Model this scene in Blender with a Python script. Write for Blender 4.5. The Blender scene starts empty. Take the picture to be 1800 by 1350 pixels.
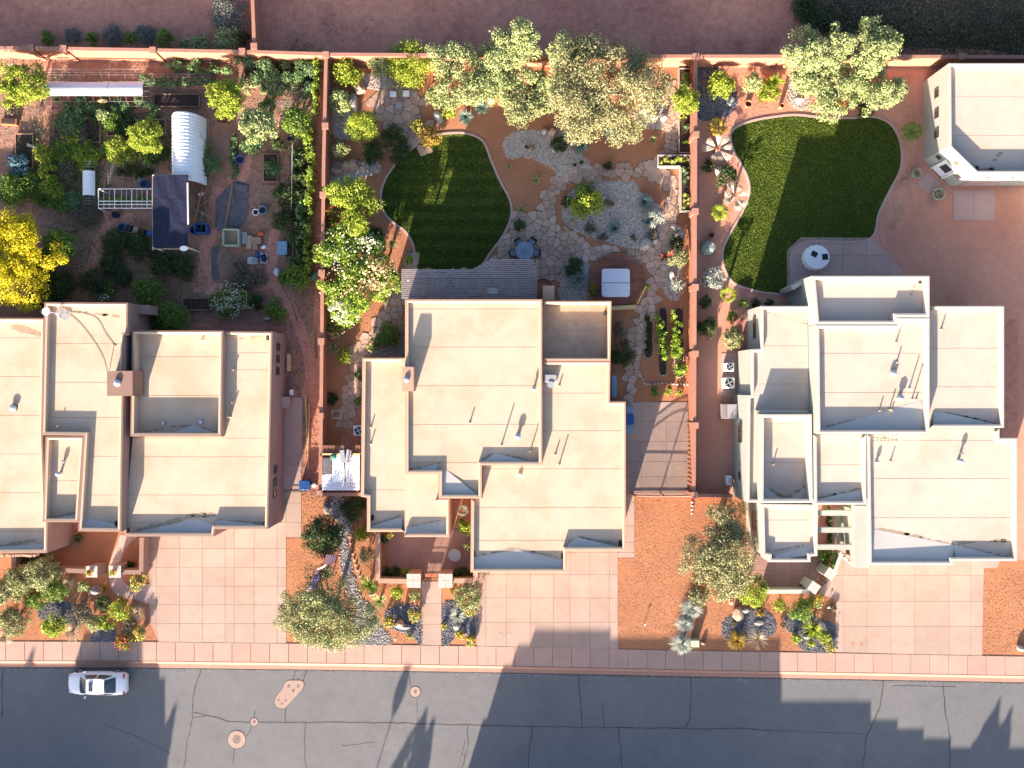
import bpy, bmesh, math, random
import numpy as np
from mathutils import Vector, Matrix

# ---------------------------------------------------------------- camera, sky, sun, exposure
SC = bpy.context.scene
CAM_H = 66.8            # metres above the street
FPX = 1456.0            # focal length in photograph pixels
cam_d = bpy.data.cameras.new("camera"); cam = bpy.data.objects.new("camera", cam_d)
SC.collection.objects.link(cam)
cam.location = (0, 0, CAM_H); cam.rotation_euler = (0, 0, 0)
cam_d.sensor_width = 36.0; cam_d.lens = 36.0 * FPX / 1800.0
cam_d.clip_start = 0.5; cam_d.clip_end = 2000
SC.camera = cam
SUN_EL = math.radians(14.6); SUN_AZ = math.radians(197.0)   # light comes from south-south-west
world = bpy.data.worlds.new("World"); SC.world = world; world.use_nodes = True
wn = world.node_tree.nodes; wl = world.node_tree.links
for n in list(wn): wn.remove(n)
wo = wn.new("ShaderNodeOutputWorld"); wb = wn.new("ShaderNodeBackground"); ws = wn.new("ShaderNodeTexSky")
ws.sky_type = 'NISHITA'; ws.sun_disc = False; ws.sun_elevation = SUN_EL; ws.sun_rotation = SUN_AZ
ws.altitude = 800; ws.air_density = 0.8; ws.dust_density = 5.0; ws.ozone_density = 1.6
wb.inputs[1].default_value = 0.085
wl.new(ws.outputs[0], wb.inputs[0]); wl.new(wb.outputs[0], wo.inputs[0])
sun_d = bpy.data.lights.new("sun", 'SUN'); sun_o = bpy.data.objects.new("sun", sun_d)
SC.collection.objects.link(sun_o)
sun_d.energy = 5.0; sun_d.angle = math.radians(0.55); sun_d.color = (1.0, 0.82, 0.67)
sdir = Vector((math.sin(SUN_AZ) * math.cos(SUN_EL), math.cos(SUN_AZ) * math.cos(SUN_EL), math.sin(SUN_EL)))
sun_o.rotation_euler = (-sdir).to_track_quat('-Z', 'Y').to_euler()
sun_o.location = sdir * 60
SC.view_settings.view_transform = 'Standard'; SC.view_settings.look = 'None'
SC.view_settings.exposure = 2.46; SC.view_settings.gamma = 1.0; SC.view_settings.use_curve_mapping = False
SC.render.engine = 'CYCLES'
SC.cycles.max_bounces = 5; SC.cycles.diffuse_bounces = 3; SC.cycles.glossy_bounces = 2
SC.cycles.transmission_bounces = 3; SC.cycles.transparent_max_bounces = 4

rng = random.Random(7); nr = np.random.default_rng(11)
COL = SC.collection
TAN_EL = math.tan(SUN_EL)
PX = CAM_H / FPX        # metres per photograph pixel at ground height

def G(px, py, z=0.0):
    """ground plan point (metres) seen at a pixel of the photograph when it lies at height z"""
    k = (CAM_H - z) / FPX
    return ((px - 900) * k, (675 - py) * k)
def GP(pts, z=0.0): return [G(p[0], p[1], z) for p in pts]
def area(p): return 0.5 * sum(p[i][0]*p[(i+1) % len(p)][1] - p[(i+1) % len(p)][0]*p[i][1] for i in range(len(p)))
def ccw(p): return list(p) if area(p) > 0 else list(reversed(p))
def inside(p, x, y):
    c = False; n = len(p); j = n - 1
    for i in range(n):
        xi, yi = p[i]; xj, yj = p[j]
        if (yi > y) != (yj > y) and x < (xj-xi)*(y-yi)/(yj-yi) + xi: c = not c
        j = i
    return c
def inside_np(p, xs, ys):
    c = np.zeros(len(xs), bool); n = len(p); j = n-1
    for i in range(n):
        xi, yi = p[i]; xj, yj = p[j]
        if yi != yj: c ^= ((yi > ys) != (yj > ys)) & (xs < (xj-xi)*(ys-yi)/(yj-yi)+xi)
        j = i
    return c
def seg_dist(p, a, b):
    ax, ay = a; bx, by = b; dx, dy = bx-ax, by-ay; L = dx*dx+dy*dy
    t = 0 if L == 0 else max(0, min(1, ((p[0]-ax)*dx+(p[1]-ay)*dy)/L))
    return math.hypot(p[0]-ax-t*dx, p[1]-ay-t*dy)
def smooth(pts, n=6, closed=True):
    out = []; m = len(pts); rngi = range(m) if closed else range(m-1)
    for i in rngi:
        g = (lambda k: pts[k % m]) if closed else (lambda k: pts[max(0, min(m-1, k))])
        p0, p1, p2, p3 = g(i-1), g(i), g(i+1), g(i+2)
        for s in range(n):
            t = s / n; t2 = t*t; t3 = t2*t
            out.append(tuple(0.5*((2*p1[k])+(-p0[k]+p2[k])*t+(2*p0[k]-5*p1[k]+4*p2[k]-p3[k])*t2+(-p0[k]+3*p1[k]-3*p2[k]+p3[k])*t3) for k in (0, 1)))
    if not closed: out.append(tuple(pts[-1][:2]))
    return out
def clip_half(poly, nx, ny, d):
    """keep nx*x+ny*y <= d"""
    out = []; m = len(poly)
    for i in range(m):
        a, b = poly[i], poly[(i+1) % m]
        da = nx*a[0]+ny*a[1]-d; db = nx*b[0]+ny*b[1]-d
        if da <= 0: out.append(a)
        if (da < 0 < db) or (db < 0 < da):
            t = da/(da-db); out.append((a[0]+(b[0]-a[0])*t, a[1]+(b[1]-a[1])*t))
    return out
def clip_rect(poly, x0, y0, x1, y1):
    for a in ((-1, 0, -x0), (1, 0, x1), (0, -1, -y0), (0, 1, y1)):
        if len(poly) < 3: return []
        poly = clip_half(poly, *a)
    return poly
def clean(poly, e=0.004):
    o = []
    for p in poly:
        if not o or math.hypot(p[0]-o[-1][0], p[1]-o[-1][1]) > e: o.append(p)
    while len(o) > 1 and math.hypot(o[0][0]-o[-1][0], o[0][1]-o[-1][1]) <= e: o.pop()
    return o
def offset(poly, d):
    """inward mitre offset of a ccw polygon"""
    n = len(poly); out = []
    for i in range(n):
        a, b, c = poly[i-1], poly[i], poly[(i+1) % n]
        e1 = Vector((b[0]-a[0], b[1]-a[1])).normalized(); e2 = Vector((c[0]-b[0], c[1]-b[1])).normalized()
        n1 = Vector((-e1.y, e1.x)); n2 = Vector((-e2.y, e2.x)); s = n1+n2
        if s.length < 1e-4: s = n1
        k = d / max(0.35, s.normalized().dot(n1)); s = s.normalized()*k
        out.append((b[0]+s.x, b[1]+s.y))
    return out

# ---------------------------------------------------------------- materials
def new_mat(name):
    m = bpy.data.materials.new(name); m.use_nodes = True
    nt = m.node_tree; b = nt.nodes["Principled BSDF"]; return m, nt, b
def N(nt, t, **kw):
    n = nt.nodes.new(t)
    for k, v in kw.items(): setattr(n, k, v)
    return n
def noise(nt, vec, scale, detail=4, rough=0.6):
    n = N(nt, "ShaderNodeTexNoise"); n.inputs["Scale"].default_value = scale
    n.inputs["Detail"].default_value = detail; n.inputs["Roughness"].default_value = rough
    nt.links.new(vec, n.inputs["Vector"]); return n.outputs["Fac"]
def ramp(nt, fac, stops):
    r = N(nt, "ShaderNodeValToRGB"); nt.links.new(fac, r.inputs[0]); e = r.color_ramp.elements
    while len(e) < len(stops): e.new(0.5)
    for i, (p, c) in enumerate(stops):
        e[i].position = p; e[i].color = (*c, 1) if len(c) == 3 else c
    return r.outputs[0]
def mixc(nt, fac, a, b, mode='MIX'):
    m = N(nt, "ShaderNodeMix", data_type='RGBA', blend_type=mode)
    for s, v in ((m.inputs[0], fac), (m.inputs[6], a), (m.inputs[7], b)):
        if isinstance(v, (int, float)): s.default_value = v
        elif isinstance(v, tuple): s.default_value = (*v, 1) if len(v) == 3 else v
        else: nt.links.new(v, s)
    return m.outputs[2]
def sc3(c, k): return tuple(min(1, x*k) for x in c)
def mul(nt, a, k):
    m = N(nt, "ShaderNodeMath", operation='MULTIPLY'); nt.links.new(a, m.inputs[0]); m.inputs[1].default_value = k; return m.outputs[0]

def ground_mat(name, base, alt, big=0.12, mid=0.9, fine=9.0, k_big=0.5, k_fine=0.5, bump=0.5, bd=0.03, rough=0.95, stain=None, ob=False, extra=None):
    m, nt, b = new_mat(name)
    if stain is None and k_big == 0: pass
    pos = N(nt, "ShaderNodeNewGeometry").outputs["Position"]
    f1 = noise(nt, pos, big*3, 5, 0.6); f2 = noise(nt, pos, mid*2, 6, 0.65); f3 = noise(nt, pos, fine, 4, 0.7)
    c = mixc(nt, ramp(nt, f1, [(0.38, (0, 0, 0)), (0.62, (1, 1, 1))]), base, alt)
    g2 = ramp(nt, f2, [(0.3, sc3((1, 1, 1), 1-0.45*k_big)), (0.7, (1, 1, 1))])
    c = mixc(nt, 1.0, c, g2, 'MULTIPLY')
    g3 = ramp(nt, f3, [(0.3, sc3((1, 1, 1), 1-0.75*k_fine)), (0.62, (1, 1, 1))])
    c = mixc(nt, 1.0, c, g3, 'MULTIPLY')
    if ob:
        oi = N(nt, "ShaderNodeObjectInfo").outputs["Random"]
        c = mixc(nt, 1.0, c, ramp(nt, oi, [(0, (1-ob, 1-ob*1.05, 1-ob*1.15)), (1, (1, 1, 1))]), 'MULTIPLY')
    if stain:
        f4 = noise(nt, pos, stain[1], 5, 0.7)
        c = mixc(nt, ramp(nt, f4, [(stain[2], (0, 0, 0)), (stain[2]+0.14, (stain[3],)*3)]), c, stain[0])
    if extra: c = extra(nt, pos, c)
    nt.links.new(c, b.inputs["Base Color"]); b.inputs["Roughness"].default_value = rough
    b.inputs["Specular IOR Level"].default_value = 0.15
    if bump:
        bn = N(nt, "ShaderNodeBump"); bn.inputs["Strength"].default_value = bump; bn.inputs["Distance"].default_value = bd
        h = N(nt, "ShaderNodeMath", operation='ADD'); nt.links.new(f3, h.inputs[0]); nt.links.new(mul(nt, f2, 1.6), h.inputs[1])
        nt.links.new(h.outputs[0], bn.inputs["Height"]); nt.links.new(bn.outputs[0], b.inputs["Normal"])
    return m
def plain(name, col, rough=0.6, metal=0.0, var=0.12, scale=6.0, spec=0.3, ob=0.0):
    m, nt, b = new_mat(name)
    pos = N(nt, "ShaderNodeNewGeometry").outputs["Position"]
    f = noise(nt, pos, scale, 5, 0.65)
    c = mixc(nt, f, sc3(col, 1+var), sc3(col, 1-var*1.6))
    if ob:
        oi = N(nt, "ShaderNodeObjectInfo").outputs["Random"]
        c = mixc(nt, 1.0, c, ramp(nt, oi, [(0, (1-ob,)*3), (1, (1, 1, 1))]), 'MULTIPLY')
    nt.links.new(c, b.inputs["Base Color"]); b.inputs["Roughness"].default_value = rough
    b.inputs["Metallic"].default_value = metal; b.inputs["Specular IOR Level"].default_value = spec
    return m
def leaf_mat(name, c1, c2, trans=0.3, nscale=1.3, rough=0.55):
    m, nt, b = new_mat(name)
    g = N(nt, "ShaderNodeNewGeometry")
    r = g.outputs["Random Per Island"]; f = noise(nt, g.outputs["Position"], nscale, 3, 0.6)
    s = N(nt, "ShaderNodeMath", operation='ADD'); nt.links.new(mul(nt, r, 0.55), s.inputs[0]); nt.links.new(mul(nt, f, 0.6), s.inputs[1])
    c = ramp(nt, s.outputs[0], [(0.25, c1), (0.8, c2)])
    nt.links.new(c, b.inputs["Base Color"]); b.inputs["Roughness"].default_value = rough
    b.inputs["Specular IOR Level"].default_value = 0.25
    tb = N(nt, "ShaderNodeBsdfTranslucent"); nt.links.new(c, tb.inputs["Color"])
    mx = N(nt, "ShaderNodeMixShader"); mx.inputs[0].default_value = trans
    out = nt.nodes["Material Output"]
    nt.links.new(b.outputs[0], mx.inputs[1]); nt.links.new(tb.outputs[0], mx.inputs[2]); nt.links.new(mx.outputs[0], out.inputs["Surface"])
    return m

M = {}
M['dirt'] = ground_mat('red_dirt', (.27, .105, .06), (.20, .088, .06), k_big=.5, k_fine=.55, bump=.5, bd=.04)
M['lot'] = ground_mat('lot_dirt', (.66, .30, .205), (.54, .23, .165), big=.06, k_big=.75, k_fine=.45, bump=.5, bd=.05, stain=((.20, .085, .07), .35, .55, .6))
M['redgravel'] = ground_mat('red_gravel', (.43, .195, .10), (.37, .165, .09), mid=5, fine=26, k_big=.35, k_fine=.5, bump=.3, bd=.02)
M['path'] = ground_mat('garden_path_dirt', (.58, .27, .20), (.48, .22, .165), k_big=.3, k_fine=.4, bump=.5, bd=.03)
M['pinkgravel'] = ground_mat('pink_gravel', (.58, .295, .205), (.50, .24, .17), big=.06, fine=26, k_big=.35, k_fine=.45, bump=.3, bd=.02)
M['gardensoil'] = ground_mat('garden_soil', (.47, .23, .16), (.37, .225, .17), big=.25, mid=1.2, k_big=.8, k_fine=.6, bump=.8, bd=.06, stain=((.17, .125, .095), .5, .55, .7))
M['asphalt'] = ground_mat('asphalt', (.158, .158, .162), (.142, .144, .150), fine=16, big=.05, k_big=.3, k_fine=.32, bump=.25, bd=.01, rough=.85, stain=((.10, .10, .105), .45, .54, .6))
M['seal'] = plain('crack_sealant', (.045, .042, .04), .6)
M['pink'] = ground_mat('pink_concrete', (.38, .285, .235), (.35, .26, .215), fine=30, big=.2, k_big=.16, k_fine=.12, bump=.1, bd=.004, rough=.85, ob=.12, stain=((.27, .18, .14), .8, .53, .4))
M['pinkwalk'] = ground_mat('sidewalk_concrete', (.40, .275, .225), (.37, .25, .205), fine=30, big=.2, k_big=.18, k_fine=.12, bump=.1, bd=.004, rough=.85, ob=.09)
M['kerb'] = ground_mat('kerb_concrete', (.36, .20, .15), (.33, .185, .14), fine=25, k_big=.2, k_fine=.2, bump=.1, bd=.004)
M['joint'] = plain('joint_shadow', (.22, .13, .10), .95)  # dark bedding visible in the gaps between slabs
M['mauve'] = ground_mat('patio_concrete', (.44, .31, .275), (.40, .28, .25), fine=30, k_big=.25, k_fine=.15, bump=.1, bd=.004, ob=.06)
M['flag'] = ground_mat('sandstone', (.56, .40, .31), (.48, .33, .25), fine=18, mid=1.4, k_big=.35, k_fine=.3, bump=.4, bd=.01, ob=.3)
M['stepstone'] = ground_mat('pink_stepping_stone', (.52, .29, .21), (.46, .25, .18), fine=18, k_big=.35, k_fine=.3, bump=.4, bd=.01, ob=.2)
M['flagred'] = ground_mat('red_sandstone', (.34, .17, .115), (.30, .145, .10), fine=18, k_big=.35, k_fine=.3, bump=.4, bd=.01, ob=.25)
M['grout'] = plain('stone_grout', (.145, .10, .08), .95)
def mow(nt, pos, c):
    sp = N(nt, "ShaderNodeSeparateXYZ"); nt.links.new(pos, sp.inputs[0])
    w = N(nt, "ShaderNodeMath", operation='SINE'); nt.links.new(mul(nt, sp.outputs[1], 5.2), w.inputs[0])
    r = ramp(nt, w.outputs[0], [(0.0, (.62, .62, .62)), (0.5, (1, 1, 1))]); return mixc(nt, .8, c, r, 'MULTIPLY')
M['turf'] = ground_mat('turf_soil', (.03, .048, .008), (.045, .062, .012), big=.3, mid=1.2, k_big=.5, k_fine=.5, bump=.4, bd=.03)
M['pebw'] = ground_mat('pale_gravel', (.38, .315, .265), (.32, .265, .22), fine=20, k_big=.2, k_fine=.8, bump=1.0, bd=.05)
M['pebd'] = ground_mat('slate_gravel', (.085, .085, .10), (.12, .115, .13), fine=20, k_big=.2, k_fine=.8, bump=1.0, bd=.05)
M['roof'] = ground_mat('roof_cream', (.455, .36, .275), (.43, .335, .25), big=.1, mid=.35, fine=5, k_big=.22, k_fine=.06, bump=.15, bd=.015, rough=.7, stain=((.37, .26, .17), .3, .50, .5))
M['roofw'] = ground_mat('roof_white', (.44, .37, .31), (.42, .35, .29), big=.1, mid=.35, fine=5, k_big=.2, k_fine=.06, bump=.15, bd=.015, rough=.7, stain=((.37, .285, .21), .3, .51, .45))
M['roofd'] = ground_mat('roof_tan', (.40, .30, .22), (.34, .25, .19), big=.2, mid=.8, fine=6, k_big=.5, k_fine=.15, bump=.12, bd=.01, rough=.8)
M['saddle'] = ground_mat('roof_saddle', (.44, .42, .39), (.41, .39, .36), big=.1, mid=.35, k_big=.1, k_fine=.05, bump=.1, bd=.01, rough=.6)
M['seam'] = ground_mat('roof_seam', (.35, .265, .185), (.40, .31, .22), big=2, mid=3, fine=9, k_big=.4, k_fine=.3, bump=0)
M['flash'] = plain('roof_flashing', (.44, .34, .24), .7, var=.1, scale=1.5)
M['flashw'] = plain('white_flashing', (.46, .40, .34), .7, var=.08, scale=1.5)
M['stain'] = ground_mat('roof_dirt', (.33, .26, .19), (.36, .285, .21), big=1, mid=2, k_big=.5, k_fine=.5, bump=0)
M['stuccoA'] = ground_mat('mauve_stucco', (.30, .205, .175), (.28, .19, .16), fine=22, k_big=.12, k_fine=.2, bump=.3, bd=.01)
M['capA'] = plain('brown_cap', (.20, .125, .10), .8, var=.12, scale=3)
M['stuccoB'] = ground_mat('tan_stucco', (.36, .235, .17), (.34, .22, .16), fine=22, k_big=.12, k_fine=.2, bump=.3, bd=.01)
M['capB'] = plain('tan_cap', (.35, .215, .15), .8, var=.1, scale=3)
M['stuccoC'] = ground_mat('sage_stucco', (.345, .35, .305), (.325, .33, .29), fine=22, k_big=.1, k_fine=.15, bump=.3, bd=.01)
M['capC'] = plain('white_cap', (.37, .355, .315), .8, var=.07, scale=3)
M['block'] = ground_mat('red_block', (.37, .165, .105), (.34, .15, .10), fine=18, k_big=.2, k_fine=.25, bump=.4, bd=.015)
M['blockcap'] = ground_mat('block_cap', (.36, .185, .135), (.33, .17, .125), fine=18, k_big=.2, k_fine=.2, bump=.3, bd=.01, ob=.08)
M['glass'] = plain('window_glass', (.03, .035, .04), .12, spec=.8, var=.2)
M['frame'] = plain('bronze_frame', (.09, .06, .045), .5)
M['white'] = plain('white_paint', (.74, .73, .71), .5, var=.06)
M['whitecloth'] = plain('white_fabric', (.72, .72, .72), .8, var=.08, scale=3)
M['court'] = ground_mat('court_paving', (.30, .185, .155), (.27, .165, .14), fine=30, k_big=.3, k_fine=.2, bump=.1, bd=.004, ob=.06)
M['trim'] = plain('weathered_white_board', (.30, .28, .245), .8)
M['meshwire'] = plain('garden_mesh', (.27, .26, .25), .6)
M['shadecloth'] = plain('black_shade_cloth', (.008, .011, .034), .8, var=.3, scale=2)
M['steel'] = plain('galvanised_steel', (.50, .51, .53), .35, metal=.6, var=.15)
M['dark'] = plain('black_plastic', (.015, .016, .02), .5)
M['grey'] = plain('grey_paint', (.25, .25, .26), .6)
M['iron'] = plain('cast_iron', (.16, .12, .105), .6, var=.3, scale=20)
M['collar'] = ground_mat('manhole_concrete', (.36, .26, .215), (.33, .24, .2), fine=24, k_big=.2, k_fine=.35, bump=.2, bd=.01)
M['wood'] = plain('weathered_wood', (.30, .19, .12), .8, var=.25, scale=5, ob=.3)
M['deck'] = plain('redwood_decking', (.28, .105, .065), .7, var=.25, scale=5, ob=.3)
M['slat'] = plain('pergola_grey_wood', (.29, .25, .25), .8, var=.15, scale=4, ob=.12)
M['soil'] = ground_mat('bed_soil', (.055, .038, .034), (.075, .05, .042), fine=12, k_big=.3, k_fine=.6, bump=.9, bd=.05)
M['rock'] = ground_mat('sandstone_boulder', (.46, .33, .24), (.40, .27, .19), big=1, mid=2, fine=10, k_big=.4, k_fine=.3, bump=.6, bd=.04, ob=.2)
M['rockw'] = ground_mat('white_boulder', (.54, .50, .45), (.48, .43, .38), big=1, mid=2, fine=10, k_big=.4, k_fine=.3, bump=.6, bd=.04, ob=.12)
M['rockd'] = ground_mat('grey_boulder', (.19, .19, .20), (.28, .28, .28), big=1, mid=2, fine=8, k_big=.5, k_fine=.4, bump=.7, bd=.05)
M['terracotta'] = plain('terracotta', (.42, .15, .075), .8)
M['blue'] = plain('blue_plastic', (.02, .075, .25), .4)
M['lblue'] = plain('light_blue_plastic', (.14, .25, .33), .5)
M['navy'] = plain('navy_cloth', (.012, .016, .05), .8)
M['slate'] = ground_mat('slate_tarp', (.125, .115, .14), (.17, .15, .16), big=.6, mid=2, k_big=.6, k_fine=.3, bump=.6, bd=.05)
M['tub'] = plain('spa_cover_vinyl', (.52, .52, .58), .45, var=.05)
M['tabletop'] = plain('grey_stone_top', (.20, .24, .31), .35, var=.2, scale=8)
M['cushion'] = plain('slate_cushion', (.16, .19, .235), .8)
M['rattan'] = plain('tan_rattan', (.27, .21, .14), .8, var=.3, scale=20)
M['bark'] = plain('bark', (.17, .125, .09), .9, var=.3, scale=8)
M['barkpale'] = plain('pale_bark', (.42, .36, .30), .9, var=.3, scale=8)
M['twig'] = plain('dry_twigs', (.33, .26, .20), .9, var=.35, scale=8)
M['carpaint'] = plain('white_car_paint', (.68, .69, .72), .18, spec=.6, var=.02)
M['carglass'] = plain('tinted_car_glass', (.03, .045, .06), .08, spec=.9)
M['tyre'] = plain('tyre_rubber', (.02, .02, .02), .8)
M['red'] = plain('red_paint', (.45, .03, .03), .4)
M['flagblue'] = plain('flag_blue', (.03, .045, .20), .8)
M['flagred_c'] = plain('flag_red', (.6, .03, .05), .8)
M['bronze'] = plain('bronze_statue', (.36, .22, .13), .45, metal=.3, var=.2)
M['sagepaint'] = plain('sage_utility_paint', (.36, .41, .30), .6)
M['orange'] = plain('orange_plastic', (.6, .12, .03), .6)
M['teal'] = plain('teal_plastic', (.05, .28, .26), .5)
M['rust'] = plain('rusted_metal', (.33, .14, .06), .8, var=.4, scale=12)
M['greenhose'] = plain('green_netting', (.05, .16, .11), .8)
M['yellowp'] = plain('yellow_lumber', (.50, .38, .18), .8)

M['l_lime'] = leaf_mat('leaf_lime', (.08, .14, .015), (.38, .44, .05), .3)
M['l_green'] = leaf_mat('leaf_green', (.045, .09, .015), (.19, .29, .045), .25)
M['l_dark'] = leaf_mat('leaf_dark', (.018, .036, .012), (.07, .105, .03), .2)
M['l_olive'] = leaf_mat('leaf_olive', (.09, .11, .04), (.34, .36, .16), .15)
M['l_pale'] = leaf_mat('leaf_pale_green', (.10, .14, .045), (.40, .45, .19), .15)
M['l_mesq'] = leaf_mat('leaf_mesquite', (.10, .10, .035), (.36, .35, .175), .15)
M['l_sage'] = leaf_mat('leaf_grey_sage', (.11, .115, .10), (.24, .245, .215), .15)
M['l_yellow'] = leaf_mat('leaf_yellow', (.26, .23, .01), (.72, .62, .02), .3)
M['l_gold'] = leaf_mat('leaf_gold', (.12, .08, .02), (.42, .29, .05), .25)
M['l_blue'] = leaf_mat('leaf_blue_agave', (.10, .155, .125), (.27, .36, .31), .1)
M['l_silver'] = leaf_mat('leaf_silver', (.18, .21, .175), (.43, .47, .41), .15)
M['l_cream'] = leaf_mat('leaf_cream', (.40, .36, .29), (.58, .52, .42), .2)
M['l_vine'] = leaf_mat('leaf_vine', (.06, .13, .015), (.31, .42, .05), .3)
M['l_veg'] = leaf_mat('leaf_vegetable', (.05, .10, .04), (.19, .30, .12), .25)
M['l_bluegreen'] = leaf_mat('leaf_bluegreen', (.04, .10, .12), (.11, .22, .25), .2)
M['l_brown'] = leaf_mat('leaf_dry_brown', (.07, .065, .04), (.20, .165, .11), .15)
M['l_grass'] = leaf_mat('grass_blade', (.045, .095, .008), (.235, .32, .036), .32, nscale=.8)
M['f_white'] = leaf_mat('petal_white', (.5, .5, .36), (.68, .68, .54), .3)
M['f_yellow'] = leaf_mat('petal_yellow', (.40, .29, .02), (.60, .46, .03), .3)
M['f_red'] = leaf_mat('petal_red', (.42, .03, .02), (.65, .10, .05), .3)
M['f_pink'] = leaf_mat('petal_pink', (.62, .30, .28), (.75, .48, .38), .3)
M['f_cream'] = leaf_mat('petal_cream', (.60, .46, .22), (.75, .62, .34), .3)
M['straw'] = leaf_mat('straw', (.24, .18, .12), (.42, .33, .22), .1)
M['pk_w'] = leaf_mat('pebble_pale', (.26, .21, .175), (.54, .47, .40), 0.0, nscale=3)
M['pk_d'] = leaf_mat('pebble_slate', (.04, .042, .055), (.20, .195, .21), 0.0, nscale=3)
M['pk_m'] = leaf_mat('pebble_mixed', (.09, .085, .085), (.40, .37, .35), 0.0, nscale=3)
M['pk_r'] = leaf_mat('pebble_red', (.30, .125, .06), (.43, .205, .105), 0.0, nscale=3)

# ---------------------------------------------------------------- objects
ORG = {}
def new_obj(name, data, parent=None, loc=(0, 0, 0)):
    o = bpy.data.objects.new(name, data); COL.objects.link(o)
    if parent is not None: o.parent = parent; ORG[o.name] = ORG[parent.name]
    else: o.location = loc; ORG[o.name] = Vector(loc)
    return o
def tag(o, label=None, cat=None, group=None, kind=None):
    if label: o['label'] = label
    if cat: o['category'] = cat
    if group: o['group'] = group
    if kind: o['kind'] = kind
    return o
def thing(name, label, cat, loc, group=None, kind=None):
    if len(loc) == 2: loc = (loc[0], loc[1], 0)
    return tag(new_obj(name, None, None, loc), label, cat, group, kind)

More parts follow.
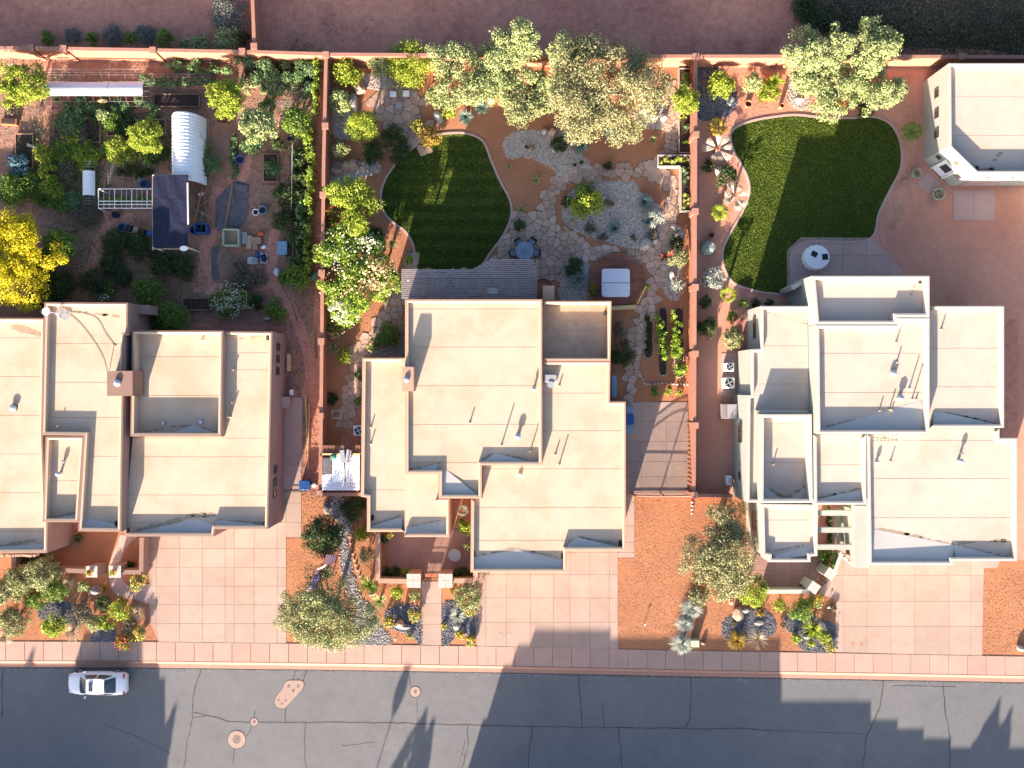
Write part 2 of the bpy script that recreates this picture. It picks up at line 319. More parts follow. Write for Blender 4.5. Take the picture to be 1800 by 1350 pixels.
class MB:
    def __init__(s): s.v = []; s.f = []; s.m = []; s.cur = 0
    def add(s, vs, fs):
        o = len(s.v); s.v += [tuple(v) for v in vs]; s.f += [tuple(i+o for i in f) for f in fs]; s.m += [s.cur]*len(fs); return s
    def prism(s, poly, z0, z1, bottom=False, zfun=None):
        p = ccw(clean(poly)); n = len(p)
        if n < 3: return s
        top = [(x, y, z1 if zfun is None else zfun(x, y)) for x, y in p]
        s.add([(x, y, z0) for x, y in p]+top, [(i, (i+1) % n, n+(i+1) % n, n+i) for i in range(n)]+[tuple(range(n, 2*n))]+([tuple(range(n-1, -1, -1))] if bottom else []))
        return s
    def sheet(s, poly, z):
        p = ccw(clean(poly)); s.add([(x, y, z) for x, y in p], [tuple(range(len(p)))]); return s
    def box(s, x0, y0, x1, y1, z0, z1):
        if x0 > x1: x0, x1 = x1, x0
        if y0 > y1: y0, y1 = y1, y0
        return s.prism([(x0, y0), (x1, y0), (x1, y1), (x0, y1)], z0, z1, True)
    def obox(s, cx, cy, lx, ly, z0, z1, rot=0, tilt=None):
        c, q = math.cos(rot), math.sin(rot)
        pts = [(cx+a*lx/2*c-b*ly/2*q, cy+a*lx/2*q+b*ly/2*c) for a, b in ((-1, -1), (1, -1), (1, 1), (-1, 1))]
        return s.prism(pts, z0, z1, True)
    def bbox(s, cx, cy, lx, ly, z0, z1, rot=0, b=0.05):
        """rounded-top box"""
        c, q = math.cos(rot), math.sin(rot)
        def ring(ix, z): return [(cx+a*(lx/2-ix)*c-d*(ly/2-ix)*q, cy+a*(lx/2-ix)*q+d*(ly/2-ix)*c, z) for a, d in ((-1, -.86), (-.86, -1), (.86, -1), (1, -.86), (1, .86), (.86, 1), (-.86, 1), (-1, .86))]
        rings = [ring(b*.5, z0), ring(0, z0+b), ring(0, z1-b), ring(b*.35, z1-b*.35), ring(b, z1)]
        vs = [v for r in rings for v in r]; fs = []
        for k in range(len(rings)-1):
            for i in range(8): fs.append((k*8+i, k*8+(i+1) % 8, (k+1)*8+(i+1) % 8, (k+1)*8+i))
        fs.append(tuple((len(rings)-1)*8+i for i in range(8))); fs.append(tuple(7-i for i in range(8)))
        return s.add(vs, fs)
    def rrect(s, x0, y0, x1, y1, z0, z1, r, corners=(1, 1, 1, 1), ez=.03):
        """box with rounded plan corners (sw, se, ne, nw) and a softened top edge"""
        pts = []
        for k, (cx, cy) in enumerate(((x0, y0), (x1, y0), (x1, y1), (x0, y1))):
            if not corners[k]: pts.append((cx, cy)); continue
            ox = cx+r*(1 if k in (0, 3) else -1); oy = cy+r*(1 if k < 2 else -1)
            for q in range(6): a = math.pi*(1+.5*k)+math.pi/2*q/5; pts.append((ox+r*math.cos(a), oy+r*math.sin(a)))
        n = len(pts); mx, my = (x0+x1)/2, (y0+y1)/2; sh = lambda f: [(mx+(a-mx)*f, my+(b-my)*f) for a, b in pts]
        rings = [(pts, z0), (pts, z1-ez), (sh(.985), z1-ez*.3), (sh(.955), z1)]
        vs = [(a, b, z) for rg, z in rings for a, b in rg]
        return s.add(vs, [(j*n+i, j*n+(i+1) % n, (j+1)*n+(i+1) % n, (j+1)*n+i) for j in range(3) for i in range(n)]+[tuple(3*n+i for i in range(n))])
    def lathe(s, cx, cy, prof, n=16, sx=1, sy=1):
        vs = []; fs = []
        for r, z in prof:
            for i in range(n): a = 2*math.pi*i/n; vs.append((cx+r*sx*math.cos(a), cy+r*sy*math.sin(a), z))
        for k in range(len(prof)-1):
            for i in range(n): fs.append((k*n+i, k*n+(i+1) % n, (k+1)*n+(i+1) % n, (k+1)*n+i))
        if prof[-1][0] > 1e-4: fs.append(tuple((len(prof)-1)*n+i for i in range(n)))
        return s.add(vs, fs)
    def tube(s, pts, r0, r1=None, n=6, cap=True):
        if r1 is None: r1 = r0
        P = [Vector(p) for p in pts]; m = len(P); vs = []; fs = []
        for i, p in enumerate(P):
            t = (P[min(m-1, i+1)]-P[max(0, i-1)]).normalized()
            u = t.cross(Vector((0, 0, 1)));
            if u.length < 1e-3: u = Vector((1, 0, 0))
            u.normalize(); w = u.cross(t); r = r0+(r1-r0)*i/max(1, m-1)
            for k in range(n): a = 2*math.pi*k/n; vs.append(p+u*(r*math.cos(a))+w*(r*math.sin(a)))
        for i in range(m-1):
            for k in range(n): fs.append((i*n+k, i*n+(k+1) % n, (i+1)*n+(k+1) % n, (i+1)*n+k))
        if cap: fs.append(tuple(range(n-1, -1, -1))); fs.append(tuple((m-1)*n+k for k in range(n)))
        return s.add(vs, fs)
    def ribbon(s, pts, w, z, t=0.0):
        P = [Vector(p[:2]) for p in pts]; m = len(P); L = []; R = []
        for i, p in enumerate(P):
            d = (P[min(m-1, i+1)]-P[max(0, i-1)]).normalized(); q = Vector((-d.y, d.x))
            ww = (w[i] if isinstance(w, (list, tuple)) else w)/2
            L.append(p+q*ww); R.append(p-q*ww)
        if t <= 0:
            s.add([(*l, z) for l in L]+[(*r, z) for r in R], [(m+i, m+i+1, i+1, i) for i in range(m-1)])
        else:
            for i in range(m-1): s.prism([tuple(R[i]), tuple(R[i+1]), tuple(L[i+1]), tuple(L[i])], z-t, z)
        return s
    def rock(s, cx, cy, rx, ry, h, rot=0, seed=0, sub=2):
        bm = bmesh.new(); bmesh.ops.create_icosphere(bm, subdivisions=sub, radius=1); rr = random.Random(seed)
        pl = [(Vector((rr.uniform(-1, 1), rr.uniform(-1, 1), rr.uniform(-.4, 1))).normalized(), rr.uniform(.62, .9)) for _ in range(9)]
        c, q = math.cos(rot), math.sin(rot); vs = []
        for v in bm.verts:
            p = v.co.copy()
            for nrm, d in pl:
                k = p.dot(nrm)
                if k > d: p -= nrm*(k-d)
            vs.append((cx+p.x*rx*c-p.y*ry*q, cy+p.x*rx*q+p.y*ry*c, h*.35+p.z*h*.8))
        fs = [tuple(v.index for v in f.verts) for f in bm.faces]; bm.free()
        return s.add(vs, fs)
    def build(s, name, mat, parent=None, origin=None, smooth_=False, mats=None):
        me = bpy.data.meshes.new(name)
        if parent is not None: og = ORG[parent.name]
        else: og = Vector(origin if origin is not None else (0, 0, 0)) if origin is None or len(origin) == 3 else Vector((*origin, 0))
        me.from_pydata([(x-og.x, y-og.y, z-og.z) for x, y, z in s.v], [], s.f); me.update()
        for mm in (mats or [mat]): me.materials.append(M[mm] if isinstance(mm, str) else mm)
        if mats: me.polygons.foreach_set("material_index", s.m)
        if smooth_: me.polygons.foreach_set("use_smooth", [True]*len(me.polygons))
        return new_obj(name, me, parent, tuple(og) if parent is None else (0, 0, 0))

def np_mesh(name, V, k, mat, parent=None, origin=(0, 0, 0)):
    """V: (n,k,3) array of k-gons"""
    og = ORG[parent.name] if parent is not None else Vector(origin if len(origin) == 3 else (*origin, 0))
    n = V.shape[0]; me = bpy.data.meshes.new(name)
    me.vertices.add(n*k); me.loops.add(n*k); me.polygons.add(n)
    me.vertices.foreach_set("co", (V.reshape(-1, 3)-np.array(og)).astype(np.float32).ravel())
    me.loops.foreach_set("vertex_index", np.arange(n*k, dtype=np.int32))
    me.polygons.foreach_set("loop_start", np.arange(0, n*k, k, dtype=np.int32))
    me.update(calc_edges=True); me.materials.append(M[mat] if isinstance(mat, str) else mat)
    return new_obj(name, me, parent, tuple(og) if parent is None else (0, 0, 0))
def unit(a): return a/np.maximum(1e-6, np.linalg.norm(a, axis=1, keepdims=True))
def leaf_quads(P, Nrm, size, asp=0.55, jit=.9):
    n = len(P); nn = unit(Nrm+nr.normal(0, jit, (n, 3))); t = unit(np.cross(nn, nr.normal(0, 1, (n, 3)))); b = np.cross(nn, t)
    s = (size*nr.uniform(.6, 1.35, n))[:, None]
    return np.stack([P+t*s*.5, P+b*s*asp*.5, P-t*s*.5, P-b*s*asp*.5], 1)
def pebbles(name, P, bbox, n, s0, s1, mat, z, parent=None, jit=0.0):
    xs = nr.uniform(bbox[0], bbox[2], n*3); ys = nr.uniform(bbox[1], bbox[3], n*3)
    keep = np.nonzero(inside_np(P, xs+nr.uniform(-jit-.001, jit+.001, n*3), ys+nr.uniform(-jit-.001, jit+.001, n*3)))[0][:n]
    c = np.stack([xs[keep], ys[keep], np.full(len(keep), z)], 1); m = len(c)
    s = nr.uniform(s0, s1, m)[:, None]; a = nr.uniform(0, 6.28, m)
    T = []
    base = [np.stack([np.cos(a+q+nr.uniform(-.4, .4, m)), np.sin(a+q+nr.uniform(-.4, .4, m)), np.zeros(m)], 1)*s*nr.uniform(.7, 1.2, m)[:, None]+c for q in (0, 1.57, 3.14, 4.71)]
    top = c+np.stack([nr.uniform(-.3, .3, m), nr.uniform(-.3, .3, m), nr.uniform(.5, .9, m)], 1)*s
    F = np.stack([np.stack([base[i], base[(i+1) % 4], top], 1) for i in range(4)], 1).reshape(-1, 3, 3)
    # keep each pebble one island so it gets one colour
    og = ORG[parent.name] if parent is not None else Vector((0, 0, 0))
    me = bpy.data.meshes.new(name); vv = np.stack(base+[top], 1).reshape(-1, 3)-np.array(og)
    idx = (np.arange(m)[:, None, None]*5+np.array([[0, 1, 4], [1, 2, 4], [2, 3, 4], [3, 0, 4]])[None]).reshape(-1)
    me.vertices.add(m*5); me.loops.add(m*12); me.polygons.add(m*4)
    me.vertices.foreach_set("co", vv.astype(np.float32).ravel()); me.loops.foreach_set("vertex_index", idx.astype(np.int32))
    me.polygons.foreach_set("loop_start", np.arange(0, m*12, 3, dtype=np.int32)); me.update(calc_edges=True)
    me.materials.append(M[mat]); o = new_obj(name, me, parent); return tag(o, kind='stuff')
# ================================================================ GROUND, ROAD, PAVEMENT
KP = [(-1500, 1172), (0, 1172.5), (250, 1173), (500, 1176), (720, 1179), (900, 1182), (1200, 1188.5), (1500, 1193.5), (1800, 1199), (3300, 1225)]
def K(x):
    for (a, b), (c, d) in zip(KP, KP[1:]):
        if a <= x <= c: return b+(d-b)*(x-a)/(c-a)
    return 1180
ZR = -0.13
KX = [-1500, -700, 0, 250, 500, 720, 900, 1050, 1200, 1350, 1500, 1650, 1800, 2500, 3300]
g = MB(); g.sheet([(-450, -450), (450, -450), (450, 450), (-450, 450)], -0.40)
tag(g.build('ground', 'dirt'), kind='structure')
m = MB()
north = GP([(x, K(x)-12) for x in KX])+[(300, 300), (-300, 300)]
m.prism(north, -0.39, 0.0); tag(m.build('desert_lot', 'lot'), kind='structure')
m = MB(); south = GP([(x, K(x)+262) for x in KX]); m.prism(south+[(300, -300), (-300, -300)], -0.39, 0.0)
tag(m.build('far_verge', 'dirt'), kind='structure')
m = MB(); m.sheet(GP([(x, K(x)+265) for x in KX])+list(reversed(GP([(x, K(x)-.5) for x in KX], ZR))), ZR)
road = tag(m.build('road', 'asphalt'), kind='structure')
def wob(pts, amp=1.3, step=9):
    out = []
    for a, b in zip(pts, pts[1:]):
        k = max(1, int(math.hypot(b[0]-a[0], b[1]-a[1])/step))
        for i in range(k): t = i/k; out.append((a[0]+(b[0]-a[0])*t+rng.uniform(-amp, amp), a[1]+(b[1]-a[1])*t+rng.uniform(-amp, amp)*.6))
    out.append(pts[-1]); return out
cracks = [[(355, 1175), (347, 1195), (340, 1230), (338, 1262), (330, 1300), (324, 1350), (320, 1400)],
 [(338, 1252), (350, 1255), (380, 1261), (400, 1269), (440, 1270)], [(453, 1270), (500, 1270), (600, 1270), (700, 1271), (800, 1274), (950, 1277), (1100, 1279), (1195, 1280)],
 [(1195, 1280), (1240, 1282), (1300, 1280), (1355, 1284)], [(1355, 1284), (1450, 1288), (1525, 1290)], [(502, 1246), (502, 1270)],
 [(537, 1272), (534, 1300), (538, 1350), (537, 1390)], [(412, 1317), (410, 1342)], [(516, 1196), (520, 1177)], [(523, 1196), (537, 1179)], [(533, 1197), (540, 1178)],
 [(719, 1180), (721, 1206)], [(732, 1227), (735, 1270)], [(822, 1277), (824, 1310), (812, 1350)], [(1018, 1185), (1020, 1230), (1023, 1276)],
 [(1059, 1240), (1063, 1278)], [(935, 1277), (933, 1300), (928, 1350), (930, 1400)], [(1087, 1279), (1090, 1310), (1094, 1350), (1090, 1400)],
 [(1215, 1189), (1213, 1265), (1205, 1279)], [(1552, 1196), (1548, 1240), (1530, 1282), (1522, 1300), (1516, 1350), (1512, 1400)],
 [(1656, 1198), (1662, 1250), (1669, 1295), (1669, 1400)], [(5, 1174), (3, 1262)], [(447, 1250), (447, 1261)], [(443, 1277), (434, 1294)],
 [(180, 1272), (230, 1290), (275, 1312), (300, 1325)], [(805, 1350), (818, 1300), (812, 1325), (822, 1330)], [(340, 1262), (365, 1258)], [(1570, 1205), (1680, 1207)], [(600, 1312), (660, 1305)]]
for i, c in enumerate(cracks):
    m = MB(); w = .075 if i not in (12, 25, 26, 27, 28, 9, 4, 24) else .035
    p = wob(c); m.ribbon(GP(p, ZR), [w*rng.uniform(.6, 1.4) for _ in p], ZR+.006); m.build('crack_seal', 'seal', road)
m = MB(); p = wob([(x, K(x)+1.2) for x in range(-300, 2150, 150)], .5, 12); m.ribbon(GP(p, ZR), [.10*rng.uniform(.5, 1.6) for _ in p], ZR+.005); m.build('kerb_joint_seal', 'seal', road)
def manhole(px, py, r, lid, label):
    x, y = G(px, py, ZR); t = thing('manhole', label, 'manhole', (x, y, ZR))
    a = MB(); a.lathe(x, y, [((r+1.4)*PX, ZR), ((r+1.4)*PX, ZR+.006), (0.01, ZR+.006)], 28); a.build('sealant_ring', 'seal', t)
    a = MB(); a.lathe(x, y, [(r*PX, ZR+.004), (r*PX, ZR+.014), (0.01, ZR+.016)], 28); a.build('collar', 'collar', t)
    a = MB(); a.lathe(x, y, [(lid*PX, ZR+.01), (lid*PX, ZR+.026), (lid*PX*.82, ZR+.026), (lid*PX*.8, ZR+.02), (lid*PX*.3, ZR+.02), (lid*PX*.28, ZR+.028), (.01, ZR+.028)], 24); a.build('lid', 'iron', t)
manhole(416, 1300, 15.5, 7, 'large round manhole with wide concrete collar in the sunlit road')
manhole(447, 1269, 6.5, 2.6, 'small round valve cover on the lengthwise crack, beside the large manhole')
manhole(730, 1216, 9, 2.4, 'round valve cover in the road beside the spindle-shaped shadow')
pp = [(487, 1222), (483, 1232), (484, 1239), (490, 1244.5), (499, 1245), (507, 1238), (520, 1224), (531, 1212), (534, 1203), (531, 1197), (520, 1196), (507, 1196.5), (501, 1200), (497, 1210)]
x0, y0 = G(508, 1222, ZR); t = thing('utility_patch', 'pear-shaped concrete utility patch in the road with small covers', 'utility patch', (x0, y0, ZR))
sp = smooth(pp, 4); m = MB()
cx = sum(q[0] for q in sp)/len(sp); cy = sum(q[1] for q in sp)/len(sp)
m.sheet(GP([(cx+(a-cx)*1.05, cy+(b-cy)*1.05) for a, b in sp], ZR), ZR+.006); m.build('sealant_ring', 'seal', t)
m = MB(); m.prism(GP(sp, ZR), ZR, ZR+.015); m.build('collar', 'collar', t)
for q in [(507.5, 1206.5), (524, 1206.5), (515.5, 1214.5)]:
    x, y = G(*q, ZR); m = MB(); m.lathe(x, y, [(.11, ZR), (.11, ZR+.03), (.07, ZR+.03), (.05, ZR+.022), (.01, ZR+.022)], 14); m.build('valve_lid', 'iron', t)
for q, a in [((490, 1231), .5), ((502, 1231), 1.2), ((496, 1237), -1.57)]:
    x, y = G(*q, ZR); m = MB(); m.prism([(x+.14*math.cos(a+k*2.094), y+.14*math.sin(a+k*2.094)) for k in range(3)], ZR, ZR+.022); m.build('wedge_cover', 'iron', t)

gp = GP([(x, K(x)-3) for x in KX[1:14]], ZR)+list(reversed(GP([(x, K(x)+9) for x in KX[1:14]], ZR))); pebbles('road_grit', ccw(gp), (-45, -26, 45, -21), 5000, .015, .04, 'pk_m', ZR+.003)
# pavement: kerb, gutter and slabs
base = MB(); base.prism(GP([(x, K(x)-45) for x in KX])+list(reversed(GP([(x, K(x)-11) for x in KX]))), -.1, 0.012)
walk = tag(base.build('sidewalk', 'joint'), kind='structure')
sl = [10.5+33.13*k for k in range(-6, 62)]
for a, b in zip(sl, sl[1:]):
    m = MB(); e = .45
    m.prism(GP([(a+e, K(a)-45), (b-e, K(b)-45), (b-e, K(b)-12), (a+e, K(a)-12)]), 0.0, .045+rng.uniform(-.002, .002)); m.build('slab', 'pinkwalk', walk)
kb = MB(); gut = MB()
for a, b in zip(KX, KX[1:]):
    A, B = GP([(a, K(a)-11.2), (b, K(b)-11.2)]); A2, B2 = GP([(a, K(a)-9.6), (b, K(b)-9.6)]); C, D = GP([(a, K(a)-6.6), (b, K(b)-6.6)], -.09); E, F_ = GP([(a, K(a)+.2), (b, K(b)+.2)], ZR)
    kb.add([(*A, .046), (*B, .046), (*B2, .03), (*A2, .03), (*D, -.09), (*C, -.09)], [(0, 3, 2, 1), (3, 5, 4, 2)])
    gut.add([(*C, -.09), (*D, -.09), (*F_, ZR+.012), (*E, ZR+.012)], [(0, 3, 2, 1)])
kbo = tag(kb.build('kerb', 'kerb'), kind='structure'); tag(gut.build('gutter', 'kerb'), kind='structure')

def slabs(name, poly, xs, ys, mat='pink', z=.035, gap=.022, holes=(), base_mat='joint', inset=0):
    """a concrete area of separate slabs on a dark bed"""
    P = ccw(GP(poly)); b = MB(); b.prism(P, -.1, z-.02)
    root = tag(b.build(name, base_mat), kind='structure')
    X = sorted(G(q, 0)[0] for q in [min(p[0] for p in poly)-1]+list(xs)+[max(p[0] for p in poly)+1])
    Y = sorted(G(0, q)[1] for q in [min(p[1] for p in poly)-1]+list(ys)+[max(p[1] for p in poly)+1])
    for i in range(len(X)-1):
        for j in range(len(Y)-1):
            c = clip_rect(P, X[i]+gap/2, Y[j]+gap/2, X[i+1]-gap/2, Y[j+1]-gap/2)
            c = clean(c)
            if len(c) < 3 or abs(area(c)) < .05: continue
            m = MB(); m.prism(c, z-.03, z+rng.uniform(-.003, .003)); m.build('slab', mat, root)
    return root
slabs('driveway', [(262, 938), (377, 928), (503, 918), (503, 1130), (279, 1130), (278, 1112), (266, 1098), (263, 1060)], [275, 316, 356, 396, 412, 447, 487.5], [964, 997, 1030, 1063, 1096])
slabs('side_path', [(496, 862), (529.5, 862), (529.5, 944), (503, 944), (503, 918), (496, 918)], [503], [884, 918])
slabs('side_path', [(500, 699), (532, 699), (529, 860), (496, 860)], [], [722, 745, 785, 818], 'mauve')
slabs('driveway', [(825, 1003), (990, 1003), (990, 955), (1095, 955), (1095, 869), (1115, 869), (1115, 980), (1086, 980), (1086, 1142), (839, 1136)], [854, 890, 932.5, 973, 1002, 1037, 1071, 1086], [883, 924, 953, 971, 1010, 1051, 1093.5])
slabs('parking_pad', [(1090, 707), (1214.5, 707), (1214.5, 867), (1090, 867)], [1128, 1171], [741, 776, 811, 838])
slabs('driveway', [(1475, 975), (1762, 975), (1752, 998), (1729, 998), (1726, 1153), (1468, 1146), (1469, 1053), (1437, 1043), (1458, 1013)], [1481.7, 1524, 1566, 1607, 1668, 1706], [1011, 1057, 1101])
slabs('entry_court', [(1318, 960), (1445, 960), (1452, 1002), (1438, 1015), (1420, 1036), (1340, 1038), (1318, 1000)], [1378, 1391, 1425], [1002], 'court')
slabs('patio', [(1383, 440), (1408, 417), (1532, 418), (1584, 472), (1584, 500), (1425, 500), (1425, 552), (1383, 552)], [1402, 1440, 1481, 1523, 1564], [449, 483, 520], 'mauve')
slabs('shed_pad', [(1676.5, 334), (1749, 335), (1747, 388), (1675, 387)], [1711.5], [], 'mauve')
slabs('shed_landing', [(1610, 322), (1630, 303), (1655, 325), (1632, 340)], [], [], 'mauve')
slabs('entry_walk', [(741, 1022), (776, 1022), (776, 1134.5), (741, 1133)], [], [1061, 1097])
slabs('courtyard', [(681, 930), (830, 930), (830, 1000), (776, 1003), (776, 1012), (741, 1012), (741, 1001), (681, 1001)], [722, 742, 797], [965], 'court')
slabs('equipment_pad', [(1268, 621), (1297, 621), (1297, 697), (1268, 697)], [], [], 'mauve')
# curved walk of the left house
cw = smooth([(214, 940), (207, 955), (198, 975), (192, 1000), (193, 1022), (200, 1040), (212, 1049), (235, 1053), (263, 1060), (264, 1028), (240, 1030), (222, 1027), (214, 1015), (213, 995), (217, 975), (228, 955), (242, 942)], 5)
slabs('curved_walk', cw, [233], [964, 995], 'mauve')

# gravel and soil zones
def zone(name, pts, mat, z, closed_smooth=5):
    p = smooth(pts, closed_smooth) if closed_smooth else pts
    m = MB(); m.prism(GP(p), -.05, z); return tag(m.build(name, mat), kind='structure'), ccw(GP(p))
zone('garden_soil', [(-300, 100), (445, 106), (560, 108), (552, 560), (530, 865), (505, 865), (500, 575), (230, 560), (80, 560), (-300, 575)], 'gardensoil', .006, 0)
zone('red_gravel', [(582, 112), (1214, 114), (1213, 706), (600, 706), (600, 866), (570, 866)], 'redgravel', .006, 0)
zone('red_gravel', [(1230, 114), (2100, 116), (2100, 985), (1790, 1000), (1790, 560), (1290, 560), (1290, 868), (1226, 868)], 'pinkgravel', .006, 0)
zone('front_gravel', [(529.5, 868), (660, 872), (839, 1000), (839, 1134), (503, 1130), (503, 945), (529.5, 945)], 'redgravel', .0095, 0)
zone('front_gravel', [(1115, 873), (1330, 878), (1480, 1000), (1468, 1146), (1086, 1142), (1086, 981), (1115, 981)], 'redgravel', .0095, 0)
zone('front_gravel', [(1727, 985), (2100, 985), (2100, 1168), (1727, 1153)], 'redgravel', .0095, 0)
zone('front_gravel', [(-200, 930), (262, 930), (262, 1098), (279, 1130), (-200, 1128)], 'redgravel', .0095, 0)
def gbed(pts, kind, n, s=(.04, .085)):
    mat, pk = {'w': ('pebw', 'pk_w'), 'd': ('pebd', 'pk_d'), 'm': ('pebd', 'pk_m')}[kind]
    o, P = zone('gravel_bed', pts, mat, .014)
    bb = (min(p[0] for p in P), min(p[1] for p in P), max(p[0] for p in P), max(p[1] for p in P))
    pebbles('loose_gravel', P, bb, n, *s, pk, .012, o, jit=.12)
    return P
gbed([(885, 248), (905, 232), (935, 228), (960, 235), (988, 230), (1005, 262), (1022, 272), (1045, 300), (1035, 309), (1005, 317), (985, 323), (975, 300), (950, 285), (925, 275), (895, 278), (886, 262)], 'w', 4200)
gbed([(1000, 342), (1030, 323), (1080, 318), (1115, 319), (1130, 345), (1160, 365), (1170, 390), (1165, 412), (1150, 430), (1120, 438), (1085, 430), (1050, 420), (1010, 405), (992, 390), (988, 365)], 'w', 7500)
gbed([(1115, 200), (1150, 180), (1176, 190), (1176, 215), (1168, 228), (1130, 222), (1116, 210)], 'w', 1400)
gbed([(1180, 400), (1198, 400), (1200, 440), (1198, 500), (1190, 528), (1172, 520), (1160, 490), (1165, 450), (1172, 420)], 'w', 1800)
gbed([(990, 470), (1012, 456), (1035, 462), (1036, 490), (1030, 527), (985, 527), (985, 500)], 'w', 1200)
gbed([(632, 132), (665, 130), (700, 140), (690, 150), (665, 158), (640, 150)], 'w', 800)
gbed([(582, 200), (618, 195), (620, 240), (600, 245), (583, 235)], 'w', 800)
gbed([(580, 295), (610, 285), (660, 285), (668, 300), (640, 312), (600, 330), (582, 330)], 'w', 1300)
gbed([(1226, 120), (1262, 118), (1275, 140), (1295, 165), (1290, 195), (1262, 208), (1226, 205)], 'd', 2600)
gbed([(1390, 130), (1420, 130), (1420, 190), (1390, 185), (1383, 160)], 'w', 900)
gbed([(572, 885), (592, 872), (612, 885), (618, 920), (612, 960), (620, 1000), (628, 1030), (640, 1055), (660, 1075), (640, 1080), (615, 1050), (600, 1000), (597, 950), (592, 915), (578, 905)], 'm', 2600, (.05, .11))
gbed([(630, 1062), (648, 1072), (665, 1095), (688, 1130), (630, 1132), (620, 1100)], 'm', 1600, (.05, .1))
gbed([(676, 1080), (692, 1066), (715, 1062), (741, 1075), (741, 1133), (732, 1126), (705, 1110), (680, 1100)], 'd', 1500, (.05, .1))
gbed([(777, 1070), (792, 1055), (815, 1068), (838, 1068), (838, 1120), (810, 1112), (790, 1130), (777, 1134)], 'd', 1900, (.05, .1))
gbed([(1268, 1105), (1280, 1085), (1320, 1070), (1345, 1072), (1365, 1100), (1352, 1118), (1310, 1130), (1280, 1128)], 'd', 2300, (.05, .1))
gbed([(1382, 1085), (1400, 1072), (1420, 1080), (1445, 1090), (1468, 1100), (1468, 1144), (1410, 1142), (1400, 1120), (1383, 1105)], 'd', 2200, (.05, .1))
gbed([(66, 1070), (95, 1056), (150, 1068), (160, 1085), (130, 1098), (80, 1092)], 'd', 1500, (.05, .1))
gbed([(175, 1102), (190, 1096), (203, 1110), (200, 1127), (160, 1127)], 'd', 700, (.05, .1))
gbed([(650, 600), (665, 590), (710, 590), (710, 626), (655, 626)], 'w', 400)
# rougher red stones raked over the sunny front beds
LAWN3 = ccw(GP([(1280, 225), (1370, 200), (1540, 200), (1590, 240), (1590, 310), (1545, 395), (1590, 480), (1380, 520), (1285, 500), (1265, 440), (1310, 340), (1283, 262)]))
def redstones(poly, n):
    P = ccw(GP(poly)+[]); bb = (min(p[0] for p in P), min(p[1] for p in P), max(p[0] for p in P), max(p[1] for p in P))
    pebbles('loose_gravel', P, bb, int(n*1.3), .02, .055, 'pk_r', .004)
redstones([(530, 870), (650, 875), (660, 1010), (740, 1030), (740, 1130), (503, 1128), (503, 946), (530, 946)], 7500)
redstones([(1116, 875), (1300, 880), (1330, 1040), (1466, 1050), (1466, 1144), (1087, 1140), (1087, 982), (1116, 982)], 14000)
redstones([(1729, 1000), (1830, 1000), (1830, 1158), (1728, 1152)], 3500)
redstones([(0, 1000), (190, 1000), (262, 1060), (262, 1100), (277, 1127), (0, 1127)], 4500)
redstones([(850, 200), (1210, 200), (1210, 700), (1120, 700), (1120, 560), (1200, 530), (1180, 300), (990, 320), (900, 370)], 7000)
redstones([(600, 380), (710, 400), (712, 480), (630, 600), (585, 700), (585, 560)], 3500)
redstones([(1235, 130), (1600, 130), (1620, 310), (1590, 300), (1590, 245), (1545, 200), (1400, 196), (1290, 222), (1280, 262), (1308, 320), (1262, 440), (1270, 500), (1235, 500)], 5500)
M['brushsoil'] = ground_mat('brush_soil', (.16, .12, .085), (.12, .10, .07), k_big=.5, k_fine=.5)
# desert brush in the upper right lot
def patchy(name, pts, n, size, mat, h=.12, edge=.6):
    P = ccw(GP(smooth(pts, 5))); bb = (min(p[0] for p in P), min(p[1] for p in P), max(p[0] for p in P), max(p[1] for p in P))
    xs = nr.uniform(bb[0]-1, bb[2]+1, n*3); ys = nr.uniform(bb[1]-1, bb[3]+1, n*3); jx = nr.normal(0, edge, n*3); jy = nr.normal(0, edge, n*3)
    keep = np.nonzero(inside_np(P, xs+jx, ys+jy))[0][:n]
    p = np.stack([xs[keep], ys[keep], nr.uniform(.02, h, len(keep))], 1)
    return tag(np_mesh(name, leaf_quads(p, np.tile([0, 0, .6], (len(p), 1)), size, .4), 4, mat), kind='stuff')
bp = [(1398, 10), (1402, 30), (1430, 45), (1470, 62), (1530, 78), (1620, 84), (1720, 86), (1860, 92), (1860, -60), (1400, -60), (1396, -10)]
zone('brush_soil', bp, 'brushsoil', .006)
patchy('dry_brush', bp, 26000, .2, 'l_brown', .22, .5)
patchy('green_brush', [(1420, 20), (1600, 50), (1750, 50), (1850, 20), (1850, 85), (1600, 78), (1480, 62), (1425, 40)], 9000, .18, 'l_dark', .25, .9)
patchy('green_brush', [(1400, 5), (1425, 5), (1440, 30), (1470, 60), (1440, 52), (1404, 34)], 5000, .2, 'l_dark', .5, .25)
patchy('weeds', [(560, 45), (640, 40), (655, 60), (640, 72), (580, 65)], 260, .12, 'l_brown', .1, .6)
patchy('leaf_litter', [(-20, 110), (560, 110), (545, 560), (-20, 560)], 9000, .09, 'straw', .03, .5)
patchy('weeds', [(-20, 110), (560, 110), (545, 560), (-20, 560)], 9000, .14, 'l_veg', .10, .5)
for q in ([(95, 205), (290, 205), (290, 285), (60, 285)], [(60, 285), (180, 290), (170, 385), (60, 350)], [(500, 110), (562, 110), (560, 500), (515, 500)], [(140, 420), (340, 430), (330, 550), (130, 550)]): patchy('ground_cover', q, 3000, .16, 'l_green', .35, .5); patchy('ground_cover', q, 1700, .15, 'l_dark', .3, .5)
patchy('leaf_litter', [(505, 575), (545, 560), (560, 860), (532, 860), (530, 700), (508, 690)], 1800, .1, 'l_brown', .04, .3)
patchy('leaf_litter', [(215, 545), (500, 545), (500, 590), (240, 585)], 1800, .08, 'pk_m', .03, .3)

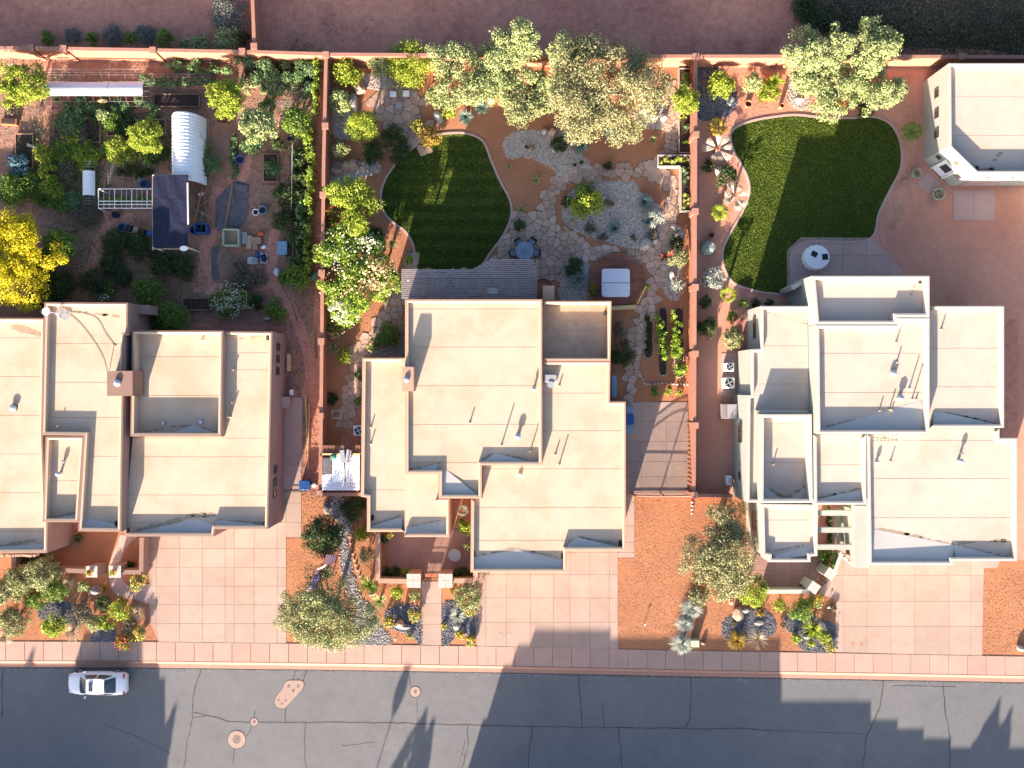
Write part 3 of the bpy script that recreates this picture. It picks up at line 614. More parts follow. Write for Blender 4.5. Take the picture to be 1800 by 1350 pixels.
for iq, (q, w) in enumerate((([(495, 210), (500, 300), (490, 380), (478, 440), (480, 490), (520, 560), (545, 640), (540, 700)], 20), ([(340, 505), (390, 508), (440, 505), (480, 495)], 20), ([(385, 330), (372, 400), (362, 450), (360, 500)], 24), ([(235, 385), (185, 405), (168, 455), (142, 525)], 24), ([(180, 205), (182, 290), (180, 330)], 13), ([(425, 205), (430, 300), (402, 322)], 24), ([(84, 90), (84, 210), (75, 330)], 14), ([(90, 196), (200, 196), (290, 190)], 10), ([(300, 150), (420, 158)], 8))):
    m = MB(); sp_ = smooth(q, 5, False); m.ribbon(GP(sp_), [w*PX*rng.uniform(.8, 1.15) for _ in sp_], .012+.003*iq); tag(m.build('path', 'path'), kind='structure')
# lawns
def lawn(name, pts, blades, stripe):
    P = ccw(GP(smooth(pts, 6))); m = MB(); m.prism(P, -.05, .03)
    root = tag(m.build(name, 'turf_s' if stripe else 'turf'), kind='structure')
    bb = (min(p[0] for p in P), min(p[1] for p in P), max(p[0] for p in P), max(p[1] for p in P))
    xs = nr.uniform(bb[0], bb[2], int(blades*1.7)); ys = nr.uniform(bb[1], bb[3], int(blades*1.7))
    keep = np.nonzero(inside_np(P, xs, ys))[0][:blades]
    b = np.stack([xs[keep], ys[keep], np.full(len(keep), .028)], 1); k = len(b); a = nr.uniform(0, 6.28, k)
    d = np.stack([np.cos(a), np.sin(a), np.zeros(k)], 1); h = nr.uniform(.04, .085, k)
    if stripe: h *= (1-.6*((np.mod(b[:, 1], 1.1) < .16)))
    lean = np.stack([nr.normal(0, .035, k), nr.normal(0, .035, k)+(.03*np.sign(np.sin(b[:, 1]*5.7)) if stripe else 0), h], 1)
    V = np.stack([b-d*.018, b+d*.018, b+lean], 1)
    tag(np_mesh('grass', V, 3, 'l_grass', root), kind='stuff')
    e = MB(); q = P+[P[0], P[1]]; e.ribbon(offset(P, -.07)+[offset(P, -.07)[0]], .17, .075, .09); tag(e.build('lawn_edging', 'mauve', root))
    return P
M['turf_s'] = ground_mat('striped_turf_soil', (.03, .048, .008), (.042, .058, .012), big=.3, mid=1.2, k_big=.5, k_fine=.4, bump=.4, bd=.03, extra=mow)
L2 = lawn('lawn', [(726, 262), (740, 249), (757, 241), (790, 236), (822, 237), (848, 250), (862, 283), (877, 318), (894, 350), (897, 378), (885, 410), (862, 442), (838, 471), (790, 474), (738, 474), (733, 462), (731, 445), (725, 424), (712, 405), (690, 388), (675, 370), (671, 345), (678, 318), (700, 285)], 42000, True)
L3 = lawn('lawn', [(1287, 232), (1320, 215), (1370, 206), (1405, 204), (1450, 209), (1500, 209), (1535, 207), (1562, 218), (1577, 240), (1583, 268), (1580, 300), (1562, 335), (1543, 375), (1533, 414), (1500, 424), (1420, 424), (1390, 446), (1386, 510), (1355, 514), (1325, 509), (1290, 496), (1274, 470), (1272, 440), (1285, 410), (1305, 375), (1318, 340), (1315, 312), (1303, 288), (1290, 262)], 62000, False)

# flagstones
def flagstones(name, fn, bbox, sp, mat='flag', gap=.035, z=.05, jit=.42, keep_p=1.0, bed=None, seed=3, joint='grout'):
    """fn(px,py) tells whether a photograph pixel belongs to the paved region"""
    r = random.Random(seed); S = {}; nx = int((bbox[2]-bbox[0])/sp)+3; ny = int((bbox[3]-bbox[1])/sp)+3
    for i in range(-1, nx):
        for j in range(-1, ny):
            S[i, j] = (bbox[0]+(i+.5+r.uniform(-jit, jit))*sp, bbox[1]+(j+.5+r.uniform(-jit, jit))*sp)
    polys = []
    for (i, j), s in S.items():
        if not fn(*s) or r.random() > keep_p: continue
        c = [(s[0]-sp*1.3, s[1]-sp*1.3), (s[0]+sp*1.3, s[1]-sp*1.3), (s[0]+sp*1.3, s[1]+sp*1.3), (s[0]-sp*1.3, s[1]+sp*1.3)]
        for di in range(-2, 3):
            for dj in range(-2, 3):
                o = S.get((i+di, j+dj))
                if o is None or (di == 0 and dj == 0): continue
                nxx, nyy = o[0]-s[0], o[1]-s[1]; L = math.hypot(nxx, nyy); nxx /= L; nyy /= L
                c = clip_half(c, nxx, nyy, nxx*s[0]+nyy*s[1]+L/2-gap/PX/2)
                if len(c) < 3: break
            if len(c) < 3: break
        c = clean(c, 1.0)
        if len(c) >= 3: polys.append(c)
    if bed is None:
        b = MB()
        for c in polys:
            cx = sum(p[0] for p in c)/len(c); cy = sum(p[1] for p in c)/len(c)
            b.prism(GP([(cx+(p[0]-cx)*1.16, cy+(p[1]-cy)*1.16) for p in c]), -.05, .018+r.uniform(0, .0035))
        root = tag(b.build(name, joint), kind='structure')
    else: root = bed
    for c in polys:
        m = MB(); q = []
        n = len(c)
        for k in range(n):
            a, b_ = c[k], c[(k+1) % n]; q.append((a[0]*.88+b_[0]*.12, a[1]*.88+b_[1]*.12)); q.append((a[0]*.12+b_[0]*.88, a[1]*.12+b_[1]*.88))
        m.prism(GP(q), .0, z+r.uniform(-.012, .012)); m.build('flagstone', mat, root)
    return root
def near(line, w): return lambda x, y: min(seg_dist((x, y), a, b) for a, b in zip(line, line[1:])) < w
P1 = [(900, 376), (930, 378), (965, 370), (1000, 408), (1045, 428), (1100, 440), (1085, 446), (1050, 450), (1032, 460), (1010, 455), (985, 470), (982, 500), (960, 492), (945, 520), (945, 526), (712, 526), (712, 476), (838, 476), (862, 458), (885, 425)]
flagstones('flagstone_patio', lambda x, y: inside(P1, x, y), (700, 370, 1110, 530), 12.5, seed=5)
ring = [(960, 368), (966, 345), (985, 322), (1012, 309), (1060, 304), (1120, 303), (1158, 304)]
flagstones('flagstone_path', near(ring, 13), (940, 285, 1170, 385), 12, seed=6)
r2 = [(1150, 300), (1172, 312), (1186, 345), (1184, 385), (1172, 425), (1150, 452), (1110, 450)]
r3 = [(1145, 452), (1152, 485), (1145, 520), (1130, 560), (1118, 605), (1110, 650), (1108, 702)]
flagstones('flagstone_path', lambda x, y: near(r2, 13)(x, y) or near(r3, 13.5)(x, y), (1090, 285, 1210, 705), 12.5, seed=7)
r4 = [(1145, 305), (1165, 280), (1180, 255), (1184, 200), (1178, 150)]
flagstones('flagstone_path', near(r4, 9.5), (1130, 140, 1200, 315), 9.5, seed=8)
r5 = [(724, 470), (714, 500), (690, 530), (672, 565), (652, 590), (632, 625), (622, 670), (616, 715), (606, 745)]
flagstones('flagstone_path', lambda x, y: (near(r5, 14)(x, y) or inside([(685, 540), (712, 500), (712, 585), (668, 590)], x, y)) and not (x > 637 and y > 626), (590, 465, 725, 760), 12, seed=9)
def smallp(x, y): return ((x-698)/48)**2+((y-186)/41)**2 < 1 or near([(712, 220), (728, 245), (744, 262)], 12)(x, y)
flagstones('flagstone_patio', smallp, (645, 140, 760, 275), 15, 'flag', seed=10)
steps = [(1593, 300), (1582, 330), (1572, 360), (1566, 400), (1560, 430), (1580, 455)]
flagstones('stepping_stones', near(steps, 17), (1545, 290, 1625, 470), 14, 'stepstone', gap=.16, z=.022, keep_p=.75, seed=12, joint='pinkgravel')

# ================================================================ BOUNDARY WALLS
def wall_run(label, pts, h, t=.2, pil=(), cat='wall', mat='block', cap='blockcap', pilw=.42, name='boundary_wall', dz=.1, steps_=None):
    """pts are photograph pixels along the wall's top; each wall is a body of its own with cap blocks and pilasters"""
    W = [G(p[0], p[1], h) for p in pts]; t0 = thing(name, label, cat, W[0], kind='thing')
    b = MB(); 
    for a, c in zip(W, W[1:]):
        d = Vector((c[0]-a[0], c[1]-a[1])); L = d.length; ang = math.atan2(d.y, d.x)
        b.obox((a[0]+c[0])/2, (a[1]+c[1])/2, L+t*.9, t, -.1, h-.06, ang)
        n = max(1, int(L/2.4))
        for i in range(n):
            f = (i+.5)/n; m = MB(); m.obox(a[0]+d.x*f, a[1]+d.y*f, L/n-.012, t+.07, h-.06, h+rng.uniform(0, .012), ang); m.build('cap_stone', cap, t0)
    b.build('wall_face', mat, t0)
    for q in pil:
        x, y = G(q[0], q[1], h); m = MB(); m.box(x-pilw/2, y-pilw/2, x+pilw/2, y+pilw/2, -.1, h+.05); p = m.build('pilaster', mat, t0)
        m = MB(); m.box(x-pilw/2-.04, y-pilw/2-.04, x+pilw/2+.04, y+pilw/2+.04, h+.05, h+.13); m.build('cap', cap, p)
    return t0
wall_run('long orange block wall along the back of the vegetable garden', [(-300, 83), (54, 84.5), (269, 88), (440, 91), (569, 95)], 2.0, pil=[(54, 85), (112, 86), (269, 89), (426, 91)])
wall_run('orange block wall behind the olive trees and striped lawn', [(578, 95.5), (800, 97), (1000, 98), (1218, 99)], 2.0, pil=[(800, 97), (1010, 98)])
wall_run('orange block wall behind the large lawn and white shed', [(1226, 99), (1380, 99), (1600, 99.5), (1690, 99.5), (2100, 101)], 2.0, pil=[(1380, 99), (1690, 99.5), (1900, 100)])
wall_run('red block wall running up the top edge between two dirt lots', [(440, -150), (443, -20), (447, 86)], 2.0, pil=[(447, 82), (443, -60)])
wall_run('long red block wall between the vegetable garden and the middle yard', [(573, 100), (569, 280), (566.5, 500), (565.5, 600), (563, 866)], 1.95, pil=[(573, 97), (572, 222), (568, 343), (566, 480), (565, 600), (563.5, 731), (562.5, 868)])
wall_run('long red block wall between the middle yard and the large lawn', [(1223, 103), (1222, 372), (1221, 622), (1220, 868)], 1.95, pil=[(1223, 100), (1223, 237), (1222, 372), (1222, 505), (1222, 622), (1222, 748), (1220, 870)])
wall_run('short block wall closing the narrow yard beside the tan-capped house', [(566, 869), (635, 869)], 1.9)
wall_run('low block wall closing the gravel side yard of the white stepped house', [(1224, 871), (1286, 872)], 1.6)
wall_run('white garden wall edging the red entry court of the white stepped house', [(1345, 1040), (1418, 1040), (1427, 1030)], 1.0, mat='stuccoC', cap='capC', t=.25)
wall_run('short white wall between green shrub and driveway before the white stepped house', [(1478, 975), (1468, 1003)], 1.0, mat='stuccoC', cap='capC', t=.22)
wall_run('tan courtyard wall west of the tiled twin gate pillars', [(664, 938), (664, 1021), (715, 1022)], 1.3, mat='stuccoB', cap='capB', t=.3)
wall_run('tan courtyard wall east of the tiled twin gate pillars', [(796, 1021), (836, 1021), (836, 1004)], 1.3, mat='stuccoB', cap='capB', t=.3)
wall_run('brown courtyard wall west of the potted gate pillars', [(24, 975), (24, 1000), (150, 1004)], 1.3, mat='stuccoA', cap='capA', t=.28)
wall_run('brown courtyard wall between curved walk and slab driveway', [(214, 1006), (248, 1006), (249, 945)], 1.4, mat='stuccoA', cap='capA', t=.28)

# ================================================================ HOUSES
HD = []
def block(root, poly, H, mats, depth=.45, skip=(), seams=None, base=0, t=.22, roofmat=None, seam_dir='y', z0=0, sheets=True):
    """one flat-roofed volume: poly = outline of the parapet top in photograph pixels"""
    P = GP(poly, H)
    if area(P) < 0: P = list(reversed(P)); n = len(P); skip = [(n-2-i) % n for i in skip]
    n = len(P); I = offset(P, t); zr = H-depth
    w = MB(); c = MB(); f = MB()
    for i in range(n):
        a, b = P[i], P[(i+1) % n]; ia, ib = I[i], I[(i+1) % n]
        top = zr-.02 if i in skip else H
        w.add([(*a, z0), (*b, z0), (*b, top), (*a, top)], [(0, 1, 2, 3)])
        if i not in skip:
            fr = .5; ma = (a[0]+(ia[0]-a[0])*fr, a[1]+(ia[1]-a[1])*fr); mb = (b[0]+(ib[0]-b[0])*fr, b[1]+(ib[1]-b[1])*fr)
            c.add([(*a, H), (*b, H), (*mb, H+.012), (*ma, H+.012), (*ib, H-.01), (*ia, H-.01)], [(0, 1, 2, 3)])
            f.add([(*ma, H+.012), (*mb, H+.012), (*ib, H-.012), (*ia, H-.012), (*ib, zr-.01), (*ia, zr-.01)], [(0, 1, 2, 3), (3, 2, 4, 5)])
    w.build('wall', mats['wall'], root); c.build('parapet_cap', mats['cap'], root)
    if f.f: f.build('parapet', mats['flash'], root)
    deck = MB(); rp = [P[i] if (i in skip or (i-1) % n in skip) else P[i] for i in range(n)]
    deck.sheet(P, zr-.012); dk = deck.build('roof', mats['seam'], root)
    ys = [p[1] for p in P]; y0, y1 = min(ys), max(ys)
    if seams is None:
        step = 68*(CAM_H-zr)/FPX; k = max(1, round((y1-y0)/step)); cuts = [y1-(y1-y0)*j/k for j in range(k+1)]
    else: cuts = [y1]+[(675-s)*(CAM_H-zr)/FPX for s in seams]+[y0]
    xs = [p[0] for p in P]
    for a, b in zip(cuts, cuts[1:]):
        q = clean(clip_rect(P, min(xs)-1, b+.016, max(xs)+1, a-.016))
        if len(q) < 3 or abs(area(q)) < .1: continue
        m = MB(); m.prism(q, zr-.02, zr+.004); m.build('roof_sheet', roofmat or mats['roof'], dk)
    return zr
def saddle(root, pts, H, depth, rise=.16, nbase=2, mat='saddle'):
    """tapered cricket on a roof; the first nbase points lie against the parapet"""
    zr = H-depth; W = [G(p[0], p[1], zr) for p in pts]; n = len(pts)
    vs = [(*p, zr+(rise if i < nbase else .012)) for i, p in enumerate(W)]
    c = (sum(p[0] for p in W[:nbase])/nbase, sum(p[1] for p in W[:nbase])/nbase, zr+rise)
    m = MB(); m.add(vs, [tuple(range(n)) if area(W) > 0 else tuple(reversed(range(n)))]); m.build('roof_cricket', mat, root)
def stains(root, line, H, depth, w=.35, n=None):
    zr = H-depth; m = MB(); L = sum(math.hypot(b[0]-a[0], b[1]-a[1]) for a, b in zip(line, line[1:])); n = n or int(L/5)
    for i in range(n):
        t = rng.random()*(len(line)-1); k = int(t); f = t-k; a, b = line[k], line[k+1]
        x, y = G(a[0]+(b[0]-a[0])*f, a[1]+(b[1]-a[1])*f, zr); r = w*rng.uniform(.25, .6)
        m.prism([(x+r*1.5*math.cos(q*.9)*rng.uniform(.6, 1.1)+rng.uniform(-.03, .03), y+r*.7*math.sin(q*.9)*rng.uniform(.6, 1.1)) for q in range(7)], zr, zr+.0065+.0004*(i % 9))
    m.build('roof_dirt', 'stain', root)['kind'] = 'stuff'
def pipe(root, px, py, z, Lpx, r=.05, kind='pipe'):
    """roof vent whose shadow is Lpx photograph pixels long"""
    x, y = G(px, py, z); h = max(.15, Lpx*PX*TAN_EL); m = MB()
    if kind == 'pipe': m.lathe(x, y, [(r*1.9, z), (r*1.6, z+.03), (r, z+.08), (r, z+.1), (r, z+h), (r*.7, z+h), (r*.7, z+h-.05)], 10); m.build('vent_pipe', 'flash', root)
    elif kind == 'flue':
        m.lathe(x, y, [(r*1.4, z), (r*1.3, z+.04), (r, z+.08), (r, z+h-.22)], 12); v = m.build('flue', 'steel', root)
        m = MB(); m.lathe(x, y, [(r*.9, z+h-.24), (r*1.9, z+h-.2), (r*1.9, z+h-.08), (r*.3, z+h), (.01, z+h)], 12); m.build('flue_cap', 'steel', v)
    elif kind == 'turbine':
        m.lathe(x, y, [(r*1.1, z), (r*.8, z+.1), (r*.7, z+h*.5)], 14); v = m.build('turbine_vent', 'dark', root)
        m = MB(); m.lathe(x, y, [(r*.7, z+h*.5), (r*1.1, z+h*.65), (r*1.1, z+h*.85), (r*.6, z+h), (.01, z+h+.03)], 14); m.build('vent_hood', 'steel', v)
    elif kind == 'drain':
        for dy in (-.09, .09):
            m = MB(); m.lathe(x, y+dy, [(.13, z), (.13, z+.05), (.05, z+.1), (.01, z+.1)], 10); m.build('roof_drain', 'dark', root)
def wall_window(root, axis, xw, yc, zc, w, h, side, kind='window', fm='frame', cross=False):
    """window on a wall: axis 'x' = wall plane x=const, side = +1/-1 outward"""
    fr = MB(); e = .06
    def bx(m, a0, a1, z0, z1, d0, d1):
        if axis == 'x': m.box(xw+side*d0, a0, xw+side*d1, a1, z0, z1)
        else: m.box(a0, xw+side*d0, a1, xw+side*d1, z0, z1)
    for a0, a1, z0, z1 in ((yc-w/2, yc+w/2, zc-h/2, zc-h/2+e), (yc-w/2, yc+w/2, zc+h/2-e, zc+h/2), (yc-w/2, yc-w/2+e, zc-h/2+e, zc+h/2-e), (yc+w/2-e, yc+w/2, zc-h/2+e, zc+h/2-e)):
        bx(fr, a0, a1, z0, z1, -.01, .05)
    if cross: bx(fr, yc-.02, yc+.02, zc-h/2+e, zc+h/2-e, .0, .045)
    o = fr.build(kind, fm, root); p = MB(); bx(p, yc-w/2+e, yc+w/2-e, zc-h/2+e, zc+h/2-e, -.01, .02); p.build('pane', 'glass', o)
    return o
MA = dict(wall='stuccoA', cap='capA', flash='flash', roof='roof', seam='seam')
MBb = dict(wall='stuccoB', cap='capB', flash='flash', roof='roof', seam='seam')
MC = dict(wall='stuccoC', cap='capC', flash='flashw', roof='roofw', seam='seam')

# ---- left house
h1 = thing('house', 'brown-capped flat-roofed house with square brown chimney box', 'house', G(230, 750))
ZA = 3.8
block(h1, [(-330, 556), (79, 559), (75, 765), (80, 905), (84, 919), (83, 972), (-330, 975)], ZA, MA, .45, seams=[594, 662, 730, 798, 866, 934], t=.26)
block(h1, [(78, 531), (225, 532), (224, 588), (218, 590), (213, 935), (137, 934), (147, 766), (73, 765)], 4.7, MA, .45, seams=[604, 672, 734, 802, 870], t=.26)
block(h1, [(80, 767), (148, 767), (138, 918), (75, 918)], 4.55, MA, .5, seams=[845], t=.26)
block(h1, [(232, 581), (392, 581), (389, 767), (229, 767)], 4.4, MA, .75, seams=[627, 695], t=.24)
block(h1, [(393, 582), (479, 583), (475, 765), (471, 930), (378, 930), (376, 943), (215, 943), (229, 768), (391, 768)], 4.0, MA, .4, seams=[620, 650, 770, 803, 870, 918], t=.24, skip=(6, 7, 8))
saddle(h1, [(305, 760), (376, 760), (340, 749), (305, 749), (262, 757)][:2]+[(340, 747), (270, 758)][:1], 4.4, .75, .08)
saddle(h1, [(240, 938), (372, 938), (374, 922), (352, 913), (335, 914), (238, 936)], 4.0, .4)
saddle(h1, [(380, 926), (468, 926), (468, 924), (392, 914), (378, 916)], 4.0, .4, .1)
saddle(h1, [(-60, 967), (80, 967), (80, 955), (-60, 966)], ZA, .45)
saddle(h1, [(143, 928), (205, 928), (205, 922), (152, 911), (143, 913)], 4.7, .45)
saddle(h1, [(82, 913), (135, 913), (135, 905), (88, 912)], 4.55, .5)
stains(h1, [(238, 933), (300, 918), (340, 906), (372, 905)], 4.0, .4, .6, 26); stains(h1, [(380, 915), (468, 921)], 4.0, .4, .4, 16)
stains(h1, [(-10, 962), (70, 948)], ZA, .45, .5, 16); stains(h1, [(20, 572), (75, 590)], ZA, .45, .8, 14); stains(h1, [(115, 545), (215, 557)], 4.7, .45, .35, 14)
stains(h1, [(240, 762), (300, 750), (340, 748), (384, 762)], 4.4, .75, .3, 24); stains(h1, [(400, 598), (470, 590)], 4.0, .4, .25, 10)
stains(h1, [(85, 911), (135, 900)], 4.55, .5, .4, 8)
# chimney box
m = MB(); X0, Y1 = G(188, 652, 5.6); X1, Y0 = G(233, 696, 5.6); m.box(X0, Y0, X1, Y1, 0, 5.6); m.build('chimney', 'capA', h1); 
pipe(h1, 207, 673, 5.6, 18, .14, 'flue')
for a in [(25, 717, 22, .26, 'turbine')]: pipe(h1, a[0], a[1], ZA-.45, a[2], a[3], a[4])
pipe(h1, 105, 749, 4.25, 32); pipe(h1, 113, 811, 4.05, 22, .06, 'flue'); pipe(h1, 107, 832, 4.05, 48, .09, 'flue')
pipe(h1, 356, 597, 3.65, 10, .09); pipe(h1, 288, 744, 3.65, 12, .12, 'turbine'); pipe(h1, 354, 741, 3.65, 12, .15, 'turbine')
pipe(h1, 411, 650, 3.6, 26, .07); pipe(h1, 408, 707, 3.6, 26, .07); pipe(h1, 405, 733, 3.6, 46, .06); pipe(h1, 471, 594, 3.6, 8, .0, 'drain')
pipe(h1, 205, 920, 4.25, 5, .0, 'drain'); pipe(h1, 225, 932, 3.6, 5, .0, 'drain'); pipe(h1, 466, 921, 3.6, 5, 0, 'drain')
def wire(root, pts, z, r=.012):
    m = MB(); p = smooth(pts, 5, False); m.tube([(*G(q[0], q[1], z), z) for q in p], r, n=4); m.build('cable', 'dark', root)
wire(h1, [(115, 548), (140, 568), (165, 600), (182, 630), (190, 662)], 4.28); wire(h1, [(118, 549), (150, 552), (172, 562), (185, 585), (200, 605), (205, 608), (198, 606)], 4.28)
wire(h1, [(200, 608), (196, 630), (192, 652)], 4.28, .012)
def xwall(px, H): return (px-900)*(CAM_H-H)/FPX
for py, pxw in ((610, 478.8), (631, 478), (652, 477.4), (825, 473.4), (847, 473), (868, 472.4)):
    wall_window(h1, 'x', xwall(pxw, 4.0)+.05, (675-py)*(CAM_H-2.6)/FPX, 2.55, .62, .75, 1)
m = MB(); x = xwall(476, 4.0); m.box(x, (675-718)*PX*.97, x+.55, (675-698)*PX*.97, .5, 1.1); m.build('meter_box', 'mauve', h1)
# porch roof stub and low wall behind the tall block
m = MB(); m.box(*G(232, 536, 3.0), *G(262, 549, 3.0), 0, 3.0); m.build('porch_wall', 'stuccoA', h1)
m = MB(); m.box(*G(243, 549, 3.0), *G(262, 552, 3.0), 0, 3.0); m.build('porch_column', 'stuccoA', h1)
# stone veneer on the front
m = MB()
for i in range(14):
    x, y = G(2+i*4.6, 974.5, 3.0); m.obox(x, y-.08, .2, .16, rng.uniform(2.2, 2.8), rng.uniform(3.0, 3.3), 0)
m.build('stone_veneer', 'rock', h1)

# ---- middle house
h2 = thing('house', 'tan-capped flat-roofed house with slatted pergola behind', 'house', G(870, 760))
HM, HE, HW, HS = 4.4, 4.05, 3.5, 3.8
block(h2, [(712, 526), (953, 526), (953, 818), (847, 818), (847, 876), (771, 876), (771, 833), (712, 833)], HM, MBb, .32, seams=[543, 610, 678, 746, 813, 850], t=.25)
block(h2, [(953, 529), (1075, 529), (1073, 634), (953, 634)], 4.1, MBb, 1.0, seams=[580], t=.2, roofmat='roofd', skip=(3,))
block(h2, [(953, 635), (1073, 635), (1072, 706), (1100, 706), (1100, 968), (996, 968), (996, 1006), (827, 1006), (828, 877), (848, 877), (848, 819), (953, 819)], HE, MBb, .38, seams=[691, 757, 824, 892, 950], t=.24, skip=(8, 9, 10, 11))
block(h2, [(637, 629), (711, 629), (711, 935), (645, 935), (645, 875), (634, 873)], HW, MBb, .38, seams=[861], t=.25, skip=(1,))
block(h2, [(711, 834), (770, 834), (770, 877), (790, 877), (790, 944), (710, 944)], HS, MBb, .36, seams=[], t=.24, skip=(0, 1, 5))
saddle(h2, [(830, 1001), (992, 1001), (992, 986), (910, 966), (830, 980)], HE, .38)
saddle(h2, [(998, 963), (1096, 963), (1014, 944), (998, 958)], HE, .38)
saddle(h2, [(848, 815), (946, 815), (870, 796), (849, 812)], HM, .32, .12)
saddle(h2, [(772, 872), (843, 872), (785, 826), (776, 832)], HM, .32, .12); saddle(h2, [(716, 829), (768, 829), (768, 815), (718, 829)], HM, .32, .1)
saddle(h2, [(648, 931), (707, 931), (707, 908), (648, 926)], HW, .38); saddle(h2, [(714, 939), (785, 939), (785, 914), (722, 927), (714, 928)], HS, .36)
stains(h2, [(832, 978), (908, 963), (990, 982)], HE, .38, .3, 40); stains(h2, [(1012, 944), (1094, 958)], HE, .38, .4, 24); stains(h2, [(720, 826), (750, 819), (780, 812)], HM, .32, .2, 16)
stains(h2, [(850, 808), (866, 797), (900, 802), (943, 814)], HM, .32, .3, 30); stains(h2, [(778, 824), (840, 868)], HM, .32, .2, 16); stains(h2, [(650, 926), (705, 906)], HW, .38, .35, 20)
stains(h2, [(714, 926), (784, 912)], HS, .36, .2, 14)
m = MB(); X0, Y1 = G(707, 645, 5.2); X1, Y0 = G(727, 688, 5.2); m.box(X0, Y0, X1, Y1, 0, 5.2); m.build('chimney', 'capB', h2); pipe(h2, 715, 667, 5.2, 16, .11, 'flue')
m = MB(); X0, Y1 = G(954.5, 502, 3.6); X1, Y0 = G(974.5, 528, 3.6); m.box(X0, Y0, X1, Y1, 0, 3.6); m.build('outdoor_fireplace', 'capB', h2)
zm = HM-.32; ze = HE-.38
for q in [(826, 743, zm, 27), (881.7, 782, zm, 72), (932, 793, zm, 55), (652, 751, HW-.38, 23), (652, 780, HW-.38, 26), (976, 799, ze, 26), (983, 816, ze, 52), (983, 678, ze, 20), (934, 818, ze, 14), (981, 646, ze, 12)]: pipe(h2, q[0], q[1], q[2], q[3], .055)
pipe(h2, 910, 767, zm, 40, .13, 'flue'); pipe(h2, 938, 684, zm, 42, .09, 'flue'); pipe(h2, 914, 834, ze, 16, .08, 'flue')
for q in [(1090, 955, ze), (989, 977, ze), (655, 910, HW-.38), (1064, 551, 3.15), (833, 973, ze)]: pipe(h2, q[0], q[1], q[2], 5, 0, 'drain')
# swamp cooler and dish on the roof, heater on the wall
m = MB(); x, y = G(967, 665, ze); m.bbox(x, y, 1.0, .62, ze, ze+.5, 0, .06); m.build('roof_cooler', 'grey', h2)
m = MB(); x, y = G(967.5, 676, ze); m.lathe(x, y, [(.03, ze), (.03, ze+.4), (.05, ze+.45), (.2, ze+.52), (.26, ze+.56)], 12); m.build('satellite_dish', 'steel', h2)
m = MB(); x, y = G(1079, 680, 1.9); m.bbox(x, y, .42, 1.75, .2, 1.9, 0, .06); m.build('storage_cabinet', 'lblue', h2)

# ---- right house
h3 = thing('house', 'white stepped flat-roofed house with many parapet levels', 'house', G(1540, 750))
HT = 5.1
block(h3, [(1427, 485), (1634, 485), (1634, 557), (1577, 557), (1577, 570), (1434, 570)], HT, MC, .5, seams=[], t=.26)
block(h3, [(1434, 571), (1577, 571), (1577, 558), (1634, 558), (1634, 763), (1436, 763)], HT, MC, .5, seams=[621, 690], t=.26)
block(h3, [(1337, 538), (1422, 538), (1425, 727), (1335, 727), (1335, 883), (1312, 883), (1314, 695), (1320, 694), (1320, 614), (1337, 613)], 3.9, MC, .35, seams=[608, 675], t=.24, skip=(1, 3))
block(h3, [(1337, 728), (1427, 728), (1429, 884), (1336, 884)], 4.5, MC, .85, seams=[745, 813], t=.26)
block(h3, [(1430, 764), (1523, 764), (1523, 887), (1431, 887)], 4.5, MC, .4, seams=[817], t=.24, skip=(0,))
block(h3, [(1338, 886), (1438, 887), (1437, 977), (1425, 978), (1425, 988), (1351, 988), (1351, 978), (1340, 976)], 4.1, MC, .35, seams=[914], t=.24)
block(h3, [(1635, 538), (1765, 538), (1765, 752), (1635, 752)], 4.45, MC, .35, seams=[612, 680], t=.24, skip=(3,))
block(h3, [(1524, 764), (1634, 764), (1634, 753), (1757, 753), (1757, 770), (1788, 770), (1788, 986), (1675, 986), (1675, 993), (1527, 993)], 4.45, MC, .35, seams=[774, 841, 910], t=.24, skip=(0, 1, 2))
saddle(h3, [(1440, 758), (1629, 758), (1629, 728), (1618, 704), (1440, 756)], HT, .5); saddle(h3, [(1639, 748), (1758, 748), (1652, 723), (1640, 724)], 4.45, .35)
saddle(h3, [(1531, 988), (1671, 988), (1677, 958), (1531, 929)], 4.45, .35); saddle(h3, [(1680, 982), (1775, 982), (1678, 957), (1676, 962)], 4.45, .35, .1)
saddle(h3, [(1436, 883), (1518, 883), (1518, 860), (1436, 878)], 4.5, .4); saddle(h3, [(1342, 880), (1376, 880), (1343, 853)], 4.5, .85, .1); saddle(h3, [(1388, 880), (1424, 880), (1424, 852), (1390, 876)], 4.5, .85, .1)
saddle(h3, [(1360, 984), (1432, 974), (1432, 957), (1362, 976)], 4.1, .35)
stains(h3, [(1445, 752), (1520, 735), (1620, 706)], HT, .5, .35, 46); stains(h3, [(1655, 724), (1757, 746)], 4.45, .35, .35, 26); stains(h3, [(1535, 928), (1600, 940), (1770, 980)], 4.45, .35, .35, 60)
stains(h3, [(1437, 876), (1516, 858)], 4.5, .4, .3, 22); stains(h3, [(1346, 856), (1380, 876), (1422, 852)], 4.5, .85, .4, 22); stains(h3, [(1352, 970), (1430, 955)], 4.1, .35, .25, 20)
stains(h3, [(1345, 548), (1420, 570)], 3.9, .35, .15, 16); stains(h3, [(1611, 494), (1600, 520), (1594, 552)], HT, .5, .15, 14); stains(h3, [(1680, 955), (1770, 950)], 4.45, .35, .4, 14)
zt = HT-.5; z4 = 4.1
for q in [(1654, 579, z4, 27), (1575, 602, zt, 27), (1576, 637, zt, 28), (1598, 683, zt, 58), (1603, 702, zt, 72), (1545, 722, zt, 25), (1563, 720, zt, 36), (1567, 722, zt, 16), (1565, 811, z4, 27), (1688, 796, z4, 34), (1358, 816, 3.65, 28), (1610, 702, zt, 12)]: pipe(h3, q[0], q[1], q[2], q[3], .055)
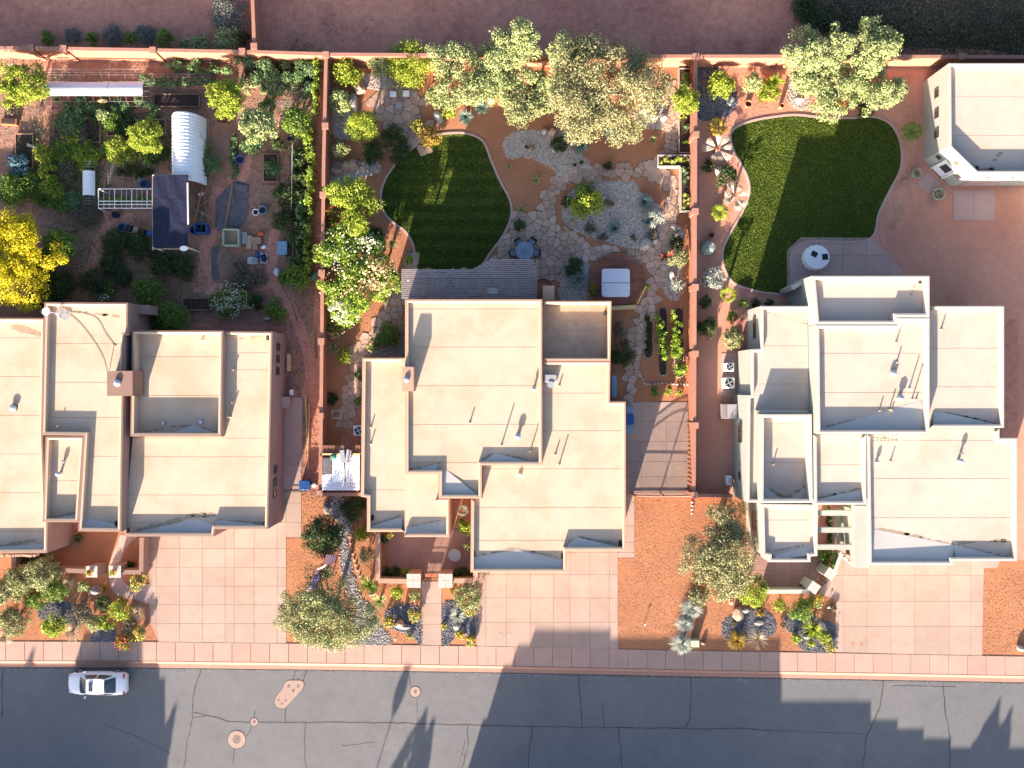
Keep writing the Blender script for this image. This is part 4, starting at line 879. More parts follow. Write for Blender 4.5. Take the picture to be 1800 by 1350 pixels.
pipe(h3, 1569, 656, zt, 24, .14, 'flue'); pipe(h3, 1580, 700, zt, 38, .14, 'flue'); pipe(h3, 1540, 812, z4, 30, .08, 'flue'); pipe(h3, 1684, 810, z4, 50, .1, 'flue'); pipe(h3, 1617, 494, zt, 5, .0, 'drain'); pipe(h3, 1355, 977, 3.75, 5, 0, 'drain')
m = MB(); x, y = G(1552, 766, z4)
m.tube([(x-1, y-.1, z4+.5), (x+.9, y-.25, z4+.5)], .02, n=5); 
for k in range(7): m.tube([(x-.9+k*.28, y-.45, z4+.5), (x-.9+k*.28, y+.15, z4+.5)], .012, n=4)
m.tube([(x, y-.1, z4), (x, y-.1, z4+.6)], .025, n=5); m.build('roof_antenna', 'dark', h3)
# west-facing windows of the right house
for pxw, H, py, z, w, h in ((1337, 3.9, 576, 2.4, 1.7, .7), (1312.5, 3.9, 761, 2.2, 1.5, .85), (1312.5, 3.9, 836, 2.0, .55, .55), (1338.5, 4.1, 915, 2.3, 1.4, .8)):
    wall_window(h3, 'x', xwall(pxw, H)-.01, (675-py)*(CAM_H-z)/FPX, z, w, h, -1, cross=w > 1)
# entry beams
for py in (902, 932, 962):
    m = MB(); X0, Y1 = G(1439, py-4.5, 3.7); X1, Y0 = G(1501, py+4.5, 3.7); m.box(X0, Y0, X1, Y1, 3.35, 3.7); m.build('entry_beam', 'stuccoC', h3)
m = MB(); X0, Y1 = G(1502, 889, 4.2); X1, Y0 = G(1528, 998, 4.2); m.box(X0, Y0, X1, Y1, 3.6, 4.2); m.build('entry_canopy', 'stuccoC', h3)
m = MB(); X0, Y1 = G(1504, 900, 3.6); X1, Y0 = G(1522, 985, 3.6); m.box(X0+.3, Y0, X1, Y1, 0, 3.6); m.build('entry_wall', 'stuccoC', h3)
m = MB()
for i in range(9):
    for j in range(2):
        x, y = G(1478+i*3.0+j, 972+i*2.6+j*3, 2.0); m.obox(x, y, rng.uniform(.12, .2), .14, 1.2, 1.9+rng.uniform(-.2, .2), -.6)
m.build('stone_veneer', 'rockw', h3)
m = MB(); m.sheet(GP([(1466, 893), (1500, 893), (1500, 955), (1466, 955)]), .02); m.build('entry_paving', 'stuccoC', h3)
m = MB(); A, B = G(1392, 507, 3.0), G(1424, 488, 3.0); m.obox((A[0]+B[0])/2, (A[1]+B[1])/2, 1.55, .32, 0, 3.0, math.atan2(B[1]-A[1], B[0]-A[0])); m.build('wing_wall', 'stuccoC', h3)

def garage(root, px0, px1, py, H, mat):
    """sectional garage door on a street-facing wall"""
    Y = G(0, py, H)[1]; xa, xb = G(px0, py, H)[0], G(px1, py, H)[0]; n = 4; z0, z1 = .03, 2.3
    for k in range(n): m = MB(); m.box(xa, Y-.05, xb, Y-.012, z0+(z1-z0)*k/n+.012, z0+(z1-z0)*(k+1)/n); m.build('garage_door_panel', mat, root)
garage(h1, 235, 300, 943, 4.0, 'capA'); garage(h1, 310, 365, 943, 4.0, 'capA'); garage(h1, 385, 455, 930, 4.0, 'capA')
garage(h2, 850, 975, 1006, HE, 'capB'); garage(h2, 1012, 1085, 968, HE, 'capB'); garage(h3, 1540, 1660, 993, 4.45, 'mauve'); garage(h3, 1695, 1770, 986, 4.45, 'mauve')
wall_window(h2, 'y', G(0, 944, HS)[1]-.01, G(750, 944, HS)[0], 1.6, 1.6, 1.2, -1); wall_window(h2, 'y', G(0, 935, HW)[1]-.01, G(678, 935, HW)[0], 1.6, 1.3, 1.2, -1)
wall_window(h3, 'y', G(0, 988, 4.1)[1]-.01, G(1388, 988, 4.1)[0], 1.6, 2.0, 1.4, -1); wall_window(h2, 'y', G(0, 526, HM)[1]+.01, G(800, 526, HM)[0], 1.5, 2.4, 1.8, 1)
# ---- white guest shed
sh = thing('shed', 'white outbuilding with clipped corner and garage door beyond the large lawn', 'shed', G(1740, 230))
SP = [(1668, 111), (2060, 111), (2060, 304), (1717, 304), (1669, 257)]
block(sh, SP, 3.9, MC, .5, seams=[170, 238], t=.18)
zs = 3.4
stains(sh, [(1705, 290), (1725, 300), (1745, 297)], 3.9, .5, .5, 22); stains(sh, [(1745, 285), (1765, 262)], 3.9, .5, .3, 8); pipe(sh, 1717, 296, zs, 4, 0, 'drain')
for py in (164, 200, 235): wall_window(sh, 'x', xwall(1668.4, 3.9)-.01, (675-py)*(CAM_H-2.1)/FPX, 2.1, .7, .62, -1)
A = Vector(G(1669, 257, 3.9)); B = Vector(G(1717, 304, 3.9)); d = (B-A).normalized(); nrm = Vector((d.y, -d.x))
if nrm.dot(Vector((-1, -1))) < 0: nrm = -nrm
ang = math.atan2(d.y, d.x); Lc = (B-A).length
def cpanel(name, mat, s, w, z0, z1, th=.06, parent=sh, out=.0):
    c = A+d*s+nrm*(out+th/2-.01); m = MB(); m.obox(c.x, c.y, w, th, z0, z1, ang); return m.build(name, mat, parent)
dr = cpanel('door', 'white', Lc*.5, 1.05, .05, 2.15, .06)
cpanel('door_glass', 'glass', Lc*.5, .7, .95, 1.95, .03, dr, .06); cpanel('sill', 'frame', Lc*.5, 1.15, .0, .05, .12)
for k, (w0) in enumerate((-.6, .6)): cpanel('door_trim', 'white', Lc*.5+w0, .12, .05, 2.3, .14)
for s in (.13, .87):
    w_ = cpanel('window', 'frame', Lc*s, .42, 1.6, 2.05, .06); cpanel('pane', 'glass', Lc*s, .32, 1.65, 2.0, .03, w_, .06)
c = A+d*(Lc*.5)+nrm*.06; m = MB()
for k in range(16):
    a = k*math.pi/8; r1 = .42 if k % 2 else .3
    u = Vector((d.x, d.y, 0)); p0 = Vector((c.x, c.y, 2.95)); p = p0+u*(r1*math.cos(a))+Vector((0, 0, 1))*(r1*math.sin(a)); q = p0+u*(.1*math.cos(a+.25))+Vector((0, 0, 1))*(.1*math.sin(a+.25)); q2 = p0+u*(.1*math.cos(a-.25))+Vector((0, 0, 1))*(.1*math.sin(a-.25)); nn = Vector((nrm.x, nrm.y, 0))*.05
    m.add([q, p, q2, p0+nn], [(0, 1, 3), (1, 2, 3)])
m.build('sun_ornament', 'rust', sh)
ys = G(1717, 304, 3.9)[1]; xa, xb = G(1712, 300, 2.4)[0]-.2, G(1775, 300, 2.4)[0]+.25
gd = MB(); gd.box(xa+.25, ys-.05, xb, ys-.01, .03, 2.35); g_ = gd.build('garage_door', 'mauve', sh)
for k in range(1, 4): m = MB(); m.box(xa+.25, ys-.065, xb, ys-.05, .03+k*.58-.012, .03+k*.58+.012); m.build('door_groove', 'grey', g_)
for x in (xa+1.1, xb-.2):
    m = MB(); m.lathe(x, ys-.14, [(.05, 2.55), (.11, 2.6), (.11, 2.75), (.03, 2.8)], 10); m.build('wall_lamp', 'rock', sh)
# ================================================================ PLANTS
def crown_pts(c, rx, ry, rz, n, clumps, cr, flat=.2, up=.35, lobes=0):
    """leaf positions and outward normals for a crown of many leafy clumps"""
    u = unit(nr.normal(0, 1, (clumps, 3))); u[:, 2] = np.abs(u[:, 2])*1.15-flat
    rad = nr.uniform(.35, 1.0, clumps)**.6
    cc = u*rad[:, None]*(1-cr*.55)
    if lobes:
        la = nr.uniform(0, 6.28)+np.arange(lobes)*2*math.pi/lobes+nr.uniform(-.35, .35, lobes); lr = nr.uniform(.42, .72, lobes); lr[0] = .1
        lc = np.stack([lr*np.cos(la), lr*np.sin(la), nr.uniform(-.15, .3, lobes)], 1); ls_ = nr.uniform(.42, .62, lobes)
        q = nr.integers(0, lobes, clumps); cc = lc[q]+u*rad[:, None]*ls_[q][:, None]*np.array([1, 1, .8])
    k = nr.integers(0, clumps, n)
    d = unit(nr.normal(0, 1, (n, 3))); rr = nr.uniform(.45, 1.05, n)[:, None]*cr*nr.uniform(.7, 1.25, clumps)[k][:, None]
    p = cc[k]+d*rr; p[:, 2] = np.maximum(p[:, 2], -.75)
    P = p*np.array([rx, ry, rz])+np.array(c); d = d+np.array([0, 0, up])
    return P, d, cc*np.array([rx, ry, rz])+np.array(c)
KD = {  # kind: name, category, leaf material, leaf size, density, clumps, clump radius, flower material
 'lime': ('leafy_shrub', 'shrub', 'l_lime', .17, 26, 26, .36, None), 'green': ('leafy_shrub', 'shrub', 'l_green', .15, 26, 26, .36, None),
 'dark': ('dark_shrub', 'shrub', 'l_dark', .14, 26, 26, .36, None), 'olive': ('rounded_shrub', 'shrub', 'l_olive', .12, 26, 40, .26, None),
 'pale': ('leafy_shrub', 'shrub', 'l_pale', .14, 26, 26, .34, None), 'sage': ('sage_bush', 'bush', 'l_sage', .10, 26, 40, .26, None),
 'mesq': ('desert_shrub', 'shrub', 'l_mesq', .11, 26, 40, .3, None), 'brown': ('dry_shrub', 'shrub', 'l_brown', .12, 16, 16, .4, None),
 'gold': ('gold_shrub', 'shrub', 'l_gold', .13, 26, 26, .34, None), 'blue': ('bluegreen_plant', 'plant', 'l_bluegreen', .2, 20, 18, .4, None),
 'yflow': ('flowering_shrub', 'shrub', 'l_olive', .10, 24, 26, .3, 'f_yellow'), 'rflow': ('flowering_shrub', 'shrub', 'l_green', .12, 22, 24, .34, 'f_red'),
 'pflow': ('flowering_shrub', 'shrub', 'l_green', .13, 20, 20, .36, 'f_pink'), 'wflow': ('flowering_shrub', 'shrub', 'l_green', .15, 24, 26, .34, 'f_white'),
 'cflow': ('flowering_shrub', 'shrub', 'l_vine', .16, 22, 30, .32, 'f_cream'), 'veg': ('vegetable_plants', 'plants', 'l_veg', .14, 26, 26, .34, None),
 'vine': ('leafy_plant', 'plant', 'l_vine', .2, 22, 26, .34, None), 'silver': ('silver_shrub', 'shrub', 'l_silver', .12, 18, 20, .32, None),
 'yellow': ('yellow_shrub', 'shrub', 'l_yellow', .15, 26, 30, .32, None), 'darktip': ('dark_shrub', 'shrub', 'l_dark', .14, 26, 26, .36, None)}
def shrub(kind, px, py, r, h, label, sx=1.0, dens=1.0, group=None, fl=1.0, name=None, lsz=1.0):
    nm, cat, mat, ls, dn, cl, cr, fm = KD[kind]; nm = name or nm; ls *= lsz
    zc = h*.5; x, y = G(px, py, zc); R = r*PX*(1.2 if px < 565 and py < 580 else 1.1); t = thing(nm, label, cat, (x, y, 0), group)
    n = int(dn*1.35*dens*R*R*sx/(ls*ls)*1.0)+60; n = min(n, 20000)
    P, d, cc = crown_pts((x, y, zc), R*sx, R, h*.55, n, max(6, int(cl*min(1.6, .5+R*.6))), cr)
    np_mesh('foliage', leaf_quads(P, d, ls), 4, mat, t)
    if fm:
        k = int(n*.075*fl)+10; P2, d2, _ = crown_pts((x, y, zc+.05), R*sx*1.04, R*1.04, h*.6, k, max(8, cl), .3, flat=0, up=.8)
        np_mesh('blossom', leaf_quads(P2, d2, .12, .85, .4), 4, fm, t)
    m = MB()
    for i in range(4 if R > .35 else 2):
        q = cc[i % len(cc)]; m.tube([(x, y, 0), ((x+q[0])/2, (y+q[1])/2, zc*.6), tuple(q)], .035*min(1.5, R), .012, 5)
    m.build('stem', 'bark', t)
    return t
def tree(px, py, r, h, mat, label, name='olive_tree', ls=.17, dens=1.0, clumps=60, cr=.24, sx=1.0, bark='bark', cat='tree', trunk_h=.35, flower=None, fn=.08, group=None, th=.5, lobes=None, flat=.35):
    zc = h*.62; x, y = G(px, py, zc); R = r*PX*1.12; t = thing(name, label, cat, (x, y, 0), group)
    ls *= .9; n = int(58*dens*R*R*sx/(ls*ls)); n = min(n, 60000); clumps = int(clumps*1.7); cr *= .86
    P, d, cc = crown_pts((x, y, zc), R*sx, R, h*.42, n, clumps, cr, flat=flat, lobes=0 if (r < 36 or mat == 'l_dark') else (5 if r < 50 else 7))
    np_mesh('crown', leaf_quads(P, d, ls, .5, .8), 4, mat, t)
    if flower:
        P2, d2, _ = crown_pts((x, y, zc+.1), R*sx*1.02, R*1.02, h*.43, int(n*fn), clumps, cr, flat=0, up=.8)
        np_mesh('blossom', leaf_quads(P2, d2, .15, .85, .4), 4, flower, t)
    m = MB(); tr = max(.06, R*.045)
    m.tube([(x, y, -.05), (x+.05, y+.03, h*trunk_h*.5), (x-.03, y+.06, h*trunk_h)], tr*1.4, tr, 8); tk = m.build('trunk', bark, t, smooth_=True)
    o = np.argsort(-np.linalg.norm(cc-np.array([x, y, zc]), axis=1))
    for i in range(min(9, len(cc))):
        q = cc[o[i*2 % len(cc)]]; m = MB(); b0 = (x-.03, y+.06, h*trunk_h*.9)
        m.tube([b0, (b0[0]*.55+q[0]*.45+rng.uniform(-.1, .1), b0[1]*.55+q[1]*.45+rng.uniform(-.1, .1), b0[2]*.5+q[2]*.5+.1), tuple(q)], tr*.7, tr*.15, 5); m.build('limb', bark, tk)
    return t
def blades(c, L, n, w, e0, e1, droop, fold=.0):
    """n arching tapered blades from a centre; returns (n*3,4,3)"""
    az = nr.uniform(0, 2*math.pi, n); el = np.radians(nr.uniform(e0, e1, n)); L = L*nr.uniform(.8, 1.05, n)
    d = np.stack([np.cos(az), np.sin(az), np.zeros(n)], 1); s = np.stack([-np.sin(az), np.cos(az), np.zeros(n)], 1)
    def at(t):
        p = d*(L*t*np.cos(el))[:, None]; p[:, 2] = L*t*np.sin(el)-droop*L*t*t; return p+np.array(c)
    W = [w*.6, w, w*.75, w*.06]; T = [.05, .35, .7, 1.0]; pts = [(at(t)-s*ww/2, at(t)+s*ww/2) for t, ww in zip(T, W)]
    return np.concatenate([np.stack([pts[i][0], pts[i][1], pts[i+1][1], pts[i+1][0]], 1) for i in range(3)], 0)
def spiky(px, py, r, label, mat='l_blue', n=90, w=.06, e=(8, 80), droop=.15, name='yucca', cat='yucca', h=.25, flower=None, group=None):
    x, y = G(px, py, h); R = r*PX; t = thing(name, label, cat, (x, y, 0), group)
    np_mesh('leaves' if name != 'grass_clump' else 'blades', blades((x, y, h), R*1.12, n, w, e[0], e[1], droop), 4, mat, t)
    m = MB(); m.lathe(x, y, [(.1*R+.03, 0), (.12*R+.03, h*.8), (.05, h+.06), (.01, h+.08)], 8); m.build('stem', 'bark', t)
    if flower:
        m = MB()
        for k in range(6):
            a = rng.uniform(0, 6.28); m.tube([(x, y, h), (x+R*.6*math.cos(a), y+R*.6*math.sin(a), h+1.0), (x+R*.9*math.cos(a), y+R*.9*math.sin(a), h+1.3)], .018, .03, 4)
        m.build('flower_stalk', flower, t)
    return t
def fan_palm(px, py, r, h, label, mat='l_silver', nf=9, seg=13, name='fan_palm', wide=.16, petiole=.3, stem='terracotta', cat='palm', spread=1.15):
    x, y = G(px, py, h); R = r*PX; t = thing(name, label, cat, (x, y, 0)); m = MB()
    m.lathe(x, y, [(.14, 0), (.11, h*.5), (.1, h), (.02, h+.1)], 9); m.build('trunk', 'bark', t); a0 = rng.uniform(0, 6)
    for k in range(nf):
        az = a0+k*2*math.pi/nf+rng.uniform(-.2, .2); el = rng.uniform(.1, .55); d = Vector((math.cos(az)*math.cos(el), math.sin(az)*math.cos(el), math.sin(el))); s = Vector((-math.sin(az), math.cos(az), 0)); up = d.cross(s)*-1
        p0 = Vector((x, y, h)); hub = p0+d*R*petiole; f = MB(); Lf = R*(1-petiole)*rng.uniform(.85, 1.1)
        for j in range(seg):
            q = spread*(-1+2*(j+.5)/seg); dd = (d*math.cos(q)+s*math.sin(q)).normalized(); ss = (s*math.cos(q)-d*math.sin(q)).normalized()
            l = Lf*(1-.18*abs(q)); w0 = Lf*wide*.5
            f.add([hub, hub+dd*l*.6+ss*w0*.5-Vector((0, 0, .03)), hub+dd*l-Vector((0, 0, l*.12)), hub+dd*l*.6-ss*w0*.5-Vector((0, 0, .03)), hub+dd*l*.6+Vector((0, 0, .02))], [(0, 1, 4), (1, 2, 4), (2, 3, 4), (3, 0, 4)])
        fo = f.build('frond', mat, t); f = MB(); f.tube([p0, hub], .022, .015, 4); f.build('petiole', stem, fo)
    return t
def feather_palm(px, py, r, h, label, mat='l_gold', nf=16, name='cycad', cat='cycad', lw=.05):
    x, y = G(px, py, h); R = r*PX; t = thing(name, label, cat, (x, y, 0)); m = MB(); m.lathe(x, y, [(.16, 0), (.18, h*.7), (.06, h+.06), (.01, h+.08)], 9); m.build('trunk', 'bark', t)
    for k in range(nf):
        az = k*2*math.pi/nf+rng.uniform(-.15, .15); el = rng.uniform(.15, .9); f = MB(); s = Vector((-math.sin(az), math.cos(az), 0))
        pos = lambda u: Vector((x+math.cos(az)*R*u*math.cos(el*.8), y+math.sin(az)*R*u*math.cos(el*.8), h+R*u*math.sin(el)-R*.55*u*u))
        for j in range(1, 12):
            u = j/12; p = pos(u); d = (pos(u+.05)-p).normalized(); l = R*.32*math.sin(math.pi*min(.95, u*.85+.12))
            for sg in (1, -1): f.add([p, p+d*lw, p+s*sg*l+d*l*.7-Vector((0, 0, l*.25))], [(0, 1, 2)] if sg < 0 else [(0, 2, 1)])
        f.build('frond', mat, t)
    return t
def hedge(pts, w, h, mat, label, name='vine_row', cat='vines', ls=.17, dens=1.0, flower=None, z0=.0):
    W = [G(p[0], p[1], h*.6) for p in pts]; t = thing(name, label, cat, W[0]); L = [math.dist(a, b) for a, b in zip(W, W[1:])]; T = sum(L); wm = w*PX
    n = min(22000, int(16*dens*T*wm/(ls*ls))+80); nc = max(6, int(T/(wm*.33))*3); seg = np.searchsorted(np.cumsum(L), nr.uniform(0, T, nc)); seg = np.minimum(seg, len(L)-1); f = nr.uniform(0, 1, nc)
    A = np.array(W[:-1])[seg]; B = np.array(W[1:])[seg]; c = A+(B-A)*f[:, None]+nr.uniform(-.36, .36, (nc, 2))*wm
    c = np.concatenate([c, nr.uniform(z0+h*.25, h*.85, (nc, 1))], 1); k = nr.integers(0, nc, n); d = unit(nr.normal(0, 1, (n, 3)))
    P = c[k]+d*np.array([wm*.24, wm*.24, h*.3])*nr.uniform(.4, 1.1, n)[:, None]; P[:, 2] = np.maximum(P[:, 2], .03)
    np_mesh('foliage', leaf_quads(P, d+np.array([0, 0, .4]), ls), 4, mat, t)
    if flower: q = nr.integers(0, n, int(n*.05)); np_mesh('blossom', leaf_quads(P[q]+[0, 0, .08], d[q]*.3+[0, 0, 1], .13, .9, .4), 4, flower, t)
    m = MB()
    for a, b in zip(W, W[1:]): m.tube([(*a, .03), ((a[0]+b[0])/2, (a[1]+b[1])/2, h*.4), (*b, .05)], .03, .02, 5)
    m.build('stem', 'bark', t); return t
def boulder(px, py, rx, ry, h, label, mat='rock', rot=0, seed=None, name='boulder'):
    x, y = G(px, py, h*.4); m = MB(); m.rock(x, y, rx*PX, ry*PX, h, rot, seed if seed is not None else int(px*7+py)); return tag(m.build(name, mat, None, (x, y, 0)), label, 'rock')
S = shrub
# -- open lots behind the wall
for a in [('green', 86, 68, 12, 1.1, 'westernmost small green shrub behind the orange wall'), ('green', 160, 70, 12, 1.1, 'small green shrub between two grey bushes behind the orange wall'),
 ('green', 230, 68, 11, 1.1, 'small green shrub between the twin wide grey bushes behind the wall'), ('green', 290, 68, 14, 1.3, 'small green shrub with lime top nearest the pale bushes'),
 ('sage', 128, 63, 14, .7, 'smallest grey bush behind the orange wall'), ('sage', 198, 61, 17, .7, 'low grey bush in the middle of the wall-side row'), ('sage', 257, 60, 18, .7, 'long low grey bush east of its grey neighbour'),
 ('pale', 328, 78, 12, .9, 'small pale green bush touching the orange wall'), ('pale', 355, 77, 17, 1.0, 'pale green bush leaning on the wall'), ('pale', 398, 70, 22, 1.5, 'largest pale green bush in the corner of the dirt lot'), ('dark', 428, 68, 11, 1.0, 'dark shaded shrub in the corner of the red block wall')]: S(*a)
S('sage', 402, 25, 33, 1.2, 'big round grey sagebrush in the dirt lot', 1.05)
# -- olive and mesquite trees along the middle yard's back wall
tree(822, 135, 52, 4.6, 'l_pale', 'pale olive tree nearest the lime bush', dens=1.0)
tree(903, 86, 43, 5.6, 'l_pale', 'tallest pale olive tree leaning over the block wall')
tree(892, 142, 46, 4.4, 'l_pale', 'olive tree in front of the one leaning over the wall', clumps=44)
tree(930, 188, 42, 3.6, 'l_olive', 'yellowish olive tree standing at the edge of the red gravel')
tree(995, 112, 45, 5.0, 'l_pale', 'pale olive tree west of the big tan mesquite')
tree(968, 158, 36, 3.6, 'l_pale', 'small olive tree under its taller pale neighbour', clumps=34)
tree(1066, 150, 80, 6.0, 'l_mesq', 'biggest tan feathery mesquite tree by the back wall', 'mesquite_tree', ls=.15, dens=1.1, clumps=120, cr=.2, bark='barkpale')
tree(1436, 95, 42, 5.6, 'l_pale', 'pale olive tree over the wall, nearer the gravel lot')
tree(1437, 152, 48, 4.4, 'l_pale', 'broad olive tree in front of the wall beside the spiky palm')
tree(1535, 88, 40, 5.6, 'l_pale', 'pale olive tree over the wall by the dry brush')
tree(1532, 148, 50, 4.4, 'l_pale', 'broad olive tree nearest the white shed')
# -- middle yard
S('lime', 728, 112, 40, 2.2, 'widest lime green bush on the back wall', 1.2, lsz=.7)
for a in [('lime', 612, 126, 27, 2.0, 'lime yellow bush in the corner by two walls'), ('pale', 668, 118, 22, 1.8, 'wispy pale bush with tall stems on the wall'), ('pale', 598, 178, 22, 1.8, 'grey green bush against the long red wall by the rocks'),
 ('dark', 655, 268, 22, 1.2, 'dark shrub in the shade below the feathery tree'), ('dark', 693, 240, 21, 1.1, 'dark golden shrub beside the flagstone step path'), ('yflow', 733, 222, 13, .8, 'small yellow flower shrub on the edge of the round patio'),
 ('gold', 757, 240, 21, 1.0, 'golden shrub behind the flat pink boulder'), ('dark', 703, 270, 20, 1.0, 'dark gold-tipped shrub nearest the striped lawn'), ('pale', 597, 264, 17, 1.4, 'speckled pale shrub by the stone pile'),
 ('lime', 790, 194, 15, .9, 'small lime shrub above the white boulder'), ('pale', 763, 170, 16, 1.0, 'pale tufted shrub east of the garden chairs'), ('dark', 983, 255, 15, .8, 'dark shrub in the pale gravel under the olive'),
 ('dark', 1067, 291, 9, .5, 'tiny dark round shrub in the red gravel'), ('dark', 997, 355, 11, .9, 'dark little shrub hugging the lime bush'), ('green', 1030, 340, 20, 1.5, 'dark green shrub behind the lime bush of the gravel island'),
 ('brown', 1038, 402, 11, .5, 'brown twiggy clump in the gravel island'), ('brown', 1060, 418, 9, .5, 'brown clump on the south rim of the gravel island'), ('brown', 1148, 411, 11, .6, 'brown shrub behind the white boulder'), ('brown', 1113, 418, 6, .4, 'tiny brown tuft west of the white boulder'),
 ('brown', 1071, 357, 9, .5, 'brown clump in the middle of the gravel island'), ('dark', 1190, 427, 14, 1.0, 'dark shrub by the east wall north of the olive ball'), ('olive', 1191, 453, 20, 1.6, 'olive ball shrub against the orange wall'), ('silver', 1192, 409, 13, 1.0, 'silver-leaved shrub at the top of the wall bed'), ('silver', 1192, 501, 13, .9, 'grey shrub at the south end of the wall bed'),
 ('dark', 1010, 468, 18, .9, 'dark purple-green shrub beside the wooden deck'), ('lime', 1041, 509, 9, .8, 'small lime plant at the edge of the deck'), ('lime', 1135, 505, 7, .7, 'small lime sprig at the east rim of the deck'),
 ('brown', 1088, 578, 14, .9, 'brown shrub beside the tan-capped house roof corner'), ('dark', 1094, 621, 24, 1.6, 'large dark ball shrub by the curved stone path'), ('green', 1150, 689, 8, .6, 'small round shrub by the parking pad, nearest the stone path'), ('lime', 1174, 686, 9, .6, 'middle small shrub of three by the parking pad'), ('lime', 1193, 691, 6, .4, 'smallest lime tuft near the parking pad'),
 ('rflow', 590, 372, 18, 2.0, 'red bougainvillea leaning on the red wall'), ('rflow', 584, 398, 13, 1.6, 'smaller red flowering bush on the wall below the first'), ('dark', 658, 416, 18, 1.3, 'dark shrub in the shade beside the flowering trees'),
 ('pflow', 590, 578, 18, 1.2, 'rose bush with pink blooms in the side yard'), ('lime', 605, 626, 14, .9, 'small lime shrub in the narrow side yard'), ('green', 682, 590, 22, 1.3, 'green shrub in the nook behind the west wing'), ('pflow', 656, 606, 13, .9, 'pink-tipped bush at the stone path corner'),
 ('lime', 719, 457, 8, .5, 'lime potted plant beside the lawn edging'), ('dark', 584, 700, 12, .4, 'low shaded plant in the narrow side yard'), ('dark', 632, 660, 10, .8, 'narrow dark shrub against the west wing wall'),
 ('green', 632, 705, 8, .7, 'narrow green shrub further down the west wing wall'), ('dark', 913, 396, 11, .9, 'dark potted shrub on the flagstone patio'), ('olive', 640, 350, 3, .3, 'tiny tuft beside the lime tree')]: S(*a)
S('lime', 1031, 361, 31, 2.2, 'bright lime shrub in the pale gravel island')
tree(637, 222, 28, 3.4, 'l_lime', 'slim feathery yellow-green tree beside the round patio', 'acacia_tree', ls=.13, clumps=30, cr=.3)
tree(617, 360, 44, 4.2, 'l_lime', 'lime green tree with ragged edge beside the long red wall', 'citrus_tree', ls=.2, clumps=50, cr=.26)
tree(612, 440, 46, 4.2, 'l_vine', 'white-flecked green tree overhanging the wall', 'flowering_tree', ls=.19, flower='f_white', fn=.015)
tree(612, 505, 40, 4.0, 'l_vine', 'green flowering tree south of the white-flecked one', 'flowering_tree', ls=.19, flower='f_cream', fn=.02)
tree(662, 488, 36, 3.6, 'l_vine', 'tree full of cream blossom beside the flagstone path', 'flowering_tree', ls=.19, flower='f_cream', fn=.09)
tree(606, 545, 27, 3.0, 'l_vine', 'small tree covered in white blossom', 'flowering_tree', ls=.17, flower='f_white', fn=.12, clumps=36)
tree(655, 432, 22, 3.4, 'l_green', 'green tree edge with sparse white blossom over the red gravel', 'flowering_tree', ls=.17, flower='f_white', fn=.06, clumps=26)
for a in [(818, 207, 16, 'pale spiky agave below the first olive tree'), (847, 190, 14, 'pale spiky agave half under the olive trees'), (1020, 228, 19, 'upper of two big blue yuccas by the mesquite'), (1020, 255, 19, 'lower of two big blue yuccas by the mesquite'), (1075, 238, 15, 'blue-grey yucca under the mesquite edge'),
 (1132, 356, 18, 'blue yucca in the east of the gravel island'), (1080, 401, 16, 'blue yucca in the south of the gravel island'), (1016, 491, 19, 'dense round blue yucca beside the hot tub deck')]: spiky(*a, n=150, w=.07)
for a in [(894, 292, 6, 'tiny pale tuft near the lawn in the red gravel'), (942, 316, 10, 'pale green tuft in the middle of the red gravel'), (917, 369, 12, 'pale green tuft at the edge of the flagstone patio'), (690, 430, 12, 'pale yucca in the sunny gravel by the lawn'), (585, 612, 15, 'dark yucca against the red wall in the side yard'), (697, 598, 17, 'spiky yucca in the nook behind the west wing'),
 (1147, 245, 9, 'small green tuft by the flagstone path near the mesquite'), (1094, 248, 8, 'small tuft at the mesquite tree edge'), (1120, 225, 8, 'tuft in the small pale gravel patch')]: spiky(*a, mat='l_pale', n=70, w=.04, name='grass_tuft', cat='tuft')
S('silver', 1150, 384, 19, 1.2, 'silver bushy cholla beside the blue yucca', name='cholla_cactus'); S('blue', 1138, 392, 9, .5, 'small teal plant between yucca and cholla')
spiky(1168, 452, 13, 'red-stalked yucca next to the olive ball shrub', mat='l_dark', n=60, w=.03, flower='f_red')
for a in [(1010, 290, 5, 'tiny dark cactus on the pale gravel strip'), (1022, 286, 6, 'little dark cactus near the strip edge'), (925, 258, 5, 'tiny dark cactus on the west of the pale strip')]: spiky(*a, mat='l_dark', n=50, w=.04, name='small_cactus', cat='cactus', e=(30, 85))
# vines and vegetables of the middle yard
tree(1204, 178, 24, 3.2, 'l_lime', 'bright lime fruit tree squeezed by the east wall', 'citrus_tree', ls=.19, clumps=34, cr=.3)
hedge([(1206, 125), (1205, 150)], 16, 1.6, 'l_green', 'dark green climber at the north end of the wall bed')
hedge([(1158, 560), (1166, 600), (1166, 635)], 19, 1.4, 'l_vine', 'leafy vine row in the middle stone-edged bed')
hedge([(1188, 545), (1190, 625)], 20, 1.4, 'l_vine', 'leafy vine row nearest the orange wall'); S('vine', 1196, 648, 13, 1.0, 'lone leafy vine at the foot of the wall-side bed')
hedge([(1139, 556), (1139, 622)], 8, .35, 'l_dark', 'low dark herb row in the narrow stone-edged bed', 'herb_row', 'herbs', ls=.1)
hedge([(1164, 283), (1208, 283)], 14, .9, 'l_lime', 'lettuce and flowers in the horizontal raised planter', 'vegetable_row', 'vegetables', flower='f_pink')
hedge([(1205, 296), (1206, 328)], 13, .9, 'l_veg', 'leafy greens in the upright raised planter', 'vegetable_row', 'vegetables'); hedge([(1206, 338), (1206, 364)], 13, .9, 'l_lime', 'yellow-green herbs at the south of the raised planter', 'vegetable_row', 'vegetables', flower='f_pink')
